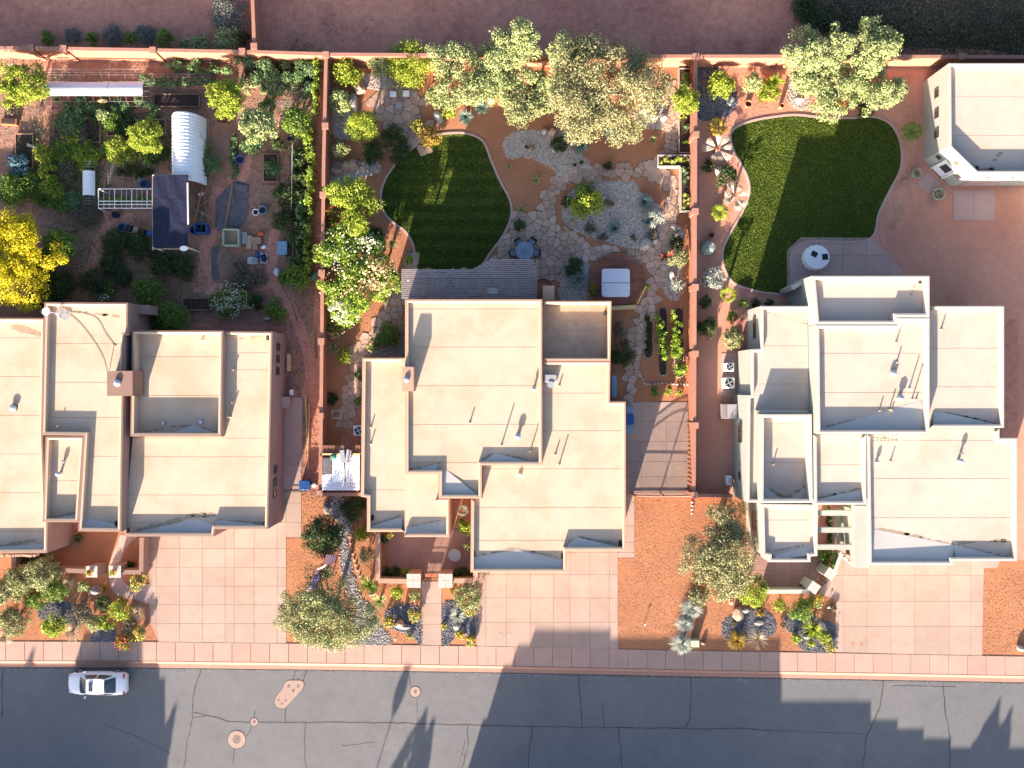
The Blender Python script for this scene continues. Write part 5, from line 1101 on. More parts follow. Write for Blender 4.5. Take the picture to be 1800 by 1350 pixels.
hedge([(1205, 215), (1207, 225)], 12, .6, 'l_veg', 'pale greens in the wall bed below the lime tree', 'vegetable_row', 'vegetables'); hedge([(1206, 245), (1207, 255)], 12, .5, 'l_green', 'small greens at the south end of the wall bed', 'vegetable_row', 'vegetables')
patchy('ground_cover', [(1120, 330), (1165, 400), (1150, 430), (1060, 430), (1000, 400), (1010, 330)], 900, .09, 'l_sage', .06, .5)
patchy('ground_cover', [(890, 240), (1000, 240), (1040, 300), (1000, 312), (920, 272)], 420, .09, 'l_sage', .06, .5)
patchy('ground_cover', [(582, 120), (640, 120), (650, 200), (700, 290), (640, 330), (582, 330)], 1300, .1, 'l_dark', .08, .5)
# -- big lawn yard
S('lime', 1268, 150, 25, 1.9, 'round lime bush on the slate gravel corner', lsz=1.1); S('pale', 1322, 146, 19, 1.6, 'grey green bush between lime bush and palm'); S('lime', 1352, 160, 20, 1.2, 'yellow-green bush under the broad palm leaves')
spiky(1360, 147, 20, 'bright green strap-leaved plant before the orange wall', mat='l_lime', n=40, w=.13, e=(25, 75), name='strap_leaf_plant', cat='plant', h=.7)
spiky(1490, 155, 22, 'glossy green spiky palm between two olive trees', mat='l_vine', n=50, w=.12, e=(20, 75), name='strap_leaf_plant', cat='plant', h=.9)
for a in [('dark', 1521, 186, 20, 1.2, 'dark shrub in the lawn\'s north-east bend'), ('gold', 1470, 182, 17, .8, 'yellow leafy clump between lawn and olive trees'), ('dark', 1278, 310, 20, 1.3, 'dark dense ball shrub between two silver palms'), ('dark', 1243, 292, 12, .8, 'small dark shrub by the wall near the silver rock'), ('dark', 1240, 531, 13, 1.0, 'dark shrub by the wall below the silver cholla'),
 ('dark', 1243, 576, 19, 1.2, 'largest dark shrub of the narrow side yard'), ('green', 1286, 557, 11, .8, 'small green ball south of the little fan palm'), ('green', 1305, 533, 9, .7, 'small shrub by the lawn\'s south edging'), ('dark', 1327, 532, 9, .6, 'dark shrub nearest the house corner'), ('dark', 1352, 532, 8, .5, 'low dark shrub before the north wall'), ('olive', 1286, 594, 20, 1.4, 'speckled olive ball shrub north of the air conditioners'),
 ('silver', 1253, 488, 22, 1.2, 'pale silver cholla beside the lawn'), ('pale', 1552, 168, 12, .8, 'pale tuft in front of the eastern olive tree')]: S(*a)
fan_palm(1262, 262, 29, 1.0, 'northern silver fan palm with eight broad leaves', 'l_cream', 8, 9, wide=.12, petiole=.18, spread=.33)
fan_palm(1292, 346, 28, 1.0, 'southern silver fan palm beside the lawn edging', 'l_cream', 7, 9, wide=.12, petiole=.18, spread=.33)
fan_palm(1279, 519, 17, 1.5, 'small green fan palm beside the lawn\'s lower bend', 'l_lime', 10, 10, wide=.2)
feather_palm(1265, 373, 18, .7, 'yellow-green cycad beside the lawn', 'l_lime', 20); feather_palm(1262, 222, 20, .6, 'gold-striped agave beneath the lime bush', 'l_gold', 18, 'striped_agave', 'agave', .07)
feather_palm(1604, 231, 21, 1.0, 'potted palm by the white shed wall', 'l_green', 22, 'potted_palm', 'palm')
spiky(1452, 186, 14, 'yellow spiky agave on the lawn\'s north edge', mat='l_lime', n=60, w=.07, name='agave', cat='agave'); spiky(1340, 170, 16, 'yellowish agave beside the terracotta pot', mat='l_lime', n=60, w=.07, name='agave', cat='agave')
# -- front of the brown-capped house
for a in [(74, 1005, 30, 2.6, 'l_olive', 'bright olive tree against the courtyard wall'), (35, 1018, 26, 2.6, 'l_olive', 'olive tree between the wall corner and the picture edge'), (8, 1040, 26, 2.4, 'l_olive', 'olive tree at the frame edge above the hedge'), (95, 1036, 22, 2.0, 'l_green', 'greener bushy tree south of the bright olive tree')]: tree(*a, name='bushy_tree', ls=.14, clumps=34, cr=.3)
for a in [('green', 62, 1054, 19, 1.2, 'green bush by the slate gravel bed'), ('olive', 24, 1090, 28, 1.6, 'broad olive bush near the pavement corner'), ('lime', 96, 1098, 23, 1.4, 'round lime bush beside the pavement'), ('pale', 148, 1031, 11, .8, 'small pale shrub beside the grey boulder'), ('dark', 182, 1060, 14, 1.2, 'dark shrub behind the grey boulder'),
 ('lime', 213, 1070, 20, 1.3, 'bright lime ball in front of the curved walk'), ('pale', 165, 1098, 15, 1.0, 'pale green shrub beside the slate patch'), ('lime', 188, 1092, 15, 1.0, 'lime shrub below the bright ball'), ('rflow', 217, 1126, 16, .9, 'red and yellow flowering shrub spilling on the pavement'), ('yflow', 247, 1112, 13, .8, 'yellow flowering shrub at the driveway corner'),
 ('brown', 228, 1098, 14, .8, 'reddish twiggy shrub above the red flowers'), ('yflow', 240, 1024, 15, 1.0, 'yellow-green flowering shrub beside the driveway wall'), ('yflow', 254, 1010, 8, .8, 'small yellow shrub against the brown wall'), ('gold', 183, 1035, 7, .5, 'tiny gold plant by the curved walk'), ('brown', 146, 1078, 20, .9, 'twiggy grey-brown bush next to the slate gravel'),
 ('dark', 138, 945, 8, .8, 'dark plant in the brown courtyard'), ('dark', 230, 992, 7, .5, 'dark plant inside the small wall corner'), ('dark', 60, 985, 20, 1.0, 'dark hedge plant inside the brown courtyard')]: S(*a)
for a in [(120, 1025, 20, 'dry grass clump beside the round bushes'), (130, 1108, 24, 'blond grass clump spilling toward the pavement'), (243, 1076, 18, 'grey grass clump beside the driveway corner'), (10, 1118, 18, 'blond grass clump at the frame edge')]: spiky(*a, mat='straw', n=220, w=.02, name='grass_clump', cat='grass clump', droop=.4)
# -- front of the tan-capped house
tree(568, 945, 35, 3.8, 'l_dark', 'dense dark round tree on the striped gravel river', 'evergreen_tree', ls=.16, clumps=60, cr=.26, dens=1.15)
tree(575, 1080, 62, 4.6, 'l_olive', 'largest feathery olive tree by the pavement and flag', 'mesquite_tree', ls=.14, clumps=120, cr=.22, dens=1.15)
for a in [('dark', 625, 893, 26, 1.6, 'dark bush in the corner below the white tarp roof'), ('lime', 635, 937, 15, 1.0, 'lime bush against the west wing front'), ('mesq', 645, 975, 15, 1.3, 'tan-green upright bush by the courtyard wall'), ('lime', 697, 1041, 12, .9, 'lime ball below the courtyard wall, nearer the flag tree'), ('pale', 728, 1046, 11, .8, 'pale ball next to the tiled gate pillar'),
 ('yflow', 683, 1093, 11, .7, 'yellow flower clump west of the sphere sculpture'), ('yflow', 730, 1080, 13, .8, 'yellow flower clump between sculpture and walk'), ('olive', 820, 1046, 26, 1.7, 'big speckled ball shrub at the driveway edge'), ('yflow', 827, 1073, 11, .6, 'yellow clump under the big ball shrub'), ('yflow', 808, 1116, 9, .5, 'small yellow clump in the slate bed'), ('yflow', 827, 1126, 11, .6, 'yellow clump at the pavement by the driveway'),
 ('yflow', 781, 1101, 6, .4, 'tiny yellow plant beside the walk'), ('yflow', 720, 1118, 6, .4, 'tiny lime plant at the tip of the slate bed'), ('yflow', 684, 939, 9, .8, 'yellow flowering plant in the courtyard corner'), ('dark', 676, 945, 9, .8, 'dark plant in the courtyard corner'), ('lime', 713, 1005, 8, .7, 'lime plant behind the tiled gate pillar'), ('lime', 817, 925, 15, 1.2, 'lime shrub in the gap between roofs'),
 ('gold', 795, 1038, 6, .4, 'small gold plant beside the tiled pillar'), ('dark', 812, 1010, 16, .7, 'dark hedge plant in the court\'s south-east corner'), ('dark', 690, 1008, 16, .5, 'dark low planting along the courtyard wall'), ('pale', 821, 960, 8, .8, 'pale plant by the cafe table')]: S(*a)
for a in [(649, 1028, 22, 'green yucca beside the largest feathery tree', 'l_green'), (668, 1056, 18, 'grassy yucca below the courtyard corner', 'l_pale'), (570, 1003, 14, 'pale grassy yucca between the flag and dark tree', 'l_pale')]: spiky(*a[:4], mat=a[4], n=120, w=.045)
spiky(805, 1081, 15, 'pale blue agave ball in the slate bed', mat='l_silver', n=220, w=.05, name='agave', cat='agave', e=(5, 85), h=.35)
fan_palm(813, 897, 13, 1.4, 'silver palm in the gap between two roofs', 'l_silver', 9, 9)
# -- front of the white stepped house
tree(1262, 985, 60, 4.6, 'l_mesq', 'tan mesquite tree in the red gravel before the white wall', 'mesquite_tree', ls=.14, clumps=110, cr=.22, dens=1.1); tree(1275, 915, 38, 4.2, 'l_mesq', 'thin brownish mesquite tree beside the house corner', 'mesquite_tree', ls=.13, clumps=60, cr=.22, dens=.4)
tree(1322, 1038, 27, 2.8, 'l_lime', 'lime leafy tree at the court wall end', 'leafy_tree', ls=.15, clumps=34, cr=.28)
for a in [('mesq', 1229, 1048, 19, 1.1, 'rust-tinted shrub above the silver grasses'), ('gold', 1337, 1076, 9, .6, 'small gold flower ball in the slate circle'), ('lime', 1371, 1064, 13, .9, 'small lime ball in front of the court wall'), ('green', 1408, 1073, 22, 1.6, 'large green ball before the court wall'), ('yflow', 1433, 1055, 14, 1.0, 'gold-flecked shrub under the gate pillars'),
 ('lime', 1399, 1122, 9, .6, 'lime clump west of the spiky yellow sotol'), ('lime', 1425, 1131, 7, .5, 'tiny lime clump south of the sotol'), ('lime', 1449, 1120, 12, .8, 'lime shrub on the slate by the driveway'), ('yflow', 1458, 1137, 10, .6, 'yellow shrub at the pavement beside the driveway'), ('pale', 1274, 1043, 12, .6, 'pale rosette below the tan mesquite tree'), ('brown', 1464, 1068, 6, .4, 'small brown plant by the driveway edge'),
 ('brown', 1290, 1095, 7, .4, 'small brown clump by the log'), ('brown', 1376, 1098, 6, .4, 'tiny gold tuft between the slate beds')]: S(*a)
hedge([(1454, 968), (1458, 998)], 27, 1.3, 'l_green', 'clipped green shrub between court and driveway', 'clipped_hedge', 'hedge'); hedge([(1459, 893), (1459, 955)], 9, .8, 'l_dark', 'dark planting under the entry beams', 'low_planting', 'plants')
for a in [(1216, 1068, 24, 'northernmost silver grass of three by the gravel'), (1203, 1096, 20, 'middle silver grass of three by the gravel'), (1198, 1130, 26, 'southernmost silver grass overhanging the pavement')]: spiky(*a, mat='l_silver', n=380, w=.035, name='grass_clump', cat='grass clump', droop=.5, h=.3, e=(15, 85))
spiky(1295, 1125, 20, 'golden ball grass by the slate circle', mat='l_gold', n=260, w=.05, name='grass_clump', cat='grass clump', droop=.35); spiky(1332, 1122, 22, 'dead white straw grass by the slate circle', mat='straw', n=90, w=.025, name='grass_clump', cat='grass clump', droop=.3, e=(10, 60))
spiky(1427, 1105, 20, 'spiky yellow-green sotol in the slate bed', mat='l_lime', n=130, w=.07, name='sotol', cat='sotol', h=.4)
# -- vegetable garden behind the brown-capped house
tree(40, 152, 40, 3.6, 'l_lime', 'lime green tree at the garden\'s north-west corner', 'citrus_tree', ls=.19, clumps=44, cr=.27); tree(395, 170, 33, 3.2, 'l_lime', 'round lime tree north of the arched greenhouse', 'citrus_tree', ls=.18, clumps=40, cr=.28, dens=1.2)
tree(256, 240, 31, 2.8, 'l_lime', 'yellow-green tree west of the arched greenhouse', 'fruit_tree', ls=.16, clumps=44, cr=.27, dens=1.2); tree(452, 222, 34, 2.6, 'l_pale', 'pale fruit tree beside the wire arch trellis', 'fruit_tree', ls=.19, clumps=36, cr=.28)
tree(26, 455, 66, 5.0, 'l_yellow', 'brilliant yellow tree at the garden edge', 'palo_verde_tree', ls=.16, clumps=110, cr=.2, dens=1.1); tree(108, 432, 32, 2.8, 'l_green', 'green tree beside the brilliant yellow tree', 'fruit_tree', ls=.19, clumps=40, cr=.28)
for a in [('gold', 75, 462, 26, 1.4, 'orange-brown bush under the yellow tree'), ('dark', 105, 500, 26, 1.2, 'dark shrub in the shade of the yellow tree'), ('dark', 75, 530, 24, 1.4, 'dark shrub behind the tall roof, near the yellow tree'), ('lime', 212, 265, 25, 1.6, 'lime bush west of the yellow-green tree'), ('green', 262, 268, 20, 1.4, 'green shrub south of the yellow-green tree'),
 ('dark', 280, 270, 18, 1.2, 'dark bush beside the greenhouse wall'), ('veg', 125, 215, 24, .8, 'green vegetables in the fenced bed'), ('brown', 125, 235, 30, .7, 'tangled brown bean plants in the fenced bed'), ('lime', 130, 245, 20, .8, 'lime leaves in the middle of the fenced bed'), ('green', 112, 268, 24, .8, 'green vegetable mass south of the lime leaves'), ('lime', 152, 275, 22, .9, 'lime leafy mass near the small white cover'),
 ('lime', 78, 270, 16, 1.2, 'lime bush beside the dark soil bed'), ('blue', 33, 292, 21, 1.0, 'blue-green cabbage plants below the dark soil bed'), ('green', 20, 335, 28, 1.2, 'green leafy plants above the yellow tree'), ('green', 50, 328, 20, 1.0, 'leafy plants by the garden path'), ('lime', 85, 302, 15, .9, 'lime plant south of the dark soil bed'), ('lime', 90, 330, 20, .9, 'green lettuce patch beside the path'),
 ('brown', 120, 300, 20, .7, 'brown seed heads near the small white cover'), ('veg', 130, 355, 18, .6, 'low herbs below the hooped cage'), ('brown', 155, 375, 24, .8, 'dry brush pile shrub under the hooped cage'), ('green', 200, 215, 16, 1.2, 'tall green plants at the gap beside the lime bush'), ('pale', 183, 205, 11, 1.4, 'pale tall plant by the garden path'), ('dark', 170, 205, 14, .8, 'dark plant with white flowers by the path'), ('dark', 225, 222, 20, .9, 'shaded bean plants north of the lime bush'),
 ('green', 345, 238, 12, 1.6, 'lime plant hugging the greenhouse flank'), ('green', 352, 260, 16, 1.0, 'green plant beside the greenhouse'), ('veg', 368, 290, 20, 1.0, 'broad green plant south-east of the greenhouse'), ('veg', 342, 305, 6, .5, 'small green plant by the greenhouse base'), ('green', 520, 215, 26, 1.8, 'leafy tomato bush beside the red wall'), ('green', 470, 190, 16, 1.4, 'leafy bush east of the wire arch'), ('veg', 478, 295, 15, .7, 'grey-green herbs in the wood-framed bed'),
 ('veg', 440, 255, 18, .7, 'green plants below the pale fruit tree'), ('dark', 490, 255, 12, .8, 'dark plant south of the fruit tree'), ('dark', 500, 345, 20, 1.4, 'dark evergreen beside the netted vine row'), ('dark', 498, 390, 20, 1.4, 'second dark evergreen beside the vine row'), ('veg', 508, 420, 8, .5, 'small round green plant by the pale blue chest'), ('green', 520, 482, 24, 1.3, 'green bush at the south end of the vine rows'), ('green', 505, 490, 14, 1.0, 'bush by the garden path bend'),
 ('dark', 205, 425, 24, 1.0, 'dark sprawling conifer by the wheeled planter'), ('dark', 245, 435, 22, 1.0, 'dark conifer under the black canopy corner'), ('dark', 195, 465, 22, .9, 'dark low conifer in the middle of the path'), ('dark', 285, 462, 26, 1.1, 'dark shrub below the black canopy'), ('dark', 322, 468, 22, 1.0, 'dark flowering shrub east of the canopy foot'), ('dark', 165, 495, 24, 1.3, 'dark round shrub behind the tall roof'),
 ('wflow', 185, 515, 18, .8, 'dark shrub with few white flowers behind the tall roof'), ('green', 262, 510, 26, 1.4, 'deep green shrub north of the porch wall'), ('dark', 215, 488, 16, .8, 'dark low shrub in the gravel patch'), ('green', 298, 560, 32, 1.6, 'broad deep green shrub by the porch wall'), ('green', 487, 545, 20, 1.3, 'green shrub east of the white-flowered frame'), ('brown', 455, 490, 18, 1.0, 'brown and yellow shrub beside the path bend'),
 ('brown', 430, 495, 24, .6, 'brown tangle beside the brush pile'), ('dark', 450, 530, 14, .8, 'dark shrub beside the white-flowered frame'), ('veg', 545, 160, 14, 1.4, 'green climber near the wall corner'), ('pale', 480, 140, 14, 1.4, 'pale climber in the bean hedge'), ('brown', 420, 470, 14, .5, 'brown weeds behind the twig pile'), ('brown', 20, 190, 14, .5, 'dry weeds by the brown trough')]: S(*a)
S('wflow', 405, 528, 27, 1.2, 'white-flowered shrub inside the wooden frame', 1.2, fl=2.2)
for a in [([(432, 122), (500, 126), (562, 122)], 46, 1.5, 'l_veg', 'wide green bean hedge along the back wall'), ([(420, 150), (515, 155)], 28, .9, 'l_pale', 'pale leafy row in front of the bean hedge'), ([(300, 114), (400, 120)], 24, .9, 'l_veg', 'green crop row against the back wall'), ([(245, 141), (390, 146)], 20, .8, 'l_veg', 'crop row under the long wire mesh'),
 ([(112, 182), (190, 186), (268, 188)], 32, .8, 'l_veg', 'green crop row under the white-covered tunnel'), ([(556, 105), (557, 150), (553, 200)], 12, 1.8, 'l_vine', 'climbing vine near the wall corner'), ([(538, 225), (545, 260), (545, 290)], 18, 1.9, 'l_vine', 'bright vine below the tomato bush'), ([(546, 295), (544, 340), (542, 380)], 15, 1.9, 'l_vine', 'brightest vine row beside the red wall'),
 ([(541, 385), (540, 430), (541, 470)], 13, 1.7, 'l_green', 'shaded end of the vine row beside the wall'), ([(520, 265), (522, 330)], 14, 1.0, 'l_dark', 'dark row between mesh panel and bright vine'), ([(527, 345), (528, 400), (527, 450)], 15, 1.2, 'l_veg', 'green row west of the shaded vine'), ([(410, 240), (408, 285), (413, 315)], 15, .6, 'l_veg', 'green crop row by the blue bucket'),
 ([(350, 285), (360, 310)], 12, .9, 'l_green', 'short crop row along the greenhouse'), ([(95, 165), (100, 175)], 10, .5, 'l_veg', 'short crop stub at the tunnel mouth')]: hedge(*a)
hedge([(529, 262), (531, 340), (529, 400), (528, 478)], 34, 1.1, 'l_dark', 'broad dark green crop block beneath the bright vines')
hedge([(112, 262), (180, 262)], 34, .6, 'l_green', 'mixed greens filling the south of the fenced bed')
hedge([(205, 300), (262, 304)], 22, .5, 'l_dark', 'low dark plants behind the pipe frame')
hedge([(185, 352), (262, 352)], 16, .8, 'l_green', 'greens growing inside the white pipe frame')
hedge([(60, 350), (130, 362)], 22, .5, 'l_green', 'greens above the yellow tree beside the path')
hedge([(85, 395), (135, 405)], 10, .5, 'straw', 'blond dry stalks in the sun patch by the yellow tree')
# ================================================================ ROCKS
for a in [(632, 152, 14, 14, .8, 'largest pink boulder beside the corner bush', 'rock', .4), (622, 180, 8, 18, .5, 'long grey curved rock against the shrub', 'rockw', .2), (770, 206, 8, 12, .6, 'upright white boulder east of the round patio', 'rockw', .5), (752, 220, 15, 11, .45, 'flat pink boulder among golden shrubs', 'rock', .6),
 (698, 250, 8, 7, .4, 'pale boulder amid the dark shrubs', 'rockw', 0), (686, 257, 8, 6, .4, 'second pale boulder amid the dark shrubs', 'rock', 0), (672, 266, 9, 8, .4, 'pink boulder by the dark shrubs', 'rock', 1), (592, 300, 12, 8, .5, 'westernmost stone of the pile by the wall', 'rock', -.2), (607, 292, 10, 11, .5, 'middle stone of the pile by the wall', 'rock', .3),
 (622, 290, 12, 11, .5, 'easternmost stone of the pile by the wall', 'rock', -.4), (862, 176, 7, 6, .5, 'white boulder under the olive trees', 'rockw', 0), (957, 231, 6, 6, .4, 'white stone touching the pale gravel', 'rockw', 0), (972, 233, 10, 9, .5, 'pink boulder on the pale gravel strip', 'rock', .2), (933, 262, 7, 7, .35, 'small tan rock in the gravel strip', 'rock', .2),
 (975, 264, 6, 5, .3, 'pale rock below the dark shrub', 'rockw', 0), (1131, 194, 8, 7, .5, 'westernmost white boulder under the mesquite', 'rockw', .2), (1150, 203, 9, 9, .5, 'middle white boulder under the mesquite', 'rockw', .5), (1167, 206, 8, 7, .5, 'easternmost white boulder under the mesquite', 'rockw', .9), (1135, 429, 13, 12, .9, 'large white boulder on the gravel island rim', 'rockw', .4),
 (1153, 424, 6, 6, .5, 'small white boulder beside the large one', 'rockw', .1), (1182, 485, 7, 10, .6, 'white boulder in the wall bed', 'rockw', .3), (1060, 348, 6, 5, .3, 'pale stone beside the lime shrub', 'rockw', .2), (1005, 392, 9, 5, .25, 'pale stone at the gravel island rim', 'rock', -.6), (995, 402, 8, 4, .25, 'second pale rim stone', 'rock', -.7), (1052, 404, 5, 4, .2, 'small red stone in the gravel island', 'rock', 0),
 (1264, 302, 9, 11, .8, 'silver-grey pointed rock beside the dark ball', 'rockw', .3), (1405, 176, 8, 7, .4, 'white stone under the western olive tree', 'rockw', .2), (1285, 175, 10, 12, .5, 'grey rock on the slate gravel', 'rockd', .2), (1501, 176, 9, 6, .4, 'pale stone between the olive trees', 'rockw', .2), (1590, 318, 6, 6, .35, 'round pink rock near the lawn edge', 'rock', .2),
 (168, 1038, 10, 9, .7, 'grey layered boulder by the curved walk', 'rockd', .1), (804, 1102, 8, 7, .4, 'white boulder in the slate bed', 'rockw', .2), (655, 1044, 7, 5, .3, 'pale rock under the green yucca', 'rockw', .3), (575, 890, 6, 10, .4, 'grey-white rock at the head of the gravel river', 'rockd', .1), (574, 897, 5, 8, .3, 'pale rock in the gravel river', 'rockw', 0), (1236, 1131, 5, 4, .3, 'small pale rock beside the green utility box', 'rock', 0),
 (1310, 1072, 9, 6, .5, 'blue-grey boulder under the lime tree', 'rockd', -.4), (1285, 1058, 5, 6, .3, 'pink rock beside the mesquite trunk', 'rock', .2), (1420, 1120, 9, 5, .3, 'white rock under the sotol', 'rockw', -.2), (1447, 1102, 5, 9, .4, 'white upright rock beside the sotol', 'rockw', .2), (1335, 1095, 10, 5, .3, 'white driftwood-like rock in the slate circle', 'rockw', -.1),
 (1297, 1078, 12, 15, .5, 'rust-brown broken rock beside the lime tree', 'rock', .3), (497, 148, 7, 6, .4, 'pale stone at the end of the bean hedge', 'rock', .3), (395, 275, 0.1, .1, .1, 'grain', 'rock', 0), (543, 150, 9, 9, .5, 'white stone near the garden corner', 'rockw', .5), (469, 560, 7, 4, .3, 'pale stone beside the green shrub', 'rockw', 0), (1794, 1140, 9, 5, .4, 'white pipe-like stone at the pavement edge', 'rockw', -.5)]:
    if a[2] > 1: boulder(a[0], a[1], a[2], a[3], a[4], a[5], a[6], a[7])
def rim(label, path, size=(2.4, 1.8), mat='rock', closed=False, name='stone_edging', step=4.4):
    p = smooth(path, 8, closed) if len(path) > 2 else path; 
    if closed: p = p+[p[0]]
    t = thing(name, label, 'edging', G(*p[0])); acc = 0; pts = []
    for a, b in zip(p, p[1:]):
        L = math.dist(a, b); d = -acc
        while d+step <= L: d += step; pts.append((a[0]+(b[0]-a[0])*d/L, a[1]+(b[1]-a[1])*d/L))
        acc = L-d
    for i, q in enumerate(pts[:290]): m = MB(); m.rock(*G(q[0]+rng.uniform(-.5, .5), q[1]+rng.uniform(-.5, .5)), size[0]*PX*rng.uniform(.8, 1.2), size[1]*PX*rng.uniform(.8, 1.2), .16, rng.uniform(0, 3), i, 1); m.build('stone', mat, t)
def bedring(x0, x1, y0, y1): return [(x0, y0+8), ((x0+x1)/2, y0), (x1, y0+8), (x1, (y0+y1)/2), (x1, y1-8), ((x0+x1)/2, y1), (x0, y1-8), (x0, (y0+y1)/2)]
for nm, x0, x1, y0, y1 in (('pale stones ringing the herb bed nearest the curved path', 1132, 1147, 549, 630), ('pale stones ringing the middle vine bed', 1158, 1172, 541, 660), ('pale stones ringing the vine bed nearest the orange wall', 1186, 1201, 541, 663)):
    rim(nm, bedring(x0, x1, y0, y1), (1.5, 1.2), 'rockw', True, step=3.1); m = MB(); m.prism(GP(smooth(bedring(x0+1, x1-1, y0+1, y1-1), 4)), -.05, .05); tag(m.build('bed_soil', 'soil'), kind='structure')
rim('line of pale stones between vine beds and parking pad', [(1124, 655), (1129, 667), (1137, 675), (1170, 674), (1212, 676)], (3.4, 2.2), 'rockw', step=6.5)
rim('column of white stones dividing the red front gravel', [(1215, 876), (1217, 886), (1215, 908)], (2.4, 3.4), 'rockw', step=6.5)
rim('pale cobbles curving round the small circle by the pergola', [(936, 500), (948, 491), (962, 492), (972, 502)], (2.2, 1.8), 'flag', step=4)
rim('stone rim east of the gravel river in the front yard', [(612, 905), (620, 935), (617, 960), (628, 1000), (640, 1030)], (3, 2), 'rockw', step=10)
# ================================================================ FRAMES, BEDS, GARDEN STRUCTURES
def bed(x0, y0, x1, y1, label, h=.3, mat='wood', soil='soil', name='raised_bed', t=.07, rot=0):
    X0, Y1 = G(x0, y0, h); X1, Y0 = G(x1, y1, h); cx, cy = (X0+X1)/2, (Y0+Y1)/2; th = thing(name, label, 'planter', (cx, cy, 0)); w, d = (X1-X0)/2, (Y1-Y0)/2; c, s = math.cos(rot), math.sin(rot)
    def b(lx, ly, sx, sy, z0, z1, nm, mt): m = MB(); m.obox(cx+lx*c-ly*s, cy+lx*s+ly*c, sx, sy, z0, z1, rot); m.build(nm, mt, th)
    b(0, 0, 2*w-t, 2*d-t, -.05, h-.08, 'soil', soil); b(0, d, 2*w+t, t, -.05, h, 'board', mat); b(0, -d, 2*w+t, t, -.05, h, 'board', mat); b(w, 0, t, 2*d-t, -.05, h-.004, 'board', mat); b(-w, 0, t, 2*d-t, -.05, h-.004, 'board', mat); return th
for a in [(27, 235, 57, 296, 'wood-framed bed of bare dark soil'), (95, 208, 176, 250, 'long fenced bed of tangled greens'), (188, 210, 290, 238, 'bed of shaded beans beside the path'), (270, 165, 350, 187, 'shallow bed below the mesh tunnel'), (463, 270, 488, 319, 'wood-framed herb bed by the vine path'), (321, 524, 371, 545, 'empty dark wooden trough near the porch'),
 (500, 425, 514, 452, 'small soil bed beside the pale blue chest'), (512, 368, 528, 400, 'small wooden bed beside the vine row')]: bed(*a)
bed(430, 112, 560, 150, 'boxed bed below the wide bean hedge', .15); bed(584, 722, 600, 735, 'small brick square in the narrow side yard', .12, 'rockw', 'gardensoil', t=.12)
bed(1157, 273, 1213, 292, 'white-walled horizontal raised planter', .6, 'trim', t=.12); bed(1197, 292, 1215, 371, 'white-walled upright raised planter', .6, 'trim', t=.12); bed(1194, 120, 1214, 268, 'white-framed planter along the east wall', .35, 'trim', t=.07)
# wooden frame with white flowers
t = thing('wooden_frame', 'pale rectangular wooden frame round the white flowers', 'frame', G(405, 527)); X0, Y1 = G(379, 513, 1.2); X1, Y0 = G(433, 542, 1.2)
for a in (((X0, Y0), (X1, Y0)), ((X1, Y0), (X1, Y1)), ((X1, Y1), (X0, Y1)), ((X0, Y1), (X0, Y0))):
    m = MB(); m.tube([(*a[0], 1.2), (*a[1], 1.2)], .035, n=4); m.build('rail', 'wood', t); m = MB(); m.tube([(*a[0], 0), (*a[0], 1.2)], .03, n=4); m.build('post', 'wood', t)
def hoops(x0, y0, x1, y1, along, H, label, n=10, r=.010, mat='meshwire', cover=None, name='hoop_tunnel', wires=7, cmat='whitecloth', ribs=False, a0=0, a1=math.pi, cat='tunnel'):
    """arched hoops over a rectangle traced near the ground"""
    X0, Y1 = G(x0, y0, H*.5); X1, Y0 = G(x1, y1, H*.5); t = thing(name, label, cat, ((X0+X1)/2, (Y0+Y1)/2, 0))
    def pt(u, a):
        if along == 'x': return (X0+(X1-X0)*u, (Y0+Y1)/2+(Y1-Y0)/2*math.cos(a), H*math.sin(a))
        return ((X0+X1)/2+(X1-X0)/2*math.cos(a), Y0+(Y1-Y0)*u, H*math.sin(a))
    for i in range(n): m = MB(); m.tube([pt(i/(n-1), a0+(a1-a0)*k/12) for k in range(13)], r, n=4); m.build('hoop', mat, t)
    for k in range(wires): m = MB(); a = a0+(a1-a0)*(k+.5)/wires; m.tube([pt(0, a), pt(1, a)], r*.7, n=4); m.build('wire', mat, t)
    if cover:
        for (u0, u1, b0, b1) in cover:
            nu = 40 if ribs else 14; na = 14; m = MB(); vs = []
            for i in range(nu+1):
                u = u0+(u1-u0)*i/nu; k_ = 1.03+(.018*(i % 2) if ribs else rng.uniform(-.006, .006))
                for j in range(na+1):
                    p = pt(u, b0+(b1-b0)*j/na); c = pt(u, math.pi/2); cc_ = ((c[0], c[1]) if False else None)
                    if along == 'x': yc = (Y0+Y1)/2; vs.append((p[0], yc+(p[1]-yc)*k_, p[2]*k_+.01))
                    else: xc = (X0+X1)/2; vs.append((xc+(p[0]-xc)*k_, p[1], p[2]*k_+.01))
            m.add(vs, [(i*(na+1)+j, (i+1)*(na+1)+j, (i+1)*(na+1)+j+1, i*(na+1)+j+1) for i in range(nu) for j in range(na)]); m.build('cover_sheet', cmat, t)
    return t
hoops(82, 140, 270, 190, 'x', 1.25, 'long tunnel half covered in white fabric', 14, cover=[(0.0, .6, .78, 1.86), (.605, .93, .78, 1.86)], wires=9)
hoops(84, 120, 262, 139, 'x', .6, 'long low wire mesh tunnel behind the white one', 14, wires=7); hoops(262, 127, 372, 150, 'x', .8, 'wire mesh tunnel reaching toward the lime tree', 10, wires=7)
hoops(295, 98, 395, 112, 'x', .6, 'wire mesh row right under the back wall', 10, wires=6)
hoops(300, 204, 356, 322, 'y', 2.2, 'arched greenhouse tunnel with ribbed white cover', 9, r=.025, cover=[(0, 1, .12, math.pi-.05)], ribs=True, wires=3, name='greenhouse', cat='greenhouse')
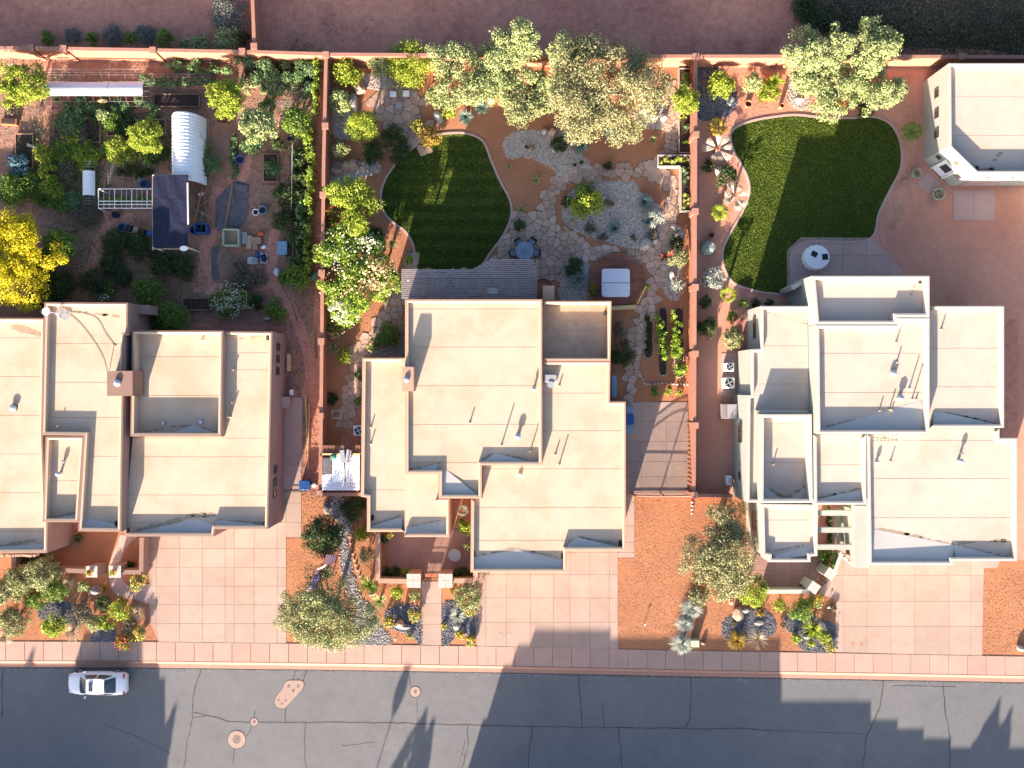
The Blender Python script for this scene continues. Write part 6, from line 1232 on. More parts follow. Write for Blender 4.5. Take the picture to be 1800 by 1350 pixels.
hoops(144, 286, 173, 360, 'y', 1.0, 'wire hoop cage with small white cover', 16, cover=[(.2, .78, .75, 2.5)], wires=6); hoops(187, 290, 213, 325, 'y', 1.0, 'bare wire hoop cage beside the garden path', 10, wires=5); hoops(480, 174, 516, 207, 'x', 1.5, 'tall wire arch trellis beside the fruit tree', 3, wires=12, name='arch_trellis', cat='trellis')
hoops(455, 326, 490, 358, 'x', .5, 'low curved slatted trellis by the path', 2, wires=11, r=.02, mat='twig', name='slatted_trellis', cat='trellis')
def mesh_panel(x0, y0, x1, y1, h, label, nx=6, ny=14, z=.1, mat='steel'):
    t = thing('mesh_panel', label, 'trellis', G(x0, y0)); A, B = G(x0, y0, h/2), G(x1, y1, h/2)
    for i in range(ny): f = i/(ny-1); p = (A[0]+(B[0]-A[0])*f, A[1]+(B[1]-A[1])*f); m = MB(); m.tube([(p[0]-.3, p[1], .02), (p[0]+.15, p[1]+.1, h)], .01, n=4); m.build('wire', mat, t)
    for j in range(4): f = (j+.5)/4; m = MB(); m.tube([(A[0]-.3+.45*f, A[1], h*f), (B[0]-.3+.45*f, B[1], h*f)], .01, n=4); m.build('rail', mat, t)
mesh_panel(515, 258, 513, 370, 1.3, 'leaning white mesh panel along the dark crop row', ny=30)
# black shade canopy
t = thing('shade_canopy', 'black shade canopy on white poles beside the greenhouse', 'canopy', G(300, 372)); zc = 2.6
X0, Y1 = G(269, 308, zc); X1, Y0 = G(331, 435, zc)
for k in range(3):
    ya = Y1+(Y0-Y1)*k/3; yb = Y1+(Y0-Y1)*(k+1)/3; m = MB(); nx, ny = 8, 5; vs = [(X0+(X1-X0)*i/nx+(.06 if j == 0 else 0), ya+(yb+.01-ya)*j/ny, zc+.02+.01*k+.05*math.sin(i*1.7+k)*math.sin(math.pi*j/ny)) for i in range(nx+1) for j in range(ny+1)]
    m.add(vs, [(i*(ny+1)+j, i*(ny+1)+j+1, (i+1)*(ny+1)+j+1, (i+1)*(ny+1)+j) for i in range(nx) for j in range(ny)]); m.build('shade_panel', 'shadecloth', t)
for a, b in (((X0, Y0-.1), (X1+.1, Y0-.1)), ((X0-.05, Y0-.2), (X0-.05, Y1)), ((X0, Y1+.04), (X1, Y1+.04))): m = MB(); m.tube([(*a, zc-.05), (*b, zc-.05)], .04, n=6); m.build('beam', 'twig', t)
m = MB(); m.tube([(X1+.02, Y0+1.8, zc+.06), (X1-.02, Y1-.6, zc+.06)], .07, n=6); m.build('gutter_pipe', 'white', t)
for p in ((X0, Y0), (X1, Y0), (X0, Y1), (X1, Y1)): m = MB(); m.tube([(*p, 0), (*p, zc)], .045, n=6); m.build('post', 'white', t)
m = MB(); x, y = G(324, 437, zc); m.lathe(x, y, [(.02, zc+.02), (.2, zc+.05), (.26, zc+.11)], 14, 1.25, .8); tag(m.build('white_dish', 'white', None, (x, y, zc)), 'small white dish on the canopy\'s south pole end', 'dish')
# pipe frame west of the canopy
t = thing('pipe_frame', 'white ladder-like pipe frame joining the black canopy', 'frame', G(220, 350)); zf = 1.8; X0, Y1 = G(173, 332, zf); X1, Y0 = G(268, 366, zf)
for y in (Y1, Y0, Y0+.3, (Y0+Y1)/2-.2): m = MB(); m.tube([(X0, y, zf), (X1, y, zf)], .028, n=5); m.build('pipe', 'white', t)
for k in range(11):
    x = X0+(X1-X0)*(k/10 if k < 4 else .3+(k-3)*.1) if k < 4 else X0+(X1-X0)*(.33+.0952*(k-3)); m = MB(); m.tube([(x, Y1, zf), (x, Y0, zf)], .03 if k in (0, 3, 6, 9, 10) else .012, n=5); m.build('pipe', 'white', t)
for p in ((X0, Y0), (X1, Y0), (X0, Y1), (X1, Y1)): m = MB(); m.tube([(*p, 0), (*p, zf)], .03, n=5); m.build('post', 'white', t)
m = MB(); m.tube([(X0+.3, Y0, zf), (X0+.28, Y0-1.5, .02)], .035, n=5); m.build('brace', 'twig', t)
# lumber and tarps
t = thing('lumber_pile', 'jumbled pile of old boards east of the black canopy', 'wood pile', G(352, 365))
for i in range(26):
    a = rng.choice([1.5, 1.62, 1.4, .6, -.5, 2.4]); x, y = G(rng.uniform(338, 370), rng.uniform(340, 392)); L = rng.uniform(1.0, 2.4); m = MB(); m.obox(x, y, L if i % 2 else L*.8, rng.uniform(.05, .12), .05+i*.03, .09+i*.03, a); m.build('board', rng.choice(['wood', 'rust', 'twig', 'wood']), t)
t = thing('slate_tarp', 'crumpled slate-grey tarpaulin lying on the path', 'tarp', G(410, 362)); o = [(385, 345), (412, 320), (437, 326), (436, 352), (436, 378), (418, 402), (382, 404), (380, 370)]; P = ccw(GP(smooth(o, 5)))
m = MB(); m.prism(P, 0, .05); m.build('cloth', 'slate', t)
m = MB(); m.prism(GP([(390, 350), (412, 330), (414, 362), (392, 360)]), .05, .13); m.build('fold', 'slate', t); m = MB(); m.prism(GP([(412, 322), (437, 328), (435, 338), (414, 334)]), .05, .15); m.build('fold', 'slate', t)
for a in (((410, 325), (397, 402), .09), ((381, 350), (378, 404), .05)): A, B = G(*a[0]), G(*a[1]); m = MB(); m.tube([(*A, .2), (*B, .2)], a[2], n=4); tag(m.build('plank', 'wood', None, (*A, 0)), 'long brown plank weighing down the slate tarpaulin' if a[2] > .06 else 'thin plank beside the slate tarpaulin', 'plank')
t = thing('twig_pile', 'heap of dry prunings beside the grey carpet strip', 'brush pile', G(403, 462))
for i in range(90): x, y = G(rng.gauss(404, 9), rng.gauss(462, 10)); a = rng.gauss(.9, .35); L = rng.uniform(.5, 1.3); z = rng.uniform(.05, .5); m = MB(); m.tube([(x-math.cos(a)*L/2, y-math.sin(a)*L/2, z), (x+rng.uniform(-.1, .1), y, z+.1), (x+math.cos(a)*L/2, y+math.sin(a)*L/2, z)], .014, .006, 4); m.build('twig', 'twig', t)
m = MB(); m.prism(GP(smooth([(372, 436), (385, 435), (380, 460), (385, 488), (374, 490), (372, 462)], 4)), 0, .06); tag(m.build('carpet_strip', 'slate', None, (*G(377, 462), 0)), 'grey carpet strip beside the twig heap', 'carpet')
t = thing('twig_pile', 'blond branches thrown by the end of the bean hedge', 'brush pile', G(520, 165))
for i in range(70): x, y = G(rng.gauss(530, 14), rng.gauss(165, 8)); a = rng.gauss(.25, .3); L = rng.uniform(.6, 1.8); z = rng.uniform(.05, .5); m = MB(); m.tube([(x-math.cos(a)*L/2, y-math.sin(a)*L/2, z), (x, y+rng.uniform(-.05, .05), z+.08), (x+math.cos(a)*L/2, y+math.sin(a)*L/2, z)], .013, .006, 4); m.build('twig', 'straw', t)
t = thing('twig_pile', 'bare grey branches at the garden\'s north-west corner', 'brush pile', G(14, 116))
for i in range(30): x, y = G(rng.gauss(14, 9), rng.gauss(116, 7)); a = rng.uniform(0, 3); L = rng.uniform(.5, 1.2); m = MB(); m.tube([(x-math.cos(a)*L/2, y-math.sin(a)*L/2, .1), (x, y, .4), (x+math.cos(a)*L/2, y+math.sin(a)*L/2, .2)], .013, .006, 4); m.build('twig', 'barkpale', t)
# crates, chests, blocks
def crate(x0, y0, x1, y1, h, label, mat, name='crate', cat='crate', open_=False, lid=None, rot=0):
    X0, Y1 = G(x0, y0, h); X1, Y0 = G(x1, y1, h); cx, cy, w, d = (X0+X1)/2, (Y0+Y1)/2, X1-X0, Y1-Y0; t = thing(name, label, cat, (cx, cy, 0))
    if open_:
        for k, (lx, ly, sx, sy) in enumerate(((0, d/2, w, .08), (0, -d/2, w, .08), (w/2, 0, .08, d-.08), (-w/2, 0, .08, d-.08))): m = MB(); m.obox(cx+lx, cy+ly, sx, sy, 0, h+.002*k, rot); m.build('side', mat, t)
        m = MB(); m.obox(cx, cy, w-.1, d-.1, 0, h*.3, rot); m.build('contents', open_ if isinstance(open_, str) else 'straw', t)
    else: m = MB(); m.bbox(cx, cy, w, d, .02, h-.06, rot, .04); m.build('box', mat, t); m = MB(); m.bbox(cx, cy, w+.04, d+.04, h-.07, h+.02, rot, .03); m.build('lid', lid or mat, t)
    return t
crate(392, 403, 419, 431, .8, 'open white compost box with clutter inside', 'sagepaint', open_='straw'); crate(487, 424, 504, 447, .6, 'pale blue cooler chest on the garden path', 'lblue', 'cooler_chest', 'cooler'); crate(342, 393, 362, 409, .9, 'square blue-rimmed tub next to the round blue tub', 'blue', 'square_tub', 'tub', open_='dark')
crate(526, 845, 544, 861, .7, 'bright blue crate behind the metal gate', 'blue', lid='blue'); crate(1101, 729, 1114, 746, 1.0, 'dark blue wheeled bin between two paler bins', 'blue', 'wheeled_bin', 'bin'); crate(1100, 747, 1112, 762, .9, 'lighter blue wheeled bin, southern one', 'lblue', 'wheeled_bin', 'bin'); crate(1101, 715, 1112, 728, .9, 'lighter blue wheeled bin, northern one', 'lblue', 'wheeled_bin', 'bin')
for a in [(425, 408, 434, 428, .4, 'tall grey board stack beside the compost box', 'grey'), (433, 414, 442, 437, .35, 'tan block nearest the grey boards', 'rock'), (443, 417, 458, 428, .35, 'tan slab stacked beyond the tan block', 'rock'), (444, 429, 452, 438, .3, 'small tan block in front of the slab', 'rock'), (435, 452, 452, 464, .15, 'pale paving slab under the blue bags', 'rockw'), (458, 445, 470, 463, .2, 'pale slab under the navy sack', 'rockw'), (509, 685, 514, 694, .5, 'white meter box beside the brown-capped house wall', 'white'), (504, 622, 510, 652, .4, 'yellow board leaning by the side path', 'yellowp')]: crate(*a, name='stone_block' if 'board' not in a[5] and 'meter' not in a[5] else 'stacked_boards' if 'meter' not in a[5] else 'meter_box', cat='block' if 'board' not in a[5] and 'meter' not in a[5] else 'box')
for px, py, rx, ry, h, lb, mt, nm in ((464, 453, 8, 9, .45, 'navy blue sack on the pale slab', 'navy', 'sack'), (451, 448, 5, 5, .3, 'bright blue bag, northern one of two', 'blue', 'plastic_bag'), (449, 457, 6, 5, .3, 'light blue bag below the bright one', 'lblue', 'plastic_bag'), (463, 434, 6, 4, .2, 'white bag behind the navy sack', 'white', 'plastic_bag'), (486, 478, 7, 9, .5, 'silver and blue bundle beside the path bend', 'tub', 'bundle'), (458, 411, 7, 5, .4, 'orange bucket contents behind the tan slabs', 'orange', 'plastic_bag'), (19, 276, 4, 6, .5, 'small bright blue bag by the soil bed', 'blue', 'plastic_bag'), (246, 313, 4, 3, .3, 'small cyan bag by the blue pot', 'lblue', 'plastic_bag'), (354, 341, 6, 4, .3, 'white folded sheet on the lumber', 'white', 'plastic_bag'), (464, 184, 4, 4, .3, 'little white bag below the bean hedge', 'white', 'plastic_bag'), (75, 548, 5, 6, .4, 'white sack by the tall roof corner', 'white', 'sack'), (552, 852, 5, 5, .3, 'white sack behind the blue crate', 'white', 'sack')):
    x, y = G(px, py, h/2); m = MB(); m.rock(x, y, rx*PX, ry*PX, h, .3, int(px), 2); tag(m.build(nm, mt, None, (x, y, 0), True), lb, 'bag')
def pot(px, py, r, h, label, mat='blue', inner='dark', name='plant_pot', cat='pot', plant=None, water=.75):
    x, y = G(px, py, h); R = r*PX; t = thing(name, label, cat, (x, y, 0)); m = MB(); m.lathe(x, y, [(R*.72, 0), (R*.85, h*.4), (R, h-.05), (R*1.06, h-.05), (R*1.06, h), (R*.88, h), (R*.82, h*water)], 18); m.build('body', mat, t)
    m = MB(); m.lathe(x, y, [(R*.84, h*water), (.01, h*water+.01)], 14); m.build('fill', inner, t)
    if plant: np_mesh('leaves', blades((x, y, h*.9), R*plant[1], plant[2], plant[3], 10, 75, .3), 4, plant[0], t)
    return t
for a in [(421, 280, 7, .5, 'blue bucket on the red path beside the crop row', 'blue'), (253, 323, 7.5, .6, 'blue round pot near the pipe frame', 'blue'), (202, 377, 5.5, .5, 'navy round pot on the garden path', 'navy'), (214, 399, 7, .6, 'blue tub beside the wheeled planter', 'blue'), (341, 404, 8, .7, 'round blue tub beside the canopy', 'blue'), (461, 369, 7, .5, 'light blue bowl on the path', 'lblue'), (449, 373, 5.5, .4, 'white round bowl beside the light blue bowl', 'white'), (20, 502, 5, .6, 'white-rimmed bucket under the yellow tree', 'white'),
 (519, 396, 7, .4, 'grey wicker disc pot beside the vine row', 'rattan'), (510, 243, 5, .4, 'black round pot on the path by the vine', 'dark'), (1316, 182, 6, .5, 'open terracotta pot before the orange wall', 'terracotta'), (1251, 413, 5.5, .5, 'dark terracotta pot beside the lawn', 'terracotta'), (1395, 524, 5, .5, 'white pot beside the wing wall', 'white'), (1592, 155, 6, .5, 'white bowl pot by the shed corner', 'rockw'), (1579, 157, 7, .4, 'terracotta bowl by the shed corner', 'terracotta'), (619, 567, 6, .3, 'black rubber ring in the side yard', 'dark'), (1375, 185, 4, .7, 'leaning terracotta pipe pot under the olive', 'terracotta')]: pot(*a)
pot(1613, 304, 8, .6, 'pale potted agave north of the shed door', 'sagepaint', 'soil', plant=('straw', 1.7, 40, .05)); pot(1651, 341, 10, .6, 'pale potted agave south of the shed door', 'sagepaint', 'soil', plant=('straw', 1.6, 40, .05))
pot(911, 400, 6, .5, 'terracotta pot under the dark patio shrub', 'terracotta', 'soil')
# wheeled planter trough
t = thing('planter_cart', 'rust-framed planter cart with three pots', 'cart', G(243, 407)); A, B = G(219, 398, .5), G(268, 413, .5); a = math.atan2(B[1]-A[1], B[0]-A[0]); cx, cy = (A[0]+B[0])/2, (A[1]+B[1])/2; L = math.dist(A, B)
for s in (-.35, .35): m = MB(); m.obox(cx-s*math.sin(a), cy+s*math.cos(a), L, .05, .4, .5, a); m.build('rail', 'rust', t)
for k, mt in enumerate(('dark', 'rattan', 'soil', 'blue')): f = -.36+.24*k; m = MB(); m.bbox(cx+L*f*math.cos(a), cy+L*f*math.sin(a), .42, .5, .1, .5, a, .04); m.build('pot', mt, t)
t = thing('wheelbarrow', 'rusty wheelbarrow tray below the round lime tree', 'wheelbarrow', G(391, 208)); x, y = G(391, 208, .5)
m = MB(); m.add([(x-.3, y-.25, .3), (x+.25, y-.3, .3), (x+.3, y+.2, .3), (x-.25, y+.25, .3), (x-.42, y-.3, .6), (x+.4, y-.42, .6), (x+.4, y+.3, .6), (x-.35, y+.4, .6)], [(0, 1, 2, 3), (0, 4, 5, 1), (1, 5, 6, 2), (2, 6, 7, 3), (3, 7, 4, 0)]); m.build('tray', 'rust', t)
for s in (0, .5): m = MB(); m.tube([(x-.5, y+.3-s, .5), (x+.6, y-.5-s*.4, .3)], .02, n=5); m.build('handle', 'wood', t)
m = MB(); m.lathe(x-.5, y+.4, [(.01, .05), (.18, .06), (.18, .14), (.01, .15)], 12); m.build('wheel', 'tyre', t)
t = thing('trough', 'brown wooden trough at the west garden edge', 'trough', G(14, 213)); m = MB(); x, y = G(14, 213, .4); m.obox(x, y, 1.3, .5, 0, .35, -.05); m.build('box', 'rust', t); m = MB(); m.obox(x, y, 1.1, .35, .35, .37, -.05); m.build('soil', 'soil', t)
for k, (a, b, h, lb) in enumerate((((370, 213), (369, 262), .5, 'upright brown post line east of the greenhouse'), ((538, 694), (543, 825), .25, 'long yellow pole leaning along the side yard'), ((545, 710), (541, 825), .2, 'second yellow pole beside the first'), ((553, 575), (556, 630), .2, 'grey pipe lying along the red wall'))):
    A, B = G(*a), G(*b); m = MB(); m.tube([(*A, h), (*B, h*.4)], .05, n=5); tag(m.build('pole', 'yellowp' if 'yellow' in lb else 'wood', None, (*A, 0)), lb, 'pole')
m = MB(); p = smooth([(545, 600), (546, 590), (556, 570), (548, 590), (552, 608), (564, 622)], 5, False); m.tube([(*G(*q), .03) for q in p], .025, n=4); tag(m.build('garden_hose', 'yellowp', None, (*G(550, 600), 0)), 'yellow hose beside the long red wall', 'hose')
m = MB(); p = smooth([(487, 482), (495, 500), (505, 520), (515, 540), (523, 565)], 5, False); m.tube([(*G(*q), .03) for q in p], .02, n=4); tag(m.build('irrigation_line', 'dark', None, (*G(500, 510), 0)), 'black irrigation line down the garden path', 'pipe')
m = MB(); p = smooth([(515, 500), (535, 498), (550, 488), (562, 478)], 5, False); m.tube([(*G(*q), .2) for q in p], .22, .16, 7); tag(m.build('rolled_netting', 'greenhose', None, (*G(540, 495), 0)), 'rolled green netting against the red wall', 'netting')
t = thing('paddle', 'wooden paddle sign lying across the soil bed edge', 'sign', G(58, 258)); m = MB(); m.obox(*G(58, 258, .4), 1.0, .22, .38, .42, -.35); m.build('blade', 'barkpale', t)
m = MB(); x, y = G(180, 177, 1.0); m.lathe(x, y, [(.01, .9), (.42, .9), (.42, .96), (.3, .97), (.01, .97)], 16, 1, .35); tag(m.build('oval_sign', 'yellowp', None, (x, y, 0)), 'tan oval plaque lying on the tunnel mesh', 'plaque')
# ================================================================ PATIO FURNITURE
def adirondack(px, py, label):
    x, y = G(px, py, .4); t = thing('garden_chair', label, 'chair', (x, y, 0), 'garden chairs on the round patio')
    m = MB(); m.bbox(x, y-.05, .6, .55, .3, .42, 0, .05); m.build('seat', 'rattan', t); m = MB(); m.obox(x, y-.08, .5, .46, .42, .5); m.build('cushion', 'whitecloth', t)
    m = MB(); vs = []
    for k in range(9): a = math.pi*k/8; vs += [(x+.36*math.cos(a), y+.12+.3*math.sin(a), .35), (x+.38*math.cos(a), y+.16+.34*math.sin(a), .85), (x+.31*math.cos(a), y+.12+.27*math.sin(a), .85)]
    m.add(vs, [q for k in range(8) for q in ((k*3, k*3+3, k*3+4, k*3+1), (k*3+1, k*3+4, k*3+5, k*3+2))]); m.build('backrest', 'rattan', t)
    for s in (-1, 1): m = MB(); m.box(x+s*.36-.05, y-.35, x+s*.36+.05, y+.15, .52, .58); m.build('armrest', 'rattan', t)
    for sx in (-.28, .28):
        for sy in (-.28, .2): m = MB(); m.tube([(x+sx, y+sy, 0), (x+sx, y+sy, .34)], .03, n=5); m.build('leg', 'rattan', t)
adirondack(691, 164, 'wicker garden chair with white cushion, farther from the side table'); adirondack(714, 163, 'wicker garden chair with white cushion, next to the side table')
def small_table(px, py, w, d, h, label, mat, inner=None):
    x, y = G(px, py, h); t = thing('side_table', label, 'table', (x, y, 0)); m = MB(); m.bbox(x, y, w, d, h-.05, h, 0, .015); m.build('tabletop', mat, t)
    if inner: m = MB(); m.box(x-w*.33, y-d*.33, x+w*.33, y+d*.33, h+.002, h+.012); m.build('inlay', inner, t)
    for sx in (-1, 1):
        for sy in (-1, 1): m = MB(); m.tube([(x+sx*w*.42, y+sy*d*.42, 0), (x+sx*w*.42, y+sy*d*.42, h-.05)], .025, n=5); m.build('leg', mat, t)
small_table(729, 166, .48, .58, .5, 'small wicker side table beside the garden chairs', 'rattan', 'grey'); small_table(701, 185, .5, .5, .4, 'dark square footstool before the garden chairs', 'grey')
x, y = G(922, 441, .75); t = thing('round_table', 'round slate-blue dining table ringed by chairs', 'table', (x, y, 0)); m = MB(); m.lathe(x, y, [(.7, .7), (.73, .72), (.73, .75), (.7, .77), (.26, .772)], 40); m.build('tabletop', 'tabletop', t)
m = MB(); m.lathe(x, y, [(.24, .768), (.24, .79), (.22, .8), (.01, .8)], 24); m.build('centre_disc', 'cushion', t)
m = MB(); m.lathe(x, y, [(.35, 0), (.33, .05), (.08, .1), (.08, .7)], 16); m.build('pedestal', 'dark', t)
def dining_chair(px, py, ang, label, tx=x, ty=y):
    cx, cy = G(px, py, .45); t = thing('dining_chair', label, 'chair', (cx, cy, 0), 'dining chairs around the round table'); c, s = math.cos(ang), math.sin(ang)
    P = lambda a, b: (cx+a*c-b*s, cy+a*s+b*c)
    m = MB(); m.bbox(*P(0, 0), .52, .52, .36, .48, ang, .04); m.build('seat', 'cushion', t); m = MB(); m.bbox(*P(-.03, 0), .44, .44, .47, .53, ang, .03); m.build('cushion', 'tabletop', t)
    m = MB(); m.obox(*P(.3, 0), .09, .56, .38, .92, ang); m.build('backrest', 'dark', t)
    for q in (-1, 1): m = MB(); m.obox(*P(.03, q*.29), .5, .05, .6, .65, ang); m.build('armrest', 'dark', t)
    for a in (-.22, .24):
        for b in (-.24, .24): m = MB(); m.tube([(*P(a, b), 0), (*P(a, b), .38)], .022, n=5); m.build('leg', 'dark', t)
for px, py, lb in ((902, 446, 'west chair of the round table, level with its middle'), (943, 445, 'east chair of the round table, level with its middle'), (912, 427, 'north-west chair at the dark shrub side of the table'), (935, 426, 'north-east chair of the round table'), (910, 461, 'south-west chair partly under the pergola edge'), (932, 462, 'south-east chair touching the pergola edge')):
    q = G(px, py, .45); dining_chair(px, py, math.atan2(q[1]-y, q[0]-x), lb)
# fire table with white cover
x, y = G(1437, 452, .6); t = thing('covered_table', 'round table under white scalloped cover on the patio', 'table', (x, y, 0)); m = MB(); n = 48; vs = []
for rr, z in ((1.07, 0), (1.06, .25), (1.0, .52), (.96, .6)): vs += [(x+(rr+(.035 if z < .5 else .01)*math.cos(k*math.pi*2/n*16))*math.cos(2*math.pi*k/n), y+(rr+(.035 if z < .5 else .01)*math.cos(k*math.pi*2/n*16))*math.sin(2*math.pi*k/n)*.97, z) for k in range(n)]
m.add(vs, [(r*n+k, r*n+(k+1) % n, (r+1)*n+(k+1) % n, (r+1)*n+k) for r in range(3) for k in range(n)]+[tuple(3*n+k for k in range(n))]); m.build('cover', 'whitecloth', t)
m = MB(); m.obox(*G(1431.5, 446.5, .62), .48, .42, .6, .625, -.5); m.build('dark_panel', 'dark', t); m = MB(); m.obox(*G(1450.5, 451.5, .62), .46, .48, .6, .625, .1); m.build('dark_panel', 'dark', t)
# hot tub deck
x, y = G(1083, 494, .3); t = thing('round_deck', 'round redwood plank deck beneath the hot tub', 'deck', (x, y, 0)); R = 48*PX
m = MB(); m.lathe(x, y, [(R*.98, 0), (R*.98, .24), (.01, .25)], 40); m.build('deck_frame', 'bark', t); w = .185; k = -int(R/w)
while k*w < R:
    yy = k*w; hw = math.sqrt(max(0, R*R-yy*yy)); cuts = [-hw, rng.uniform(-.3, .3)*R, hw]
    for a, b in zip(cuts, cuts[1:]):
        if b-a > .15: m = MB(); m.box(x+a+.006, y+yy+.016, x+b-.006, y+yy+w-.016, .26, .3+rng.uniform(-.004, .004)); m.build('plank', 'deck', t)
    k += 1
m = MB(); A, B = G(1055, 545, .4), G(1118, 537, .4); m.obox((A[0]+B[0])/2, (A[1]+B[1])/2, 2.9, .3, 0, .45, .06); tag(m.build('timber_step', 'yellowp', None, (*A, 0)), 'pale timber bench edge south of the hot tub', 'bench')
m = MB(); A, B = G(1120, 535, .4), G(1134, 504, .4); m.tube([(*A, .4), (*B, .9)], .06, n=5); tag(m.build('timber_rail', 'yellowp', None, (*A, 0)), 'pale timber rail slanting up the deck\'s east rim', 'rail')
x, y = G(1082.5, 497, 1.1); t = thing('hot_tub', 'square hot tub with folded lavender-grey cover', 'hot tub', (x, y, 0)); m = MB(); m.rrect(x-1.06, y-1.06, x+1.06, y+1.06, .28, .98, .22); m.build('shell', 'bark', t)
for s in (-1, 1): m = MB(); m.rrect(x-1.12, y+(.01 if s > 0 else -1.12), x+1.12, y+(1.12 if s > 0 else -.01), .98, 1.1, .24, (0, 0, 1, 1) if s > 0 else (1, 1, 0, 0)); m.build('cover_half', 'tub', t)
m = MB(); m.box(x-1.15, y-.03, x+1.15, y+.0, 1.04, 1.12); m.build('hinge_strip', 'grey', t)
# pergola
t = thing('pergola', 'grey slatted pergola over the flagstone patio', 'pergola', G(827, 498)); zp = 3.0
def slat(xa, xb, py): m = MB(); X0, Y = G(xa, py, zp); X1, _ = G(xb, py, zp); m.box(X0, Y-.036, X1, Y+.036, zp-.02, zp+.07); m.build('slat', 'slat', t)
py = 457.0; k = 0
while py < 525:
    xs = 706 if py >= 474 else (832+(474-py)*2.2); xe = 944-(0 if py > 470 else (470-py)*.4)
    if py < 474: xs = 828+(474-py)*1.9
    slat(xs, xe, py); py += 3.5
for px in range(722, 945, 17): m = MB(); X, Y0 = G(px, 524, zp-.1); _, Y1 = G(px, 474 if px < 830 else max(457, 474-(px-828)*.5), zp-.1); m.box(X-.03, Y0, X+.03, Y1, zp-.16, zp-.03); m.build('rafter', 'slat', t)
m = MB(); X0, Y = G(712, 490, zp-.2); X1, _ = G(944, 490, zp-.2); m.box(X0, Y-.07, X1, Y+.07, zp-.36, zp-.17); m.build('beam', 'slat', t)
for px in (716, 790, 866, 940): X, Y = G(px, 490, 2.6); m = MB(); m.box(X-.08, Y-.08, X+.08, Y+.08, 0, zp-.36); m.build('post', 'slat', t)
small_table(866, 512, .9, .5, .5, 'pale table seen through the pergola slats', 'white')
x, y = G(955, 507, .4); m = MB(); m.lathe(x, y, [(.84, 0), (.84, .38), (.78, .38), (.78, .1), (.01, .1)], 36); tag(m.build('round_planter', 'block', None, (x, y, 0)), 'low round red planter ring at the pergola\'s end', 'planter')
# air conditioners
def ac(px, py, w, label, h=.85):
    x, y = G(px, py, h); t = thing('air_conditioner', label, 'air conditioner', (x, y, 0)); m = MB(); m.bbox(x, y, w, w, .05, h, 0, .05); m.build('case', 'white', t); m = MB(); m.lathe(x, y, [(w*.4, h), (w*.4, h+.03), (w*.36, h+.03), (w*.36, h+.004), (.01, h+.004)], 24); f = m.build('fan_guard', 'dark', t)
    for k in range(4): a = k*math.pi/2+.5; m = MB(); m.add([(x+.04*math.cos(a), y+.04*math.sin(a), h+.015), (x+w*.34*math.cos(a-.28), y+w*.34*math.sin(a-.28), h+.012), (x+w*.34*math.cos(a+.28), y+w*.34*math.sin(a+.28), h+.03)], [(0, 1, 2)]); m.build('fan_blade', 'steel', f)
    m = MB(); m.lathe(x, y, [(w*.1, h+.02), (w*.1, h+.05), (.01, h+.06)], 10); m.build('fan_hub', 'steel', f)
ac(1283, 645, .68, 'smaller white air conditioner by the white house'); ac(1282, 673, .86, 'larger white air conditioner by the white house'); ac(630, 757, .8, 'white air conditioner beside the west wing')
x, y = G(1282, 724, 1.3); t = thing('gas_meter_hut', 'slatted grey equipment hood against the white house', 'hood', (x, y, 0)); m = MB(); m.box(x-.15, y-.55, x+.6, y+.6, 0, 1.3); m.build('hood', 'grey', t)
for k in range(6): m = MB(); m.box(x-.5+k*.055, y-.55, x-.47+k*.055, y+.6, .1, 1.1+k*.03); m.build('slat', 'slat', t)
x, y = G(1282, 845, .9); t = thing('notice_box', 'small white notice box with red lettering by the white wall', 'box', (x, y, 0)); m = MB(); m.bbox(x, y, .42, .75, .1, .9, .05, .04); m.build('box', 'white', t)
for k in range(4): m = MB(); m.box(x-.1, y-.22+k*.12, x+.14, y-.17+k*.12, .905, .912); m.build('red_text_line', 'red', t)
crate(1216, 1126, 1229, 1137, .7, 'sage green utility box behind the silver grass', 'sagepaint', 'utility_box', 'utility box')
for px, w, lb in ((880, 3.2, 'small meter cover in the middle driveway, western one'), (896, 3.2, 'small meter cover in the middle driveway, eastern one'), (1499, 3, 'western meter cover in the white house driveway'), (1514, 3, 'eastern meter cover in the white house driveway')):
    X, Y = G(px, 1117 if px < 1000 else 1132.5); m = MB(); m.obox(X, Y, .22, .34, .03, .046); tag(m.build('meter_cover', 'mauve' if px < 1000 else 'kerb', None, (X, Y, 0)), lb, 'cover')
# gate pillars
def pillar(px, py, w, h, label, mat='stuccoB', cap='rockw', rot=0, plant=None, tiles=True):
    x, y = G(px, py, h); t = thing('gate_pillar', label, 'pillar', (x, y, 0)); m = MB(); m.obox(x, y, w-.1, w-.1, 0, h-.1, rot); m.build('shaft', mat, t); c, s = math.cos(rot), math.sin(rot)
    for a in (-1, 1):
        for b in (-1, 1): m = MB(); q = w/4; m.obox(x+a*q*c-b*q*s, y+a*q*s+b*q*c, w/2-.012, w/2-.012, h-.1, h+rng.uniform(0, .006), rot); m.build('cap_tile', cap, t)
pillar(727, 1021, 1.1, 1.9, 'tiled square gate pillar on the yucca side of the walk'); pillar(783, 1021, 1.1, 1.9, 'tiled square gate pillar on the driveway side of the walk')
pillar(161, 1005, .9, 1.6, 'gate pillar carrying a potted plant, nearer the olive trees', 'stuccoA'); pillar(202, 1005, .95, 1.6, 'gate pillar carrying a potted plant, on the curved walk', 'stuccoA')
pillar(1460, 1009, .8, 2.0, 'north-east white pillar of the slanted metal gate', 'stuccoC', 'capC', -.62); pillar(1431, 1033, .8, 2.0, 'south-west white pillar of the slanted metal gate', 'stuccoC', 'capC', -.62)
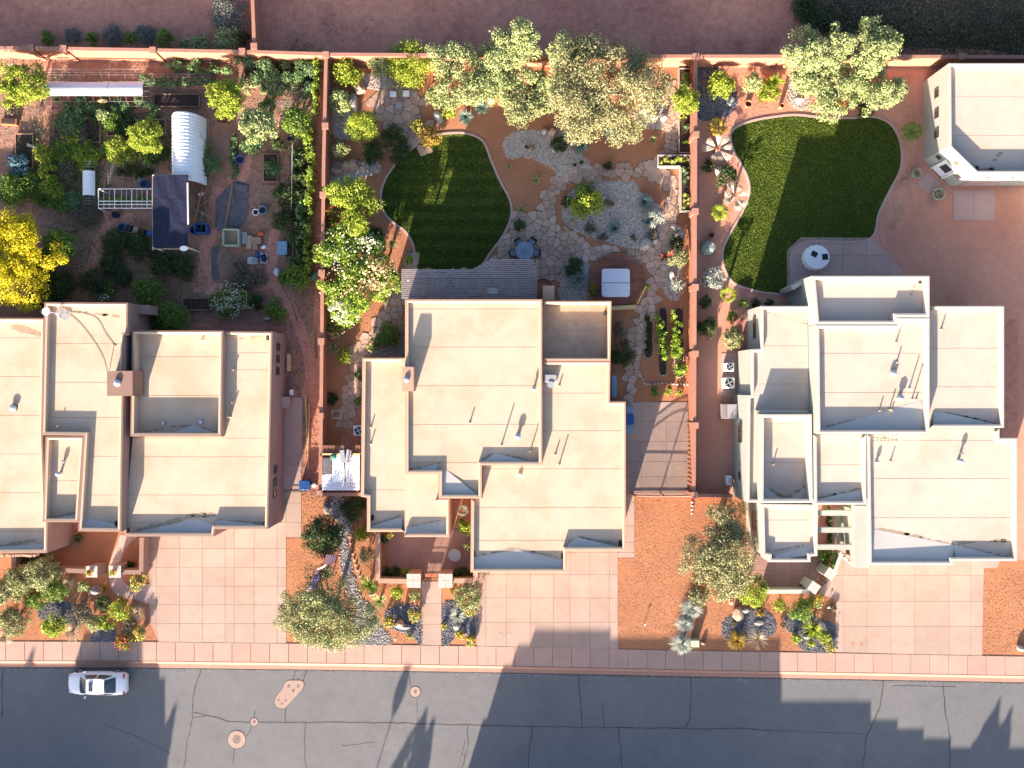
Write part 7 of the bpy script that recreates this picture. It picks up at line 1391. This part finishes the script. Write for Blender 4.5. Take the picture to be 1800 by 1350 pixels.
for px, lb in ((158, 'lime plant in a bowl on the first potted pillar'), (199, 'lime plant in a bowl on the walk-side pillar')): x, y = G(px, 1006, 1.75); t = thing('potted_plant', lb, 'potted plant', (x, y, 1.6)); m = MB(); m.lathe(x, y, [(.16, 1.6), (.26, 1.85), (.2, 1.83), (.01, 1.83)], 14); m.build('bowl', 'terracotta', t); P, d, _ = crown_pts((x, y, 1.95), .28, .28, .22, 260, 8, .4); np_mesh('leaves', leaf_quads(P, d, .11), 4, 'l_lime', t)
def bar_gate(A, B, h, label, n=20, mat='dark', arch=0, name='metal_gate', r=.012):
    t = thing(name, label, 'gate', (*A, 0)); L = math.dist(A, B); P = lambda f: (A[0]+(B[0]-A[0])*f, A[1]+(B[1]-A[1])*f); zt = lambda f: h+arch*math.sin(math.pi*f)
    for z in (.12, h*.55): m = MB(); m.tube([(*P(0), z), (*P(1), z)], r*1.6, n=5); m.build('rail', mat, t)
    m = MB(); m.tube([(*P(k/12), zt(k/12)) for k in range(13)], r*2, n=5); m.build('top_rail', mat, t)
    if arch: m = MB(); m.tube([(*P(k/12), zt(k/12)-.28) for k in range(13)], r*1.6, n=5); m.build('top_rail', mat, t)
    for k in range(n+1): m = MB(); f = k/n; m.tube([(*P(f), .05), (*P(f), zt(f))], r*2.4 if k in (0, n, n//2) else r, n=4); m.build('bar', mat, t)
bar_gate(G(1112, 869, 1), G(1216, 869, 1), 1.7, 'arched double metal gate closing the parking pad', 44, 'stuccoB', .45, r=.024); bar_gate(G(507, 862, 1), G(562, 863, 1), 1.8, 'black metal gate beside the blue crate', 24)
bar_gate(G(744, 1016, .8), G(769, 1016, .8), 1.2, 'small metal gate between the tiled pillars', 12); bar_gate(G(1440, 1026, .8), G(1453, 1015, .8), 1.5, 'slanted black gate between white pillars', 10)
t = thing('wooden_lintel', 'rust wooden step bar between the tiled pillars', 'lintel', G(755, 1012)); m = MB(); m.box(*G(747, 1014, .5), *G(769, 1009, .5), .3, .5); m.build('bar', 'terracotta', t)
# cafe table in the court
x, y = G(799, 976, .7); t = thing('cafe_table', 'small round grey cafe table in the entry court', 'table', (x, y, 0)); m = MB(); m.lathe(x, y, [(.5, .68), (.5, .72), (.01, .72)], 24); m.build('tabletop', 'grey', t); m = MB(); m.lathe(x, y, [(.2, 0), (.04, .06), (.04, .68)], 8); m.build('pedestal', 'grey', t)
# sculpture: ball over spreading grey form
x, y = G(705, 1100, .5); t = thing('garden_sculpture', 'tan sphere on spreading blue-grey base in the slate bed', 'sculpture', (x, y, 0)); m = MB(); vs = [(x+.3*math.cos(a)-.02, y+.25+.3*math.sin(a), z) for a, z in ()]
m.rock(x+.1, y-.12, .78, .28, .45, -.12, 5, 3); m.build('base', 'rockd', t, smooth_=True); m = MB(); m.lathe(x-.02, y+.28, [(.05, .3), (.22, .5), (.3, .75), (.27, .98), (.12, 1.1), (.01, 1.12)], 18); m.build('sphere', 'bronze', t, smooth_=True)
for k, (px, py) in enumerate(((695, 1124), (1437, 1068), (1134, 1098), (1457, 1068))):
    x, y = G(px, py, .4); t = thing('path_light', ['garden light stake below the sphere sculpture', 'garden light stake by the gold-flecked shrub', 'small light in the open red gravel', 'garden light stake by the driveway edge'][k], 'light', (x, y, 0)); m = MB(); m.tube([(x, y, 0), (x, y, .4)], .02, n=5); m.build('stake', 'dark', t); m = MB(); m.lathe(x, y, [(.03, .36), (.09, .4), (.02, .45)], 10); m.build('lamp_head', 'steel', t)
m = MB(); m.rock(*G(1244, 436, .3), .55, .55, .9, 0, 4, 3); x, y = G(1244, 436, .3); t = thing('barrel_cactus', 'round grey-green barrel cactus beside the lawn', 'cactus', (x, y, 0)); m = MB(); n = 40; vs = []
for j in range(9): a = j/8*math.pi/2; vs += [(x+(.58+.04*(k % 2))*math.cos(a)*math.cos(2*math.pi*k/n), y+(.58+.04*(k % 2))*math.cos(a)*math.sin(2*math.pi*k/n), .12+.72*math.sin(a)) for k in range(n)]
m.add(vs, [(j*n+k, j*n+(k+1) % n, (j+1)*n+(k+1) % n, (j+1)*n+k) for j in range(8) for k in range(n)]); m.build('body', 'l_blue', t); np_mesh('spines', blades((x, y, .45), .66, 260, .02, -10, 88, .0), 4, 'l_silver', t)
# white-tarp shed roof beside the tan-capped house
t = thing('covered_pen', 'flat white tarp roof in the narrow side yard', 'shed', G(600, 825)); zt_ = 2.2
def tb(x0, y0, x1, y1, z0, z1, nm, mt): m = MB(); X0, Y1 = G(x0, y0, z1); X1, Y0 = G(x1, y1, z1); m.box(X0, Y0, X1, Y1, z0, z1); return m.build(nm, mt, t)
def crumple(x0, y0, x1, y1, z, nm, mt, amp=.05):
    X0, Y1 = G(x0, y0, z); X1, Y0 = G(x1, y1, z); m = MB(); nx, ny = 18, 16; vs = [(X0+(X1-X0)*i/nx, Y0+(Y1-Y0)*j/ny, z+amp*rng.uniform(-1, 1)) for i in range(nx+1) for j in range(ny+1)]
    m.add(vs, [(i*(ny+1)+j, (i+1)*(ny+1)+j, (i+1)*(ny+1)+j+1, i*(ny+1)+j+1) for i in range(nx) for j in range(ny)]); m.build(nm, mt, t)
crumple(584, 800, 604, 848, zt_, 'tarp', 'whitecloth', .018); crumple(608, 800, 632, 848, zt_, 'tarp', 'whitecloth', .018); crumple(566, 834, 604, 862, zt_-.05, 'tarp', 'tub', .02); crumple(604, 846, 632, 862, zt_-.06, 'tarp', 'tub', .02)
tb(567, 805, 583, 833, zt_-.1, zt_, 'teal_sheet', 'slate'); tb(566, 797, 633, 800, zt_-.1, zt_+.02, 'rail', 'yellowp')
for k in range(24): tb(565+k*2.85, 783, 567.2+k*2.85, 796, zt_-.2, zt_-.1+.02*(k % 2), 'tile', 'flagred')
m = MB(); A, B = G(612, 790, zt_+.5), G(603, 855, zt_+.3); m.tube([(*A, zt_+.5), (*B, zt_+.3)], .11, .05, 8); m.build('flue_pipe', 'steel', t)
for k in range(2): m = MB(); A, B = G(600+k*14, 785, zt_+.35), G(604+k*6, 820, zt_+.35); m.obox((A[0]+B[0])/2, (A[1]+B[1])/2, .35, 1.0, zt_+.1, zt_+.35, .1-k*.25); m.build('vent_box', 'steel', t)
x, y = G(586, 803, zt_+.3); m = MB(); m.lathe(x, y, [(.1, zt_), (.24, zt_+.15), (.26, zt_+.3), (.1, zt_+.4), (.01, zt_+.4)], 10); m.build('turbine', 'greenhose', t)
for px, py in ((568, 800), (632, 800), (568, 860), (632, 860)): X, Y = G(px, py, 1.1); m = MB(); m.box(X-.05, Y-.05, X+.05, Y+.05, 0, zt_-.1); m.build('post', 'wood', t)
# roof gear on the tall brown roof
x, y = G(102, 551, 4.9); t = thing('roof_dish_mount', 'satellite dish and tripod on the tall brown roof corner', 'satellite dish', (x, y, 4.25)); m = MB(); m.obox(x+.05, y+.05, 1.0, .8, 4.28, 4.34, -.5); m.build('ballast_tray', 'grey', t)
for k in range(3): m = MB(); a = k*2.1; m.tube([(x+.4*math.cos(a), y+.4*math.sin(a), 4.3), (x, y, 5.1)], .03, n=5); m.build('strut', 'steel', t)
m = MB(); m.tube([(x, y, 5.0), (x-.7, y+.1, 5.1)], .03, n=5); m.build('arm', 'steel', t); m = MB(); m.lathe(x-.75, y+.12, [(.02, 5.05), (.2, 5.1), (.3, 5.18)], 16); m.build('dish', 'white', t)
# flag
bx, by = G(586, 1006); tx, ty = G(541, 1037, 4.4); hp = 4.4; t = thing('flagpole', 'slanting flagpole rising from the shrubs with a striped flag', 'flagpole', (bx, by, 0)); m = MB(); m.tube([(bx, by, 0), (tx, ty, hp)], .05, .035, 8); m.build('pole', 'steel', t); m = MB(); m.lathe(tx, ty, [(.01, hp), (.08, hp+.06), (.01, hp+.14)], 10); m.build('finial', 'steel', t)
bx, by = tx, ty
fl = MB(); nu, nv = 39, 26; d0 = Vector((.44, .90, 0)).normalized(); sd = Vector((d0.y, -d0.x, 0)); vs = []
for i in range(nu+1):
    for j in range(nv+1):
        u = i/nu*2.75; v = j/nv*1.5; w = .16*math.sin(u*3.4+.4)*min(1, u)+.05*math.sin(u*7+v*2)
        vs.append(Vector((bx, by, hp-.1))+d0*u+sd*(w+.30*v*(1-.3*math.sin(u*1.8)))+Vector((0, 0, -v*.93-.25*u*u/2.75)))
fl.v = [tuple(q) for q in vs]
for i in range(nu):
    for j in range(nv): fl.f.append((i*(nv+1)+j, (i+1)*(nv+1)+j, (i+1)*(nv+1)+j+1, i*(nv+1)+j+1)); star = i < nu*.4 and j < 14; fl.m.append((3 if (i % 3 == 1 and j % 3 == 1) else 0) if star else (1 if (j//2) % 2 == 0 else 2))
fo = fl.build('flag', None, None, (bx, by, hp-1.6), False, mats=['flagblue', 'flagred_c', 'white', 'white']); tag(fo, 'striped red and white flag with starred blue corner', 'flag')
# ================================================================ CAR
def car():
    x0, y0 = G(173, 1200, .4); y0 -= .02; z = ZR; t = thing('parked_car', 'white sedan with sunroof parked along the kerb', 'car', (x0, y0, z)); L = 4.75
    X = lambda f: x0-L/2+L*f           # f=0 nose (towards west)
    st = [(0.0, .56, .30, .58), (.03, .74, .22, .68), (.10, .85, .2, .78), (.22, .90, .2, .87), (.34, .91, .2, .93), (.5, .92, .2, .95), (.68, .91, .2, .97), (.82, .90, .2, 1.0), (.93, .84, .24, 1.0), (.985, .74, .3, .93), (1.0, .66, .4, .85)]
    m = MB(); prof = lambda w, zb, zt: [(-w*.93, zb), (-w, zb+.18), (-w, zt-.24), (-w*.95, zt-.10), (-w*.8, zt-.02), (-w*.4, zt+.01), (0, zt+.02), (w*.4, zt+.01), (w*.8, zt-.02), (w*.95, zt-.10), (w, zt-.24), (w, zb+.18), (w*.93, zb)]
    n = 13; vs = []
    for f, w, zb, zt in st: vs += [(X(f), y0+a, z+b) for a, b in prof(w, zb, zt)]
    fs = [(i*n+k, (i+1)*n+k, (i+1)*n+k+1, i*n+k+1) for i in range(len(st)-1) for k in range(n-1)]+[tuple(range(n-1, -1, -1))[::-1], tuple((len(st)-1)*n+k for k in range(n))[::-1]]+[(i*n, i*n+n-1, (i+1)*n+n-1, (i+1)*n) for i in range(len(st)-1)]
    m.add(vs, fs); body = m.build('body', 'carpaint', t, smooth_=True)
    # cabin: base ring at beltline, roof ring
    def cab(f, w, zz): return (X(f), w, z+zz)
    base = [(.235, .60), (.27, .78), (.40, .82), (.55, .83), (.70, .81), (.80, .76), (.855, .62)]; roof = [(.385, .50), (.40, .56), (.44, .59), (.53, .60), (.61, .59), (.66, .56), (.685, .50)]
    zb = .93; zr = 1.40; m = MB(); R_ = []
    for s in (-1, 1): R_.append([(X(f), y0+s*w, z+zr) for f, w in roof])
    m.add(R_[0]+R_[1]+[(X(f), y0, z+zr+.045) for f, _ in roof], [(k, k+1, 15+k, 14+k) for k in range(6)]+[(14+k, 15+k, 8+k, 7+k) for k in range(6)])
    m.build('roof', 'carpaint', t, smooth_=True)
    for s in (-1, 1):
        B = [(X(f), y0+s*w, z+zb) for f, w in base]; T = [(X(f), y0+s*w, z+zr) for f, w in roof]
        P = MB()
        lerp = lambda a, b, u: tuple(a[i]+(b[i]-a[i])*u for i in range(3))
        for k in range(6): P.add([B[k], B[k+1], T[k+1], T[k]], [(0, 1, 2, 3)] if s < 0 else [(3, 2, 1, 0)])
        P.build('cabin_side', 'carpaint', t)
        out = lambda p: (p[0], p[1]+s*.012, p[2]+.004)
        for a, b in ((1.15, 2.95), (3.15, 5.2)):
            q = MB(); g2 = lambda r, u: lerp(r[int(u)], r[min(6, int(u)+1)], u-int(u)); steps_ = [a, math.ceil(a)] + [k for k in range(int(math.ceil(a))+1, int(b)+1)]+[b]
            for u, v in zip(steps_, steps_[1:]):
                if v-u < .01: continue
                b0, b1, t0, t1 = g2(B, u), g2(B, v), g2(T, u), g2(T, v); q.add([out(lerp(b0, t0, .12)), out(lerp(b1, t1, .12)), out(lerp(b1, t1, .88)), out(lerp(b0, t0, .88))], [(0, 1, 2, 3)] if s < 0 else [(3, 2, 1, 0)])
            q.build('side_window', 'carglass', t)
        mr = MB(); mr.bbox(X(.32), y0+s*1.0, .14, .2, z+.88, z+1.02, 0, .03); mr.build('wing_mirror', 'carpaint', t)
        for f in (.17, .80):
            w = MB(); n_ = 20; ring = lambda r, yy: [(X(f)+r*math.cos(2*math.pi*k/n_), y0+s*yy, z+.33+r*math.sin(2*math.pi*k/n_)) for k in range(n_)]
            w.add(ring(.32, .72)+ring(.33, .78)+ring(.33, .92)+ring(.30, .935), [(r*n_+k, r*n_+(k+1) % n_, (r+1)*n_+(k+1) % n_, (r+1)*n_+k) for r in range(3) for k in range(n_)]); wo_ = w.build('wheel', 'tyre', t)
            w = MB(); w.add(ring(.22, .93)+[(X(f), y0+s*.95, z+.33)], [(k, (k+1) % n_, n_) for k in range(n_)]); w.build('rim', 'steel', wo_)
        h = MB(); h.bbox(X(.055), y0+s*.6, .34, .28, z+.54, z+.70, s*-.35, .04); h.build('headlight', 'tub', t)
        h = MB(); h.bbox(X(.965), y0+s*.62, .16, .34, z+.72, z+.95, s*.12, .04); h.build('taillight', 'red', t)
    def glass(r, b, nm, fr=(.1, .92)):
        (fb, wb_), (ft, wt) = b, r; q = MB(); vs = []
        for j in range(5):
            u = fr[0]+(fr[1]-fr[0])*j/4; f = fb+(ft-fb)*u; w = wb_+(wt-wb_)*u; zz = zb+.02+(zr-zb)*u
            vs += [(X(f)+(-.07 if fb < ft else .05)*(1-(k/4-1)**2)*.8, y0+w*(k/4-1), z+zz+.03*(1-(k/4-1)**2)) for k in range(9)]
        q.add(vs, [(j*9+k, j*9+k+1, (j+1)*9+k+1, (j+1)*9+k) for j in range(4) for k in range(8)]); q.build(nm, 'carglass', t)
    glass((.388, .50), (.238, .66), 'windshield', (.02, .98)); glass((.682, .50), (.85, .64), 'rear_window', (.02, .95))
    q = MB(); q.box(X(.43), y0-.36, X(.495), y0+.36, z+zr+.02, z+zr+.062); q.build('sunroof', 'carglass', t)
    q = MB(); q.box(X(.985), y0-.3, X(1.0)+.02, y0+.3, z+.6, z+.72); q.build('number_plate', 'white', t)
    q = MB(); q.bbox(X(0)+.06, y0, .14, .9, z+.35, z+.5, 0, .03); q.build('grille', 'dark', t)
car()
# ================================================================ HOUSES AND TREES ACROSS THE STREET (they throw the shadows on the road)
def tip(px, py, H):
    """ground plan point whose top at height H throws its shadow tip on this pixel"""
    X, Y = G(px, py, 0); L = H/TAN_EL; return (X+L*math.sin(SUN_AZ), Y+L*math.cos(SUN_AZ))
def far_house(label, blocks, loc):
    t = thing('house', label, 'house', tip(*loc)); 
    for (xa, xb, py, H, dep) in blocks:
        A, B = tip(xa, py, H), tip(xb, py, H); m = MB(); m.box(A[0], A[1]-dep, B[0], A[1], 0, H-.3); m.build('wall', 'stuccoB', t); m = MB(); m.box(A[0], A[1]-dep, B[0], A[1], H-.3, H); m.build('parapet', 'capB', t)
far_house('tan stucco house across the street opposite the tan-capped house', [(941, 1074, 1103, 5.8, 9), (911, 1000, 1130, 5.2, 10), (886, 1000, 1165, 4.8, 11), (846, 1085, 1275, 4.0, 9), (1074, 1372, 1118, 5.6, 10)], (1100, 1200, 5))
far_house('long stepped stucco house across the street opposite the white stepped house', [(1357, 1529, 1243, 4.6, 9), (1529, 1576, 1276, 4.2, 9), (1576, 1622, 1292, 4.0, 9), (1622, 1670, 1309, 3.8, 9), (1670, 2000, 1325, 3.7, 9)], (1500, 1300, 4))
far_house('stucco house across the street opposite the parked car', [(150, 252, 1108, 5.6, 12), (-400, 138, 1176, 4.9, 9), (138, 276, 1166, 4.9, 10), (200, 286, 1202, 4.4, 10)], (100, 1250, 5))
def far_cypress(px, py, H, r, label, mat='l_dark', spindle=False):
    x, y = tip(px, py, H); t = thing('cypress_tree', label, 'tree', (x, y, 0)); n = 2600; u = nr.uniform(0, 1, n); z = .8+(H-.8)*u; rr = r*np.sin(np.pi*np.clip(u*.9+.12, 0, 1))**.8*nr.uniform(.7, 1.05, n); a = nr.uniform(0, 6.28, n)
    P = np.stack([x+rr*np.cos(a), y+rr*np.sin(a), z], 1); np_mesh('crown', leaf_quads(P, P-np.array([x, y, 3]), .35), 4, mat, t); m = MB(); m.tube([(x, y, 0), (x, y, 1.5)], .15, .1, 6); m.build('trunk', 'bark', t)
for a in [(303, 1255, 6.5, 1.3, 'cypress across the street near the parked car'), (745, 1262, 6.0, 1.9, 'cypress across the street by the fluttering banner'), (758, 1280, 5.4, 1.2, 'shorter cypress beside its taller twin across the street'), (1755, 1245, 6.0, 1.8, 'cypress across the street by the far stepped house'), (1775, 1262, 5.6, 1.5, 'second cypress by the far stepped house'), (60, 1140, 6.6, 1.4, 'cypress across the street near the frame edge')]: far_cypress(*a)
x, y = tip(718, 1168, 7.0); t = thing('banner_pole', 'tall pole with furled banner across the street', 'pole', (x, y, 0)); m = MB(); m.tube([(x, y, 0), (x, y, 7.0)], .05, .04, 6); m.build('pole', 'steel', t); m = MB(); m.lathe(x, y, [(.05, 5.7), (.3, 5.95), (.45, 6.25), (.36, 6.55), (.12, 6.85)], 10, 1, .9); m.build('banner', 'navy', t); m = MB(); m.obox(x, y, .7, .25, 6.85, 7.0, .2); m.build('crossbar', 'steel', t)

# ================================================================ GROUPS OF LIKE THINGS
def yard(o):
    x, y = o.matrix_basis.translation.x, o.matrix_basis.translation.y
    if y < -23: return 'across the street'
    if y > 26.5: return 'in the dirt lots behind the wall'
    if x < -15.4: return 'in the vegetable garden' if y > 3 else 'in front of the brown-capped house'
    if x < 14.6: return 'in the middle back yard' if y > -9 else 'in front of the tan-capped house'
    return 'in the big lawn yard' if y > -9 else 'in front of the white stepped house'
tops = {}
for o in COL.objects:
    if o.parent is None and o.get('category') and not o.get('group'):
        nm = o.name.split('.')[0]; tops.setdefault((nm, yard(o)), []).append(o)
for (nm, yd), L in tops.items():
    if len(L) > 1:
        w = nm.replace('_', ' '); w = w if w.endswith('s') else (w[:-1]+'ies' if w.endswith('y') else w+'es' if w.endswith(('sh', 'ch')) else w+'s')
        for o in L: o['group'] = w+' '+yd
